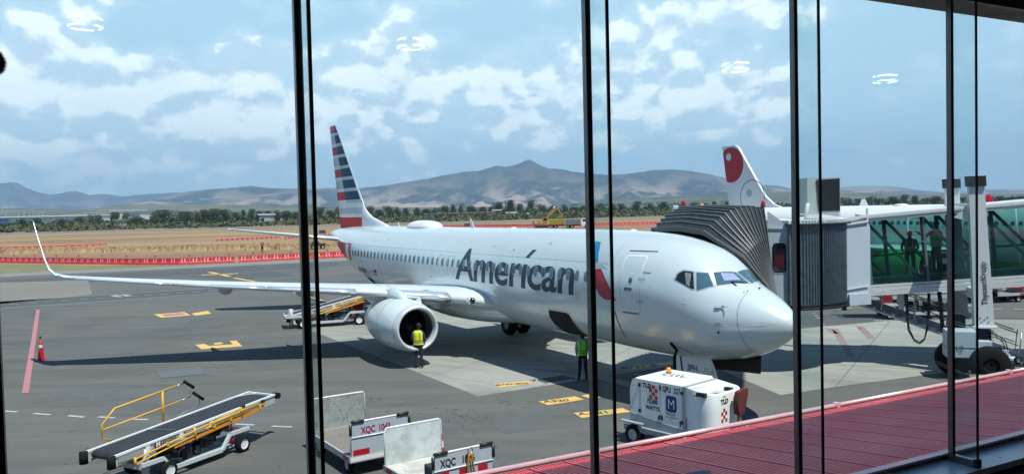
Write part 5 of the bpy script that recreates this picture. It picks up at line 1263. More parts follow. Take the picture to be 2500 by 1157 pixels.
# air conditioner on the roof
t_ = bg_; b0 = Vector((11.90, 31.35, 0)); r_ = -.10
mb = MB(mat('ac_case', (.44, .46, .44), .5, var=.08, dirt=.2)); mb.loft([[b0+Vector((x, y, z)) for x, y in ((-.62, -.42), (.60, -.50), (.62, .45), (-.60, .5))] for z in (5.85, 7.20)], smooth=False); acu = mb.build('air_conditioner', bg_)
mb = MB(mat('ac_grille', (.015, .022, .024), .35, var=.5, scale=5)); a, b = b0+Vector((-.26, -.462, 0)), b0+Vector((.57, -.512, 0))
mb.prism([a+Vector((.05, 0, 5.93)), b+Vector((.0, 0, 5.93)), b+Vector((0, 0, 7.16)), a+Vector((-.04, 0, 7.12))], (0, -.02, 0)); mb.use(DSTEEL)
for i in range(9): z = 6.05+.125*i; mb.beam(a+Vector((0, -.03, z)), b+Vector((0, -.03, z)), .01, .012)
for i in range(4): x = .12+.22*i; mb.beam(a+Vector((x, -.035, 5.95)), a+Vector((x, -.035, 7.1)), .01, .01, (0, 1, 0))
mb.build('grille', acu)
mb = MB(BWHT); mb.tube([b0+Vector((-.72, -.4, 5.66)), b0+Vector((-.66, -.4, 5.9)), b0+Vector((-.6, -.4, 6.25))], .07, 8); mb.tube([b0+Vector((-1.05, -.4, 5.66)), b0+Vector((-.72, -.4, 5.68))], .05, 6); mb.box(b0+Vector((0, 0, 5.76)), (1.3, .9, .12)); mb.build('ac_mount', acu)
# beacons
for (px, py, D, m, nm) in ((1714, 504, 31.6, mat('beacon_orange', (.8, .22, .01), .25, emit=.35), 'warning_beacon'), (1863, 496, 29.6, mat('beacon_red', (.55, .01, .01), .25, emit=.15), 'warning_beacon')):
    p = at(px, py, D); mb = MB(m); mb.lathe([(0, .11), (.055, .10), (.07, .02), (.075, -.06), (0, -.06)], p, n=16); mb.use(BLACK); mb.cyl(p-Vector((0, 0, .13)), p-Vector((0, 0, .06)), .085, n=14); mb.cyl(p-Vector((0, 0, .32)), p-Vector((0, 0, .12)), .025, n=6); mb.build(nm, bg_)
# service stair: a thing of its own fixed under the cab
sr = thing('service_stair', 'long shallow grey service stair with handrail descending behind the bridge wheels', 'stairs')
SA, SB_ = Vector((12.98, 31.6, 2.46)), Vector((18.35, 29.2, .33)); sd = (SB_-SA); sn = Vector((-sd.y, sd.x, 0)).normalized()
for w in (0, .95): mb = MB(GREYP if w else BWHT); mb.beam(SA+sn*w+Vector((0, 0, .12 if w else -.03)), SB_+sn*w+Vector((0, 0, .12 if w else -.03)), .06, .24 if w else .07); mb.build('stringer', sr)
mb = MB(BWHT)
for i in range(17):
    p = SA+sd*((i+.5)/17)+sn*.475; mb.box(p, (.36, .88, .04), math.atan2(sd.y, sd.x))
mb.build('treads', sr)
for w in (.95, 0):
    for hh, rr_ in ((.55, .02), (1.0, .026)):
        mb = MB(STEEL); mb.tube([SA+sd*.02+sn*w+Vector((0, 0, hh)), SA+sd*.98+sn*w+Vector((0, 0, hh))], rr_, 6); mb.build('handrail', sr)
    if 1:
        for i in range(6): p = SA+sd*(i/5.2+.02)+sn*w; mb = MB(STEEL); mb.tube([p, p+Vector((.12, 0, 1.0))], .022, 6); mb.build('rail_post', sr)
mb = MB(RUBBER); wheel(mb, SB_-sd*.03+Vector((0, -.1, .02)), .14, .08, STEEL, .5, (0, 1, 0)); wheel(mb, SB_-sd*.03+sn+Vector((0, .1, .02)), .14, .08, STEEL, .5, (0, 1, 0)); mb.build('castor', sr)

# ================================================================== SECOND AIRLINER
P2 = thing('airliner', 'white airliner with a red disc on its tail fin, behind the bridge', 'airplane', (38.2, 46.6, 0))
A2, S2 = Vector((-.451, .8925, 0)), Vector((-.8925, -.451, 0))
def B(x, y, z): return A2*x + S2*y + Vector((0, 0, z))
ST2 = [(0, 3.4, 3.4, 0), (.3, 3.9, 2.95, .5), (1, 4.4, 2.5, .95), (2, 4.9, 2.2, 1.4), (3.2, 5.5, 2.0, 1.72), (5, 5.82, 1.92, 1.93), (7, 5.88, 1.9, 1.975), (26, 5.88, 1.92, 1.975), (29, 5.88, 2.25, 1.95), (32, 5.86, 3.0, 1.75), (35, 5.75, 4.0, 1.2), (37, 5.45, 4.7, .55), (37.6, 5.25, 4.9, .25)]
mb = MB(WHITE); rings = []
for i in range(len(ST2)-1):
    for k in range(4 if i < 6 else 3):
        t = k/(4 if i < 6 else 3); q_ = [ST2[i][j]+(ST2[i+1][j]-ST2[i][j])*t for j in range(4)]; rings.append(q_)
rings.append(list(ST2[-1]))
mb.loft([[B(x, max(w, .01)*math.cos(a), (tp+bt)/2+max((tp-bt)/2, .01)*math.sin(a)) for a in [2*PI*k/48 for k in range(48)]] for x, tp, bt, w in rings]); mb.build('fuselage', P2)
for k in range(46):
    x = 5.6+.533*k; z = 4.5; w = 1.975*math.sqrt(1-((z-3.9)/1.98)**2)+.012
    mb = MB(WP); mb.poly([B(x+a*1.0, w-.0*b, z+b) for a, b in rr(0, 0, .24, .36, .11, 3)]); mb.use(FRAME)
    for q_ in ringpolys(rr(0, 0, .32, .44, .15, 3), rr(0, 0, .24, .36, .11, 3)): mb.poly([B(x+a, w+.004, z+b) for a, b in q_])
    mb.build('window', P2)
for cx in (15.4, 16.5): 
    mb = MB(LINE)
    for q_ in ringpolys(rr(0, 0, .72, 1.3, .16), rr(0, 0, .64, 1.22, .13)): mb.poly([B(cx+a, 1.975*math.sqrt(max(.05, 1-((4.3+b-3.9)/1.98)**2))+.02, 4.3+b) for a, b in q_])
    mb.build('exit_outline', P2)
f2 = [(30.6, 5.8), (32.5, 6.4), (35.9, 11.75), (36.25, 11.9), (37.85, 11.9), (37.4, 9.0), (36.9, 5.5)]
f2 = [(29.9, 5.75), (31.2, 6.15), (32.3, 6.95), (35.75, 11.7), (36.15, 11.9), (37.95, 11.9), (37.55, 9.0), (37.0, 5.4)]
mb = MB(WHITE); mb.prism([B(x, .13, z) for x, z in f2], B(0, -.26, 0)); fn2 = mb.build('tail_fin', P2)
def disc2(cx, cz, r, m, y, clip, r2=0.): 
    mb = MB(m); N = 40
    outer = [(cx+math.cos(2*PI*k/N)*r, cz+math.sin(2*PI*k/N)*r) for k in range(N)]
    if r2:
        inner_ = [(cx+math.cos(2*PI*k/N)*r2, cz+math.sin(2*PI*k/N)*r2) for k in range(N)]
        for k in range(N):
            q_ = [outer[k], outer[(k+1) % N], inner_[(k+1) % N], inner_[k]]
            if all(clip(a, b) for a, b in q_): mb.poly([B(a, y, b) for a, b in q_])
    else:
        pl = []
        for a, b in outer:
            lim = 36.95 + (b-5.5)*.165 - .06
            pl.append((min(a, lim), b))
        mb.poly([B(a, y, b) for a, b in pl])
    return mb.build('fin_emblem', fn2)
RD2 = mat('emblem_red', (.45, .005, .02), .35)
disc2(36.75, 10.05, 1.72, RD2, .136, lambda a, b: True); disc2(37.05, 10.85, .36, WHITE, .140, None)
disc2(33.9, 6.9, 1.62, LINE, .136, lambda a, b: b > 5.9 and a < 37, 1.53); disc2(34.3, 7.25, .36, GREYP, .138, None)
for side in (1, -1):
    mb = MB(WHITE); mb.loft([[B(x+a, y*side, z+b) for a, b in foil(c, th)] for y, x, c, z, th in ((1.6, 12.0, 7.5, 2.5, .13), (6.2, 14.6, 4.6, 2.9, .12), (15.6, 19.6, 1.9, 3.9, .11), (16.6, 20.3, 1.5, 4.1, .10))]); w2_ = mb.build('wing', P2)
    mb = MB(RD2); mb.loft([[B(x+a, (y-b*sa)*side, z+b*ca) for a, b in foil(c, .09)] for y, x, c, z, ca, sa in ((16.6, 20.3, 1.5, 4.1, 1, 0), (17.0, 20.8, 1.3, 4.4, .5, .87), (17.4, 21.7, .8, 5.6, .2, .98), (17.6, 22.2, .45, 6.55, .2, .98))]); mb.build('winglet', P2)
    mb = MB(mat('engine_green', (.02, .30, .07), .35)); mb.lathe([(.95, 0), (1.08, .5), (1.15, 1.5), (1.1, 2.6), (.8, 3.9), (.6, 4.4), (0.01, 4.4)], B(11.6, 5.75*side, 1.75), A2, 32); mb.use(POLISH); mb.lathe([(.80, .15), (.87, 0), (.95, 0)], B(11.6, 5.75*side, 1.75), A2, 32); mb.use(BLACK).lathe([(.0, .5), (.80, .5), (.80, .1)], B(11.6, 5.75*side, 1.75), A2, 32); mb.build('engine_nacelle', P2)
    for yy in (3.4, 4.2): mb = MB(RUBBER); wheel(mb, B(17.5, yy*side, .58), .58, .42, GREYP, .5, S2); mb.build('main_wheel', P2)
    mb = MB(GREYP); mb.cyl(B(17.5, 3.8*side, .5), B(17.3, 3.8*side, 2.6), .13, n=10); mb.build('main_gear_leg', P2)
    mb = MB(WHITE); mb.loft([[B(x+a, y*side, z+b) for a, b in foil(c, .09)] for y, x, c, z in ((.5, 32.6, 3.8, 4.8), (6.2, 36.0, 1.5, 5.4))]); mb.build('stabiliser', P2)
mb = MB(GREYP); mb.cyl(B(5, 0, .4), B(5, 0, 2.2), .1, n=10); mb.build('nose_gear_leg', P2)
for yy in (-.25, .25): mb = MB(RUBBER); wheel(mb, B(5, yy, .38), .38, .22, GREYP, .5, S2); mb.build('nose_wheel', P2)
mb = MB(WHITE); mb.ball(B(18, 0, 5.86), .35, 8, (1.6, 1.6, .35)); mb.build('antenna_dome', P2)
# distant tail tips beyond
def tailtip(px, ytop, D, m, label, h=3.2, lean=.6):
    p = at(px, 500, D); z = CAMH+(hor(px)-ytop)*D/FPX
    t = thing('distant_tail', label, 'tail fin', (p.x, p.y, 0), 0, 'tips of parked aircraft far off'); mb = MB(m)
    mb.prism([(-.9-lean, 0, z-h), (.9+lean, 0, z-h), (.25-lean*.2, 0, z), (-.35-lean*.2, 0, z)], (0, .12, 0)); mb.use(WHITE); mb.cyl((-6, .06, z-h-1.8), (7, .06, z-h-1.8), 1.9, n=14); mb.build('tail', t)
tailtip(2397, 474, 150, RD2, 'red tail fin tip far off, right of the nearer tall column')
tailtip(2110, 487, 140, WHITE, 'small white winglet-like fin far off above the second airliner', 2.0, .25)
# ================================================================== GROUND EQUIPMENT
LX = Vector((1, 0, 0))
def loader(label, loc, rz, rail=True, pitch=.05, z0=.98, scale=1., labeltxt=True, sh=0.):
    t = thing('belt_loader', label, 'belt loader', loc, rz, 'belt loaders'); t.scale = (scale,)*3
    def bp(x, y, dz=0.): return Vector((x+sh, y, z0 + (x+2.55)*pitch + dz))
    W2, X0, X1 = .50, -2.62, 2.72
    for sy in (-1, 1):
        mb = MB(WHITE); mb.beam(bp(X0, sy*W2, .0), bp(X1, sy*W2, .0), .07, .05); mb.use(GREYP).beam(bp(X0, sy*(W2-.01), -.13), bp(X1, sy*(W2-.01), -.13), .035, .22); mb.build('side_rail', t)
        mb = MB(RUBBER); mb.cyl(bp(X0-.10, sy*W2, -.26), bp(X0-.10, sy*W2, .03), .10, n=14); mb.use(BLACK).cyl(bp(X0-.10, sy*W2, .03), bp(X0-.10, sy*W2, .035), .05, n=10); mb.build('bumper', t)
    mb = MB(WHITE); mb.beam(bp(X1-.05, -W2, .002), bp(X1-.05, W2, .002), .07, .05, (0, 0, 1)); mb.beam(bp(X1-.55, W2-.04, .01), bp(X1-.05, .15, .01), .05, .03); mb.build('end_rail', t)
    mb = MB(RUBBER); mb.cyl(bp(X1+.1, -W2-.08, -.05), bp(X1+.1, -W2+.12, -.05), .09, n=12); mb.build('bumper', t)
    mb = MB(mat('belt_black', (.022, .024, .027), .6, var=.25, scale=4, dirt=.25, dirtcol=(.08, .08, .08)))
    ring = [bp(X0+.10, 0, -.16)+Vector((0, 0, 0))]
    pr = []
    for a in [PI*.5+PI*k/10 for k in range(11)]: pr.append((X0+.16+math.cos(a)*.13, math.sin(a)*.10-.08))
    pr = pr + [(X1-.2, -.18)] + [(X1-.2, .02)]
    mb.loft([[bp(x, y, dz) for x, dz in pr] for y in (-.40, .40)], closed=True, cap=True, smooth=False); mb.build('belt', t)
    mb = MB(STEEL); mb.beam(bp(-.75, -.40, .035), bp(-1.0, .40, .035), .03, .015); mb.build('belt_splice', t)
    mb = MB(mat('panel_grey', (.30, .31, .30), .5))
    for x in (-2.2, -1.2, -.2, .8, 1.8): mb.box(bp(x, -W2-.022, -.12), (.72, .006, .17))
    mb.build('side_panel', t)
    mb = MB(WHITE)
    for x in (-1.72, -.7, .3, 1.35, 2.2): mb.box(bp(x, -W2-.024, -.12), (.13, .008, .19))
    mb.build('side_bracket', t)
    if labeltxt:
        mb = MB(mat('logo_navy', (.01, .02, .12), .4)); mb.box(bp(-1.42, -W2-.030, -.10), (.22, .004, .16)); mb.use(WHITE); mb.build('logo_plate', t)
        writing('M', bp(-1.42, -W2-.0345, -.155), (1, 0, pitch), (0, 0, 1), .17, WHITE, t, 'logo_letter', bold=.006)
        writing('ENZIES', bp(-1.28, -W2-.0265, -.14), (1, 0, pitch), (0, 0, 1), .135, LIV, t, 'side_lettering', align='LEFT', bold=.004)
    # folded side rails on the near side
    def rl(mb, a, b, r_=.022): mb.tube([bp(*a), bp(*b)], r_, 6)
    mb = MB(YELLOW); rl(mb, (-2.15, -.60, -.22), (1.3, -.62, .02)); rl(mb, (-2.15, -.60, -.34), (-.3, -.62, -.20)); rl(mb, (-2.15, -.60, -.18), (-2.15, -.60, -.38), .035); rl(mb, (.2, -.64, -.06), (1.95, -.64, -.02)); rl(mb, (.0, -.60, -.16), (2.3, -.60, -.10), .028); rl(mb, (1.3, -.62, .06), (1.3, -.62, -.2), .03); rl(mb, (-.35, -.62, -.0), (-.35, -.62, -.26), .03)
    for x in (-1.2, .3, .9, 2.0): mb.box(bp(x, -.61, -.16), (.06, .06, .10))
    mb.use(ORANGE); mb.beam(bp(-1.0, -.60, -.31), bp(2.1, -.60, -.21), .03, .07); mb.build('folded_rail', t)
    mb = MB(BLACK); mb.box(bp(1.35, -.62, .06), (.12, .08, .06)); mb.box(bp(2.15, -.6, -.02), (.12, .06, .07)); mb.build('rail_latch', t)
    if rail:
        mb = MB(YELLOW); yy = .60
        mb.tube([bp(-1.75, yy, -.06), bp(1.7, yy, -.02)], .028, 6); mb.tube([bp(-1.75, yy, -.06), bp(-2.12, yy, .16), bp(-2.12, yy, .50), bp(-1.75, yy, .80), bp(.15, yy, .86)], .026, 6); mb.tube([bp(-2.10, yy, .36), bp(.30, yy, .42)], .022, 6); mb.tube([bp(-.30, yy, -.04), bp(-.30, yy, .84)], .034, 6); mb.build('handrail', t)
        mb = MB(STEEL); mb.tube([bp(.15, yy, .86), bp(.45, yy, .87)], .018, 6); mb.tube([bp(.3, yy, .42), bp(.62, yy, .43)], .018, 6); mb.tube([bp(.62, yy, .60), bp(.62, yy, .43)], .014, 6); mb.tube([bp(.0, yy+.03, .0), bp(.95, yy+.03, .10), bp(.95, yy+.03, .28)], .022, 6); mb.build('handrail_extension', t)
        mb = MB(RUBBER); mb.cyl(bp(.42, yy, .92), bp(.68, yy-.08, .68), .045, n=10); mb.cyl(bp(.72, yy, .52), bp(1.0, yy-.08, .26), .045, n=10); mb.build('handrail_grip', t)
    # chassis
    for sy in (-1, 1):
        mb = MB(mat('chassis_white', (.52, .56, .58), .45, dirt=.3, dirtcol=(.25, .26, .27)))
        pl = [(-2.0, .56), (-1.35, .56), (-1.10, .24), (.55, .24), (.85, .60), (1.55, .60)]
        for (xa, za), (xb, zb) in zip(pl, pl[1:]): mb.beam((xa, sy*.62, za), (xb, sy*.62, zb), .07, .10, (0, 1, 0) if abs(zb-za) > .3 else (0, 0, 1))
        mb.build('chassis_rail', t)
    mb = MB(GREYP); mb.box((-1.9, 0, .52), (.25, 1.2, .12)); mb.box((1.45, 0, .52), (.2, 1.2, .10)); mb.box((.3, 0, .22), (1.6, 1.1, .04)); mb.cyl((-1.75, -.45, .2), (-1.75, -.45, .9), .10, n=10); mb.build('cross_member', t)
    mb = MB(STEEL); mb.tube([(1.1, -.35, .6), (1.1, -.35, z0+.02)], .035, 8); mb.tube([(1.1, .35, .6), (1.1, .35, z0+.02)], .035, 8); mb.tube([(-.9, -.2, .3), (.4, -.2, z0-.12)], .05, 8); mb.build('lift_post', t)
    rg = random.Random(9)
    mb = MB(mat('engine_black', (.014, .014, .015), .5, var=.4)); 
    for k in range(26): mb.box((rg.uniform(-1.0, .35), rg.uniform(-.42, .45), rg.uniform(.30, .62)), (rg.uniform(.08, .35), rg.uniform(.08, .3), rg.uniform(.06, .26)), rg.random()*3)
    mb.use(STEEL)
    for k in range(8): a = Vector((rg.uniform(-.8, .3), rg.uniform(-.5, .1), rg.uniform(.35, .6))); mb.tube([a, a+Vector((rg.uniform(-.2, .2), rg.uniform(-.1, .1), rg.uniform(-.1, .15)))], .018, 5)
    mb.build('engine', t)
    mb = MB(BLACK); mb.box((.70, .05, .56), (.42, .5, .08), None, .02); mb.box((.92, .05, .76), (.09, .5, .36), None, .02); mb.build('seat', t)
    mb = MB(mat('hood_red', (.30, .01, .02), .4)); mb.box((1.35, .30, .78), (.45, .5, .42), None, .02); mb.build('rear_box', t)
    mb = MB(REDP); p = Vector((.93, -.56, .34)); q_ = Vector((1.08, -.58, .70)); mb.cyl(p, p+(q_-p)*.45, .055, n=12); mb.cyl(p+(q_-p)*.7, p+(q_-p)*.85, .055, n=12); mb.cyl(p+(q_-p)*.85, q_, .03, .02, n=8); mb.use(WHITE).cyl(p+(q_-p)*.45, p+(q_-p)*.7, .0552, n=12); mb.build('fire_extinguisher', t)
    for x in (-1.25, 1.25):
        for y in (-.66, .66):
            mb = MB(RUBBER); wheel(mb, (x, y, .235), .235, .17, WHITE, .60, (0, 1, 0), n=24); mb.build('wheel', t)
    return t
loader('white belt loader with raised yellow handrail, nearest one at the lower left', (-8.42, 20.68, 0), R(63.2), True, .06, .96, .955)
loader('belt loader with low rails reaching up behind the near engine to the rear hold', (-10.4, 45.6, 0), R(20), False, .22, .62, 1.22, False, .85)
l3 = loader('belt loader seen below the boarding bridge, behind the service stair', (21.6, 43.2, 0), R(170), False, -.03, 1.15, 1.3, False)
writing('CD 207', (-1.2, .54, 1.0), (-1, 0, 0), (0, 0, 1), .22, LIV, l3, 'side_lettering', align='LEFT', bold=.006)
mb = MB(WHITE); mb.box((-1.6, .525, 1.07), (1.1, .02, .3)); mb.build('name_panel', l3)

DECKM = mat('deck_worn', (.20, .18, .16), .8, var=.25, scale=3, bump=.3, dirt=.5, dirtcol=(.10, .085, .07), dscale=2.5)
def scratched(name, base, dk, amt):
    m, nt, b = newmat(name); t = nn(nt, 'ShaderNodeTexCoord').outputs['Object']
    c = mixc(nt, mrange(nt, noi(nt, t, 2.2, 6, .65, .4), .4, .65), base, tuple(x*.72 for x in base))
    c = mixc(nt, mrange(nt, noi(nt, t, 14, 8, .75, .8), .60-amt*.1, .66, 0, .85), c, dk)
    c = mixc(nt, mrange(nt, noi(nt, mapv(nt, t, (1, 1, .25)), 30, 3, .6, 0), .68-amt*.05, .74, 0, .7), c, dk)
    L(nt, c, b.inputs['Base Color']); b.inputs['Roughness'].default_value = .55; return m
SCR1 = scratched('scratched_dark', (.34, .36, .36), (.07, .075, .075), 1.0); SCR2 = scratched('scratched_white', (.56, .61, .62), (.14, .15, .15), .2)
DECK2 = scratched('deck_white', (.60, .58, .53), (.16, .13, .11), .5)
def cart(label, loc, rz, Lc, Wc, txt, txtm, bm_, deckm, zd=.5, hb=.80, tow=False, first_red=True):
    "x = away from the near board, y = to the right as seen from the near end is negative"
    t = thing('baggage_cart', label, 'baggage cart', loc, rz, 'flat baggage carts')
    w = Wc/2
    mb = MB(deckm); mb.box((Lc/2, 0, zd-.02), (Lc-.04, Wc-.03, .04)); mb.build('deck', t)
    mb = MB(mat('cart_frame', (.42, .43, .42), .55, dirt=.4, dirtcol=(.15, .15, .15), dscale=4))
    for sy in (-1, 1): mb.box((Lc/2, sy*w, zd-.055), (Lc, .05, .15))
    mb.box((.0, 0, zd-.055), (.05, Wc+.05, .15)); mb.box((Lc, 0, zd-.055), (.05, Wc+.05, .15)); mb.build('frame', t)
    mb = MB(mat('reflector_red', (.40, .01, .02), .35)); 
    for x in (.24, Lc-.3):
        mb.box((x, w+.027, zd-.055), (.30, .005, .11)); mb.box((x, -w-.027, zd-.055), (.30, .005, .11))
    mb.build('side_reflector', t)
    # boards: near (x=0) and far (x=Lc)
    for x, hh, near in ((0, hb, 1), (Lc, hb+.05, 0)):
        mb = MB(bm_ if not near else mat('board_back', (.40, .44, .50), .45, dirt=.15)); mb.box((x, 0, zd+hh/2+.02), (.022, Wc-.04, hh)); 
        bd = mb.build('end_board', t)
        mb = MB(WHITE); z1 = zd+hh+.03
        mb.tube([(x, -w+.02, zd-.0), (x, -w+.02, z1-.07), (x, -w+.07, z1), (x, w-.07, z1), (x, w-.02, z1-.07), (x, w-.02, zd)], .022, 8)
        if near: mb.tube([(x-.02, -w+.03, zd+hh*.58), (x-.02, w-.03, zd+hh*.58)], .016, 6)
        mb.build('board_frame', t)
        if near:
            for sy in (-1, 1):
                mb = MB(BLACK); mb.tube([(x-.012, sy*(w-.02), z1-.30), (x-.012, sy*(w-.02), z1-.05)], .038, 8); mb.tube([(x-.012, sy*(w-.04), z1), (x-.012, sy*(w-.36), z1)], .038, 8); mb.build('foam_pad', t)
            lx = -.0135
            writing(txt[:3], (lx-.003, .50 if first_red else .56, zd+hh*.66), (0, -1, 0), (0, 0, 1), .225, txtm, t, 'cart_number', align='LEFT', bold=.007, sx=.72)
            writing(txt[4:], (lx-.003, .06 if first_red else .06, zd+hh*.66), (0, -1, 0), (0, 0, 1), .225, txtm, t, 'cart_number', align='LEFT', bold=.007, sx=.72)
            mb = MB(MT['reflector_red'])
            if first_red: mb.box((x-.014, w-.28, zd+.09), (.004, .42, .15))
            else:
                for yy in (.48, .0, -.46): mb.box((x-.014, yy, zd+hh*.35), (.004, .24, .26))
            mb.build('board_reflector', t)
            mb = MB(WHITE); mb.box((x-.028, 0, zd-.055), (.004, Wc, .10)); mb.build('end_trim', t)
    for x in (.42, Lc-.42):
        mb = MB(BLACK); mb.box((x, 0, .27), (.10, Wc-.3, .10)); mb.box((x, 0, .37), (.35, .5, .12)); mb.build('axle', t)
        for sy in (-1, 1): mb = MB(RUBBER); wheel(mb, (x, sy*(w-.13), .215), .215, .14, GREYP, .55, (0, 1, 0)); mb.build('wheel', t)
    if tow:
        mb = MB(mat('tow_yellow', (.50, .24, .02), .5)); z1 = zd+hb
        mb.tube([(-.10, -.24, zd-.1), (-.09, -.15, z1-.12), (-.09, -.13, z1-.06)], .024, 6); mb.tube([(-.10, .02, zd-.1), (-.09, -.08, z1-.12), (-.09, -.10, z1-.06)], .024, 6); mb.use(STEEL).tube([(-.09, -.115+math.cos(a)*.055, z1+.0+math.sin(a)*.055) for a in [2*PI*k/16 for k in range(16)]], .014, 6, True); mb.build('tow_bar', t)
    return t
INKR = mat('ink_red', (.28, .015, .03), .5); INKB = mat('ink_black', (.02, .02, .022), .5)
ca = R(123.5)
cart('baggage cart with red number 1043 and a bare brown worn deck', (-3.30, 19.5, 0), ca, 2.75, 1.58, 'XQC 1043', INKR, SCR1, DECKM)
cart('baggage cart with black number, white scratched board and yellow tow bar folded up', (-1.13, 16.92, 0), ca, 2.35, 1.50, 'XQC 1076', INKB, SCR2, DECK2, .48, .78, True, False)
mb = MB(mat('case_dark', (.03, .045, .05), .6, var=.2)); mb.box((0, 0, .0), (.30, .42, .30), None, .03); mb.box((.02, .1, -.2), (.34, .55, .14), None, .03); o = mb.build('equipment_case'); o.location = (-1.72, 16.98, .82); o.rotation_euler.z = ca; tag(o, 'dark ribbed case lying on the white cart behind its number board', 'case')
# far carts and tractor under the bridge
for i, (px, py, a, lb) in enumerate(((2440, 735, 10, 'small flat cart with white load under the bridge, right of the tall column'), (2492, 727, 8, 'small flat cart at the right edge under the bridge'))):
    p = gp(px, py); t = cart(lb, (p.x+1.0, p.y, 0), R(180+a), 3.0, 1.5, 'XQC 1090', INKB, SCR2, DECKM, .55, .5, False, True)
    mb = MB(REDP); mb.box((.3, 0, .95), (.5, 1.1, .3), None, .03); mb.use(ORANGE); mb.box((.05, .3, .8), (.08, .12, .8)); mb.build('hitch_post', t)

# ground power unit
gx, gy = 4.42, 20.98
g = thing('ground_power_unit', 'white ground power unit with red checks, navy logo and orange beacon on top', 'power unit', (gx, gy, 0), R(-48.3))
GW = mat('gpu_white', (.80, .83, .84), .35, var=.03, coat=.2, dirt=.15, dirtcol=(.4, .4, .4)); GG = mat('gpu_grey', (.28, .33, .35), .5, var=.08, dirt=.3)
W = .68
body = [(-1.28, .74), (-1.30, 1.45), (-1.20, 1.74), (-1.05, 1.80), (.42, 1.80), (.42, .70)]
mb = MB(GW); mb.prism([(x, -W, z) for x, z in [(-1.28, .60), (-1.30, 1.42), (-1.22, 1.70), (-1.12, 1.755), (.42, 1.755), (.42, .60)]], (0, 2*W, 0)); bo = mb.build('body', g)
mb = MB(GW); mb.prism([(-1.14, -W+.06, 1.757), (-1.02, -W+.12, 1.80), (.36, -W+.12, 1.80), (.42, -W+.06, 1.757)], (0, 2*W-.12, 0)); mb.build('lid', g)
# lower flared grey skirt
mb = MB(GG); mb.prism([(x, -W-.012, z) for x, z in [(-1.30, .52), (-1.30, .82), (.50, .64), (.50, .46)]], (0, .02, 0)); mb.prism([(x, W-.008, z) for x, z in [(-1.30, .52), (-1.30, .82), (.50, .64), (.50, .46)]], (0, .02, 0))
mb.box((.47, 0, 1.12), (.10, 2*W+.03, 1.27)); mb.build('grey_panel', g)
# rounded front cowl with open top
pts = []
for y_, x_ in [(-W, .53), (-W, 1.05)]: pts.append((x_, y_))
for k in range(1, 7): a = -PI/2+PI/2*k/6; pts.append((1.05+math.cos(a)*.26, -W+.26+math.sin(a)*.26))
pts2 = [(x, -y) for x, y in pts[::-1]]; outl = pts+pts2
mb = MB(GW); ins = [(x-.06 if x > .6 else x, y*.9) for x, y in outl]
zt = lambda x: 1.745-.10*max(0, (x-.53)/.8)
mb.loft([[Vector((x, y, .60)) for x, y in outl], [Vector((x, y, 1.2)) for x, y in outl], [Vector((x, y, zt(x)-.03)) for x, y in outl], [Vector((x*.99+.005, y*.98, zt(x))) for x, y in outl], [Vector((x, y, zt(x))) for x, y in ins], [Vector((x, y, 1.35)) for x, y in ins]], closed=True, cap=False, smooth=True); mb.build('front_cowl', g)
mb = MB(DSTEEL); mb.poly([(x, y, 1.36) for x, y in ins]); mb.box((.9, .1, 1.42), (.4, .5, .1)); mb.build('cowl_tray', g)
mb = MB(BLACK); mb.box((1.0, -W-.03, 1.64), (.26, .1, .09)); mb.box((1.12, W*.4, 1.64), (.2, .12, .08)); mb.use(YELLOW); mb.box((.80, -W-.006, 1.58), (.12, .01, .05)); mb.box((1.312, -W*.3, 1.56), (.008, .10, .05)); mb.box((1.312, W*.4, 1.52), (.008, .10, .05)); mb.build('marker_lamp', g)
# chassis tray
mb = MB(GG); tray = [(-1.45, -.78), (-.95, -.80), (-.7, -.80), (1.05, -.80), (1.42, -.5), (1.42, .5), (1.05, .80), (-1.45, .80)]
mb.loft([[Vector((x, y, .36)) for x, y in tray], [Vector((x, y, .50)) for x, y in tray]], smooth=False); mb.build('chassis', g)
mb = MB(WHITE); mb.tube([(-1.45, -.79, .60), (-1.1, -.81, .60), (-.72, -.81, .51), (1.05, -.81, .51), (1.42, -.5, .51)], .012, 4); mb.build('chassis_edge', g)
mb = MB(GG); mb.box((-1.15, -.80, .60), (.72, .16, .03)); mb.box((-1.15, .80, .60), (.72, .16, .03)); mb.build('fender', g)
mb = MB(BLACK); mb.box((.15, -.79, .31), (1.55, .06, .12)); mb.box((-.30, -.7, .2), (.3, .1, .16)); mb.box((.55, -.7, .22), (.3, .1, .12)); mb.build('under_frame', g)
for x in (-1.12, 1.0):
    for y in (-.74, .74): mb = MB(RUBBER); wheel(mb, (x, y, .27), .27, .18, GREYP, .55, (0, 1, 0), n=28); mb.build('wheel', g)
mb = MB(YELLOW); 
for k in range(5): mb.prism([(1.425, -.5+.2*k, .38), (1.425, -.40+.2*k, .38), (1.425, -.32+.2*k, .50), (1.425, -.42+.2*k, .50)], (.005, 0, 0))
mb.use(BLACK); mb.box((1.42, 0, .44), (.006, 1.05, .13)); mb.use(YELLOW)
for k in range(4): mb.prism([(1.06+.09*k, -.80+.075*k-.005, .38), (1.10+.09*k, -.77+.075*k-.005, .38), (1.14+.09*k, -.74+.075*k-.005, .495), (1.10+.09*k, -.77+.075*k-.005, .495)], (.004, -.006, 0))
mb.build('hazard_stripes', g)
mb = MB(GW)
for z in (.62, .72, .80): mb.tube([(1.42, .35, z-.1), (1.62, .35, z-.1), (1.62, .6, z-.1), (1.42, .6, z-.1)], .02, 6)
mb.tube([(-1.32, -.4, .95), (-1.45, -.4, .98), (-1.45, -.25, 1.1), (-1.32, -.2, 1.1)], .02, 6); mb.use(REDP); mb.box((-1.36, -.52, .92), (.08, .08, .12)); mb.build('grab_handle', g)
y_ = -W-.003
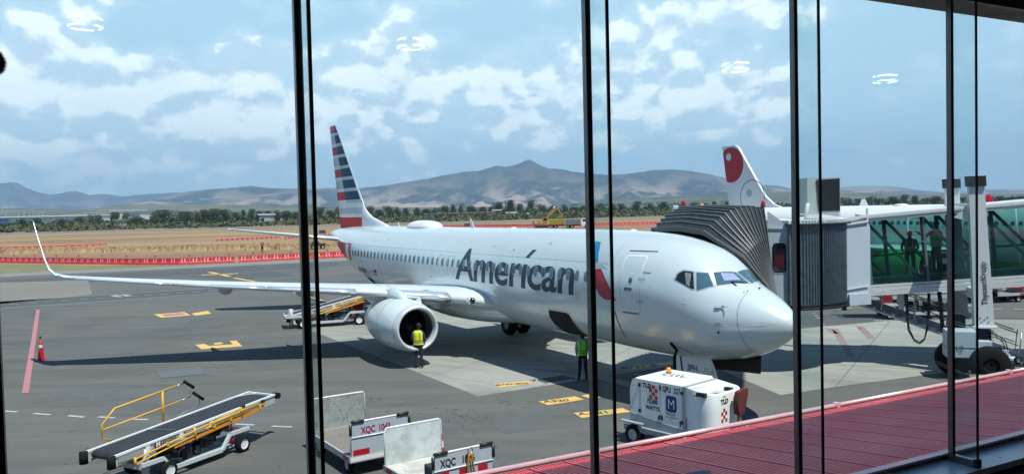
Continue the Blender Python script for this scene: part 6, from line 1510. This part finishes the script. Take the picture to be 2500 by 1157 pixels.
# door outlines, latches
mb = MB(LINE)
for x in (-.93, -.28, .40): mb.box((x, y_, 1.20), (.008, .004, 1.0))
mb.box((-.26, y_, .86-.03), (1.33, .004, .006))
for q_ in ringpolys(rr(-1.10, 1.25, .26, .62, .05), rr(-1.10, 1.25, .245, .605, .045)): mb.poly([(a, y_, b) for a, b in q_])
mb.build('door_seam', g)
mb = MB(BLACK)
for x, z in ((-.96, 1.60), (-.96, .92), (.40, 1.58), (.40, .84)): mb.box((x, y_-.015, z), (.07, .03, .085))
mb.box((-.33, y_-.01, .84), (.05, .02, .12)); mb.box((-.24, y_-.01, .85), (.05, .02, .12)); mb.box((.33, y_-.01, .78), (.02, .02, .14)); mb.box((-1.33, -.30, 1.72), (.18, .12, .07)); mb.build('latch', g)
def checks(x0, z0, s_, flip=0):
    mb = MB(mat('check_red', (.48, .01, .03), .4))
    for i in range(3):
        for j in range(4 if flip else 4):
            if (i+j) % 2 == 0 and (j < 4): mb.box((x0+i*s_, y_, z0+j*s_), (s_, .004, s_))
    mb.use(mat('check_grey', (.55, .52, .52), .5))
    for i in range(3):
        for j in range(4):
            if (i+j) % 2: mb.box((x0+i*s_, y_, z0+j*s_), (s_, .004, s_))
    return mb
checks(-.60, 1.33, .092).build('check_pattern', g)
TX, TZ = (1, 0, 0), (0, 0, 1); yt = y_-.003
writing('TLD', (-.87, yt, 1.56), TX, TZ, .16, INKB, g, 'side_lettering', align='LEFT', bold=.008)
writing('II', (-.335, yt, 1.56), TX, TZ, .17, INKB, g, 'side_lettering', align='LEFT', bold=.006)
writing('GPU', (-.215, yt, 1.535), TX, TZ, .20, mat('ink_maroon', (.14, .01, .02), .5), g, 'side_lettering', align='LEFT', bold=.008, sx=.68); writing('327', (.135, yt, 1.535), TX, TZ, .20, INKB, g, 'side_lettering', align='LEFT', sx=.68, bold=.006)
writing('72,000', (-.55, yt, 1.16), TX, TZ, .155, INKB, g, 'side_lettering', bold=.006, sx=.85); writing('WATTS', (-.55, yt, .99), TX, TZ, .155, INKB, g, 'side_lettering', bold=.006, sx=.85)
mb = MB(mat('logo_blue', (.02, .035, .20), .35)); mb.poly([(a, y_-.001, b) for a, b in rr(.055, 1.25, .34, .42, .08, 6)]); lg = mb.build('logo_plate', g)
writing('M', (.055, yt, 1.12), TX, TZ, .36, WHITE, g, 'logo_letter', bold=-.002, sx=.86)
writing('MENZIES', (.055, yt, .955), TX, TZ, .085, INKB, g, 'side_lettering'); writing('AVIATION', (.055, yt, .875), TX, TZ, .085, INKB, g, 'side_lettering')
writing('GIL', (-.35, -.05, 1.803), (.9, .25, 0), (-.25, .9, 0), .42, mat('ink_dark', (.06, .07, .07), .5), g, 'roof_lettering', sx=1.2)
# front lettering
xf = 1.3135
mbq = checks(0, 0, .10); mbq.bm.free()
mb = MB(MT['check_red'])
for i in range(3):
    for j in range(4):
        if (i+j) % 2 == 0: mb.box((xf, -.30+i*.085, .97+j*.085), (.004, .085, .085))
mb.build('check_pattern', g)
writing('TLD', (xf+.003, -.36, 1.38), (0, 1, 0), TZ, .17, INKB, g, 'front_lettering', align='LEFT', bold=.008)
writing('MAX 25 KPH', (xf+.003, -.34, .80), (0, 1, 0), TZ, .06, INKB, g, 'front_lettering', align='LEFT'); writing('15 MPH', (xf+.003, -.26, .73), (0, 1, 0), TZ, .06, INKB, g, 'front_lettering', align='LEFT')
mb = MB(mat('beacon_orange', (.8, .22, .01), .25)); mb.lathe([(0, .13), (.055, .12), (.06, .03), (.065, 0)], (-.72, .25, 1.825), n=18); mb.use(BLACK).cyl((-.72, .25, 1.80), (-.72, .25, 1.826), .075, n=16); mb.build('beacon', g)
mb = MB(mat('tow_khaki', (.22, .19, .09), .6)); mb.beam((1.55, .05, .35), (1.52, .12, 1.15), .10, .06); tb = mb.build('tow_bar', g)
mb = MB(mat('cloth_maroon', (.10, .015, .015), .9, var=.3)); mb.loft([[(1.45, -.02, 1.12), (1.62, .0, 1.10), (1.60, .24, 1.12), (1.46, .22, 1.14)], [(1.42, .02, 1.5), (1.58, -.03, 1.42), (1.62, .36, 1.55), (1.44, .3, 1.62)], [(1.44, .08, 1.66), (1.56, .05, 1.64), (1.6, .42, 1.72), (1.46, .4, 1.7)]], smooth=False); mb.build('tow_bar_cover', g)
# cable from the unit to the aircraft
sk = Vector(ac(*snap(3.62, 1.25, 2.15, .03))); sk2 = Vector(ac(*snap(3.55, 1.05, 1.95, .06)))
mb = MB(RUBBER); mb.tube([sk, sk2, Vector((sk2.x-.1, sk2.y-.15, 1.7)), Vector((sk2.x-.12, sk2.y-.25, 1.2)), Vector((sk2.x-.1, sk2.y-.3, .5)), Vector((5.6, 22.7, .12)), (5.3, 22.1, .3)], [.04, .05, .05, .05, .05, .05, .05], 8); o = mb.build('power_cable'); tag(o, 'thick black power cable hanging from the nose of the airliner to the power unit', 'cable')
pc = [Vector(ac(*snap(x, .9, z, .05))) for x, z in ((3.50, 2.18), (3.38, 2.16), (3.10, 1.86), (3.22, 1.84))]
mb = MB(WHITE); mb.prism(pc, ac(0, .012, 0)-ac(0, 0, 0)); mb.build('connector_panel', PLANE, Matrix.Translation((-NX, -NY, 0)))
# tyre of another trolley and pallet things behind the gpu
# cones
def cone(label, loc, h=.95, top=True):
    t = thing('traffic_cone', label, 'traffic cone', loc, 0, 'traffic cones'); CR_ = mat('cone_red', (.50, .008, .02), .45)
    r_ = lambda z: .145*(1-z/h)+.045*(z/h)
    mb = MB(CR_); mb.box((0, 0, .02), (.40, .40, .04), None, .01); mb.lathe([(r_(.03), .03), (r_(h*.30), h*.30)] if not top else [(r_(.03), .03), (r_(h*.62), h*.62)], n=20); mb.lathe([(r_(h*.30+.0), h*.30), (r_(h*.31), h*.31)], n=20); mb.build('base', t)
    if top: bands = ((.62, .76, BWHT), (.76, 1.0, CR_))
    else: bands = ((.31, .52, BWHT), (.52, .72, CR_), (.72, .86, BWHT), (.86, 1.0, CR_))
    for a, b, m in bands: mb = MB(m); mb.lathe([(r_(h*a)+.001, h*a), (r_(h*b)+.001, h*b)]+([(.0, h*b)] if b == 1.0 else []), n=20); mb.build('band', t)
    if top: mb = MB(BLACK); mb.cyl((0, 0, h), (0, 0, h+.06), .03, n=10); mb.ball((0, 0, h+.12), .05, 6); mb.build('top_knob', t)
    return t
cone('red traffic cone with one white band standing at the wing tip shadow', (-21.35, 36.4, 0), .92, True)
cone('red and white banded traffic cone behind the near baggage cart', (-1.98, 20.6, 0), .85, False)

# construction machines far off
CY = mat('machine_yellow', (.34, .20, .04), .55, dirt=.4, dirtcol=(.2, .12, .05)); CYL = mat('truck_yellow', (.42, .36, .03), .45)
p = gp(1322, 556); e = thing('excavator', 'yellow tracked excavator with its boom raised over the red barriers', 'excavator', (p.x, p.y-2, 0), R(4))
for sy in (-1, 1): mb = MB(DSTEEL); mb.prism([(x, sy*1.2-.3, z) for x, z in ((-2.2, .25), (-1.8, 0), (1.8, 0), (2.2, .25), (2.1, .8), (-2.1, .8))], (0, .6, 0)); mb.build('track', e)
mb = MB(CY); mb.box((-1.0, 0, 1.7), (3.6, 2.6, 1.3), None, .12); mb.use(WHITE); mb.box((-2.0, -1.31, 1.8), (.5, .02, .35)); mb.box((-.2, -1.31, 1.8), (.4, .02, .3)); mb.build('engine_house', e)
mb = MB(CY); mb.box((1.0, -.85, 2.5), (1.5, .95, 1.7), None, .08); mb.use(DGLASS); mb.box((1.0, -1.34, 2.75), (1.1, .03, .9)); mb.box((1.77, -.85, 2.7), (.03, .8, 1.0)); mb.build('cab', e)
mb = MB(CY); mb.prism([(x, -.2, z) for x, z in ((1.0, 1.6), (1.5, 1.3), (2.4, 3.6), (5.2, 6.1), (5.0, 6.6), (4.6, 6.5), (2.0, 4.3))], (0, .4, 0)); mb.build('boom', e)
mb = MB(CY); mb.prism([(x, -.16, z) for x, z in ((4.7, 6.8), (5.3, 6.5), (6.9, 3.6), (6.6, 3.4))], (0, .32, 0)); mb.use(STEEL).tube([(2.6, 0, 4.9), (4.5, 0, 6.9)], .1, 6); mb.build('arm', e)
mb = MB(mat('bucket_brown', (.20, .13, .06), .7)); mb.prism([(x, -.6, z) for x, z in ((6.9, 3.7), (6.7, 2.6), (6.1, 2.2), (5.3, 2.5), (4.9, 3.2), (5.6, 3.3), (6.3, 3.6))], (0, 1.2, 0)); mb.build('bucket', e)
def truck(label, px, py, bodym, cabm, s=1.):
    p = gp(px, py); t = thing('dump_truck', label, 'dump truck', (p.x, p.y, 0), R(-8))
    mb = MB(bodym); mb.loft([[(-3.6, -1.1, 1.2), (.7, -1.1, 1.2), (.7, 1.1, 1.2), (-3.6, 1.1, 1.2)], [(-3.9, -1.25, 2.75), (.8, -1.25, 2.75), (.8, 1.25, 2.75), (-3.9, 1.25, 2.75)]], smooth=False)
    for i in range(7): mb.box((-3.3+i*.62, -1.25, 2.0), (.1, .1, 1.4))
    mb.build('tipper_body', t)
    mb = MB(cabm); mb.prism([(x, -1.1, z) for x, z in ((1.1, .7), (3.6, .7), (3.6, 1.6), (2.9, 1.9), (2.6, 2.9), (1.1, 2.9))], (0, 2.2, 0)); c_ = mb.build('cab', t)
    mb = MB(DGLASS); mb.prism([(x, -1.115, z) for x, z in ((1.5, 2.0), (2.75, 2.0), (2.5, 2.7), (1.5, 2.7))], (0, .01, 0)); mb.prism([(2.93, -.9, 2.0), (2.66, -.9, 2.75), (2.66, .9, 2.75), (2.93, .9, 2.0)], (.02, 0, .01)); mb.build('cab_window', c_)
    mb = MB(DSTEEL); mb.box((-.2, 0, .9), (7, .9, .3)); mb.build('chassis', t)
    for x in (-2.9, -1.7, 2.5):
        for sy in (-1, 1): mb = MB(RUBBER); wheel(mb, (x, sy*.95, .5), .5, .35, GREYP, .5, (0, 1, 0), n=14); mb.build('wheel', t)
truck('yellow dump truck under the raised excavator bucket', 1371, 557, CYL, CYL); truck('dump truck with grey tipper body and white cab beside the second window bar', 1411, 557, mat('tipper_grey', (.20, .24, .28), .5), WHITE)
p = gp(776, 608); r_ = thing('trailer', 'small dark machine trailer on the dirt behind the first window bar', 'trailer', (p.x, p.y, 0), R(20)); mb = MB(DSTEEL); mb.box((0, 0, .8), (2.6, 1.2, .35)); mb.box((-.4, 0, 1.15), (1.2, .9, .4)); mb.tube([(1.2, 0, .8), (2.2, 0, .6)], .06, 6); mb.build('frame', r_)
for x in (-.8, .8):
    for sy in (-1, 1): mb = MB(RUBBER); wheel(mb, (x, sy*.6, .4), .4, .25, GREYP, .5, (0, 1, 0), n=14); mb.build('wheel', r_)
for px, py, w, h_, D, lb in ((787, 567, 1.9, 1.0, 235, 'dark airfield sign board between the two first window bars'), (1141, 553, 2.3, .95, 290, 'dark airfield sign board left of the blade antenna'), (1078, 552, .5, .5, 300, 'small dark airfield sign right of the satellite hump')):
    p = at(px, py, D); t = thing('airfield_sign', lb, 'sign', (p.x, p.y, 0), 0); mb = MB(mat('sign_dark', (.05, .06, .07), .5)); mb.box((0, 0, .45+h_/2), (w, .15, h_)); mb.build('board', t); mb = MB(STEEL); mb.box((-w*.35, 0, .22), (.08, .08, .45)); mb.box((w*.35, 0, .22), (.08, .08, .45)); mb.build('post', t)
# ================================================================== PEOPLE
VEST = mat('vest_yellow', (.62, .78, .03), .7, var=.08); VESTG = mat('vest_green', (.28, .70, .05), .7, var=.08); REFL = mat('vest_band', (.42, .40, .36), .5); BANDO = mat('vest_orange', (.45, .16, .05), .6)
SHIRTN = mat('shirt_navy', (.012, .03, .10), .85); SHIRTB = mat('shirt_blue', (.22, .33, .60), .85); TROU = mat('trousers_black', (.010, .011, .018), .9); SHOE = mat('shoe', (.012, .011, .010), .6); SHW = mat('shirt_white', (.30, .33, .33), .9); VORN = mat('vest_red', (.50, .07, .03), .7)
def person(label, loc, rz, joints, shirt, trous, vest=None, vband=None, H=1.74, helmet=None, bands=(.62, .74), skin=SKIN, bald=0., scale=1.):
    """joints override the default relaxed standing pose; facing local +Y"""
    t = thing('person', label, 'person', loc, rz); t.scale = (scale,)*3
    J = dict(pel=(0, 0, .93), wa=(0, 0, 1.08), ch=(0, .0, 1.27), nk=(0, 0, 1.46), hd=(0, .01, 1.56), top=(0, .02, 1.68),
             hl=(-.09, 0, .88), kl=(-.10, .02, .49), al=(-.11, -.02, .09), tl=(-.12, .13, .045), hr=(.09, 0, .88), kr=(.10, .02, .49), ar=(.11, -.02, .09), tr=(.12, .13, .045),
             sl=(-.17, 0, 1.41), el=(-.235, -.02, 1.13), wl=(-.225, .08, .90), sr=(.17, 0, 1.41), er=(.235, -.02, 1.13), wr=(.225, .08, .90))
    J.update(joints)
    RAD = dict(pel=(.15, .115), wa=(.14, .10), ch=(.165, .115), nk=(.058, .058), hd=(.075, .085), top=(.07, .08), hl=(.10, .10), kl=(.062, .066), al=(.042, .046), tl=(.045, .032), hr=(.10, .10), kr=(.062, .066), ar=(.042, .046), tr=(.045, .032),
               sl=(.065, .065), el=(.047, .047), wl=(.032, .032), sr=(.065, .065), er=(.047, .047), wr=(.032, .032))
    E_ = [('pel', 'wa'), ('wa', 'ch'), ('ch', 'nk'), ('nk', 'hd'), ('hd', 'top'), ('pel', 'hl'), ('hl', 'kl'), ('kl', 'al'), ('al', 'tl'), ('pel', 'hr'), ('hr', 'kr'), ('kr', 'ar'), ('ar', 'tr'), ('ch', 'sl'), ('sl', 'el'), ('el', 'wl'), ('ch', 'sr'), ('sr', 'er'), ('er', 'wr')]
    bm = bmesh.new(); lay = bm.verts.layers.skin.verify(); V = {}
    for k, p in J.items():
        v = bm.verts.new(Vector(p)); v[lay].radius = RAD[k]; v[lay].use_root = (k == 'pel'); V[k] = v
    for a, b in E_: bm.edges.new((V[a], V[b]))
    for s_ in ('l', 'r'):   # palm, four fingers and thumb
        w = Vector(J['w'+s_]); d = (w-Vector(J['e'+s_])).normalized(); sd_ = -1 if s_ == 'l' else 1
        fwd = Vector((0, 1, 0)); fwd = (fwd-d*fwd.dot(d)).normalized(); inn = d.cross(fwd).normalized()
        pm = bm.verts.new(w+d*.07); pm[lay].radius = (.030, .022); bm.edges.new((V['w'+s_], pm))
        for i, l in enumerate((.075, .085, .08, .062)):
            o_ = fwd*(.030-.019*i); a = bm.verts.new(w+d*.105+o_); b = bm.verts.new(w+d*(.105+l*.55)+o_+inn*-.012*sd_); c = bm.verts.new(w+d*(.105+l*.9)+o_+inn*-.035*sd_)
            for q_ in (a, b, c): q_[lay].radius = (.0095, .0095)
            bm.edges.new((pm, a)); bm.edges.new((a, b)); bm.edges.new((b, c))
        a = bm.verts.new(w+d*.05+fwd*.045); b = bm.verts.new(w+d*.095+fwd*.062)
        for q_ in (a, b): q_[lay].radius = (.0105, .0105)
        bm.edges.new((V['w'+s_], a)); bm.edges.new((a, b))
    me = bpy.data.meshes.new('body'); bm.to_mesh(me); bm.free(); o = bpy.data.objects.new('body', me); C.objects.link(o)
    o.modifiers.new('s', 'SKIN').use_smooth_shade = True; sb = o.modifiers.new('u', 'SUBSURF'); sb.levels = 2; sb.render_levels = 2
    dg = bpy.context.evaluated_depsgraph_get(); m2 = bpy.data.meshes.new_from_object(o.evaluated_get(dg)); o.modifiers.clear(); o.data = m2; bpy.data.meshes.remove(me)
    m2.materials.clear()
    for m in (shirt, trous, skin, HAIR, SHOE): m2.materials.append(m)
    hd, nk, wl, wr_, al, ar = [Vector(J[k]) for k in ('hd', 'nk', 'wl', 'wr', 'al', 'ar')]; face = Vector((0, 1, 0))
    hc = (hd+Vector(J['top']))/2
    for f in m2.polygons:
        c = f.center; k = 0
        if c.z < J['pel'][2]+.04 and min((c-wl).length, (c-wr_).length) > .2 and abs(c.x-J['pel'][0]) < .30: k = 1
        if min((c-al).length, (c-ar).length) < .2 and c.z < .09+min(al.z, ar.z)-.0: k = 4
        for w, e in ((wl, Vector(J['el'])), (wr_, Vector(J['er']))):
            d = (w-e).normalized()
            if (c-w).dot(d) > -.01 and (c-w).length < .26: k = 2
        if (c-hc).length < .26 and c.z > (nk.z+.03): k = 2 if ((c-hc).y > -.015-.0*c.z and c.z < hc.z+.055) or c.z < hd.z-.06 else 3
        f.material_index = k; f.use_smooth = True
    o.parent = t
    # face and ears
    hx = MB(skin); fc = hc+Vector((0, .088, -.02)); hx.ball(fc+Vector((0, .008, -.01)), .018, 5, (.8, 1, 1.3))
    for sx_ in (-1, 1): hx.ball(hc+Vector((sx_*.082, -.0, -.02)), .026, 5, (.4, .8, 1.2))
    hx.use(BLACK)
    for sx_ in (-1, 1): hx.ball(hc+Vector((sx_*.032, .083, .01)), .010, 4)
    hx.use(MT['reflect_red']).ball(hc+Vector((0, .082, -.062)), .016, 4, (1.4, .5, .35)); hx.build('face', t)
    if helmet: mb = MB(helmet); mb.lathe([(.10, 0), (.10, .03), (.08, .085), (.04, .115), (0, .12)], hc+Vector((0, 0, .035)), n=16); mb.cyl(hc+Vector((0, .02, .035)), hc+Vector((0, .02, .04)), .125, n=16); mb.build('helmet', t)
    elif not bald: mb = MB(HAIR); mb.ball(hc+Vector((0, -.02, .035)), .098, 8, (.92, 1.0, .95)); mb.build('hair', t)
    if vest:
        pv = Vector(J['pel']); ch = Vector(J['ch']); nk_ = Vector(J['nk'])
        def vr(f, wx, wy):
            p = pv.lerp(nk_, f); return [p+Vector((math.copysign(abs(math.cos(a))**.8, math.cos(a))*wx, math.sin(a)*wy, 0)) for a in [2*PI*k/28 for k in range(28)]]
        prof = [(-.02, .185, .145), (.2, .18, .14), (.42, .185, .142), (.62, .200, .148), (.80, .205, .142), (.90, .185, .120), (.985, .10, .085)]
        mb = MB(vest); mb.loft([vr(*q_) for q_ in prof], cap=False); v_ = mb.build('vest', t)
        mb = MB(vband or REFL)
        for f0 in bands[:1]: mb.loft([vr(.24, .1885, .149), vr(.32, .1885, .149)], cap=False)
        mb.loft([vr(.10, .1885, .150), vr(.17, .1885, .150)], cap=False)
        for sx_ in (-.10, .10):
            for sy in (-1, 1):
                pts_ = []
                for f, wx, wy in ((.32, .188, .149), (.62, .205, .154), (.80, .208, .148), (.92, .17, .115)):
                    p = pv.lerp(nk_, f); yy = wy*math.sqrt(max(0, 1-(abs(sx_)/wx)**2.4))
                    pts_.append((p, yy))
                mb.loft([[p+Vector((sx_-.018, sy*(yy+.004), 0)), p+Vector((sx_+.018, sy*(yy+.004), 0))] for p, yy in pts_], closed=False, cap=False)
        mb.build('reflective_band', v_)
    return t
# engine worker, back to the camera, looking into the intake
person('person in yellow vest and navy clothes standing with back turned before the engine intake', (-3.85, 32.35, 0), R(-8), dict(wl=(-.20, .16, .98), wr=(.20, .16, .98), el=(-.25, -.02, 1.15), er=(.25, -.02, 1.15), hd=(.01, .035, 1.55), top=(.015, .06, 1.66)), SHIRTN, NAVY, VEST, BANDO, scale=1.06)
person('person in green vest, light blue sleeves and black trousers standing under the open forward hold', (2.46, 29.3, 0), R(6), dict(wl=(-.19, .14, .93), wr=(.20, .20, 1.0), hl=(-.1, 0, .88), al=(-.15, -.02, .09), ar=(.13, 0, .09), tl=(-.17, .12, .045), tr=(.15, .14, .045)), SHIRTB, TROU, VESTG, mat('vest_band_green', (.06, .30, .05), .6), scale=1.04)
person('far-off person in red vest and white helmet standing on the dirt behind the red barriers', (-41.3, 134, 0), R(160), dict(wl=(-.10, .2, 1.1), wr=(.10, .2, 1.1)), mat('shirt_maroon', (.2, .02, .02), .8), TROU, VORN, helmet=BWHT, scale=1.18)
tz = (T(1.72, 1.2, .42), T(3.05, 1.1, .42))
person('dark silhouetted person bent forward inside the glass tunnel of the bridge', (at(2222, 640, 31.7).x, 31.7, T(1.6, 1.2, .42).z), R(150), dict(ch=(0, .06, 1.22), nk=(0, .13, 1.38), hd=(0, .18, 1.46), top=(0, .22, 1.56), sl=(-.18, .09, 1.33), sr=(.18, .09, 1.33), el=(-.26, .10, 1.06), er=(.26, .1, 1.06), wl=(-.2, .28, .92), wr=(.2, .28, .92)), TROU, TROU, mat('vest_dark', (.06, .08, .03), .9), scale=1.12)
person('person in white shirt inside the glass tunnel with one arm stretched out left', (at(2286, 640, 31.2).x, 31.2, T(3.2, 1.1, .42).z), R(20), dict(el=(-.36, .10, 1.22), wl=(-.58, .12, 1.36), sl=(-.17, .02, 1.41), er=(.22, .0, 1.12), wr=(.2, .1, .9)), SHW, TROU, mat('vest_pale', (.35, .45, .25), .9), scale=1.2)

# ------------------------------------------------------------------ haze: the air itself
HZD = 1.0e-4
m = bpy.data.materials.new('haze'); m.use_nodes = True; nt = m.node_tree; nt.nodes.clear(); o_ = nn(nt, 'ShaderNodeOutputMaterial'); pv = nn(nt, 'ShaderNodeVolumePrincipled')
pv.inputs['Color'].default_value = (.46, .72, 1.0, 1); pv.inputs['Density'].default_value = HZD; pv.inputs['Anisotropy'].default_value = .0; L(nt, pv.outputs[0], o_.inputs['Volume'])
mb = MB(m); E2 = 14200
mb.box((0, 0, 449), (2*E2, 2*E2, 902)); hzo = mb.build('haze'); tag(hzo, kind='stuff', label='pale blue haze in the air', cat='haze')
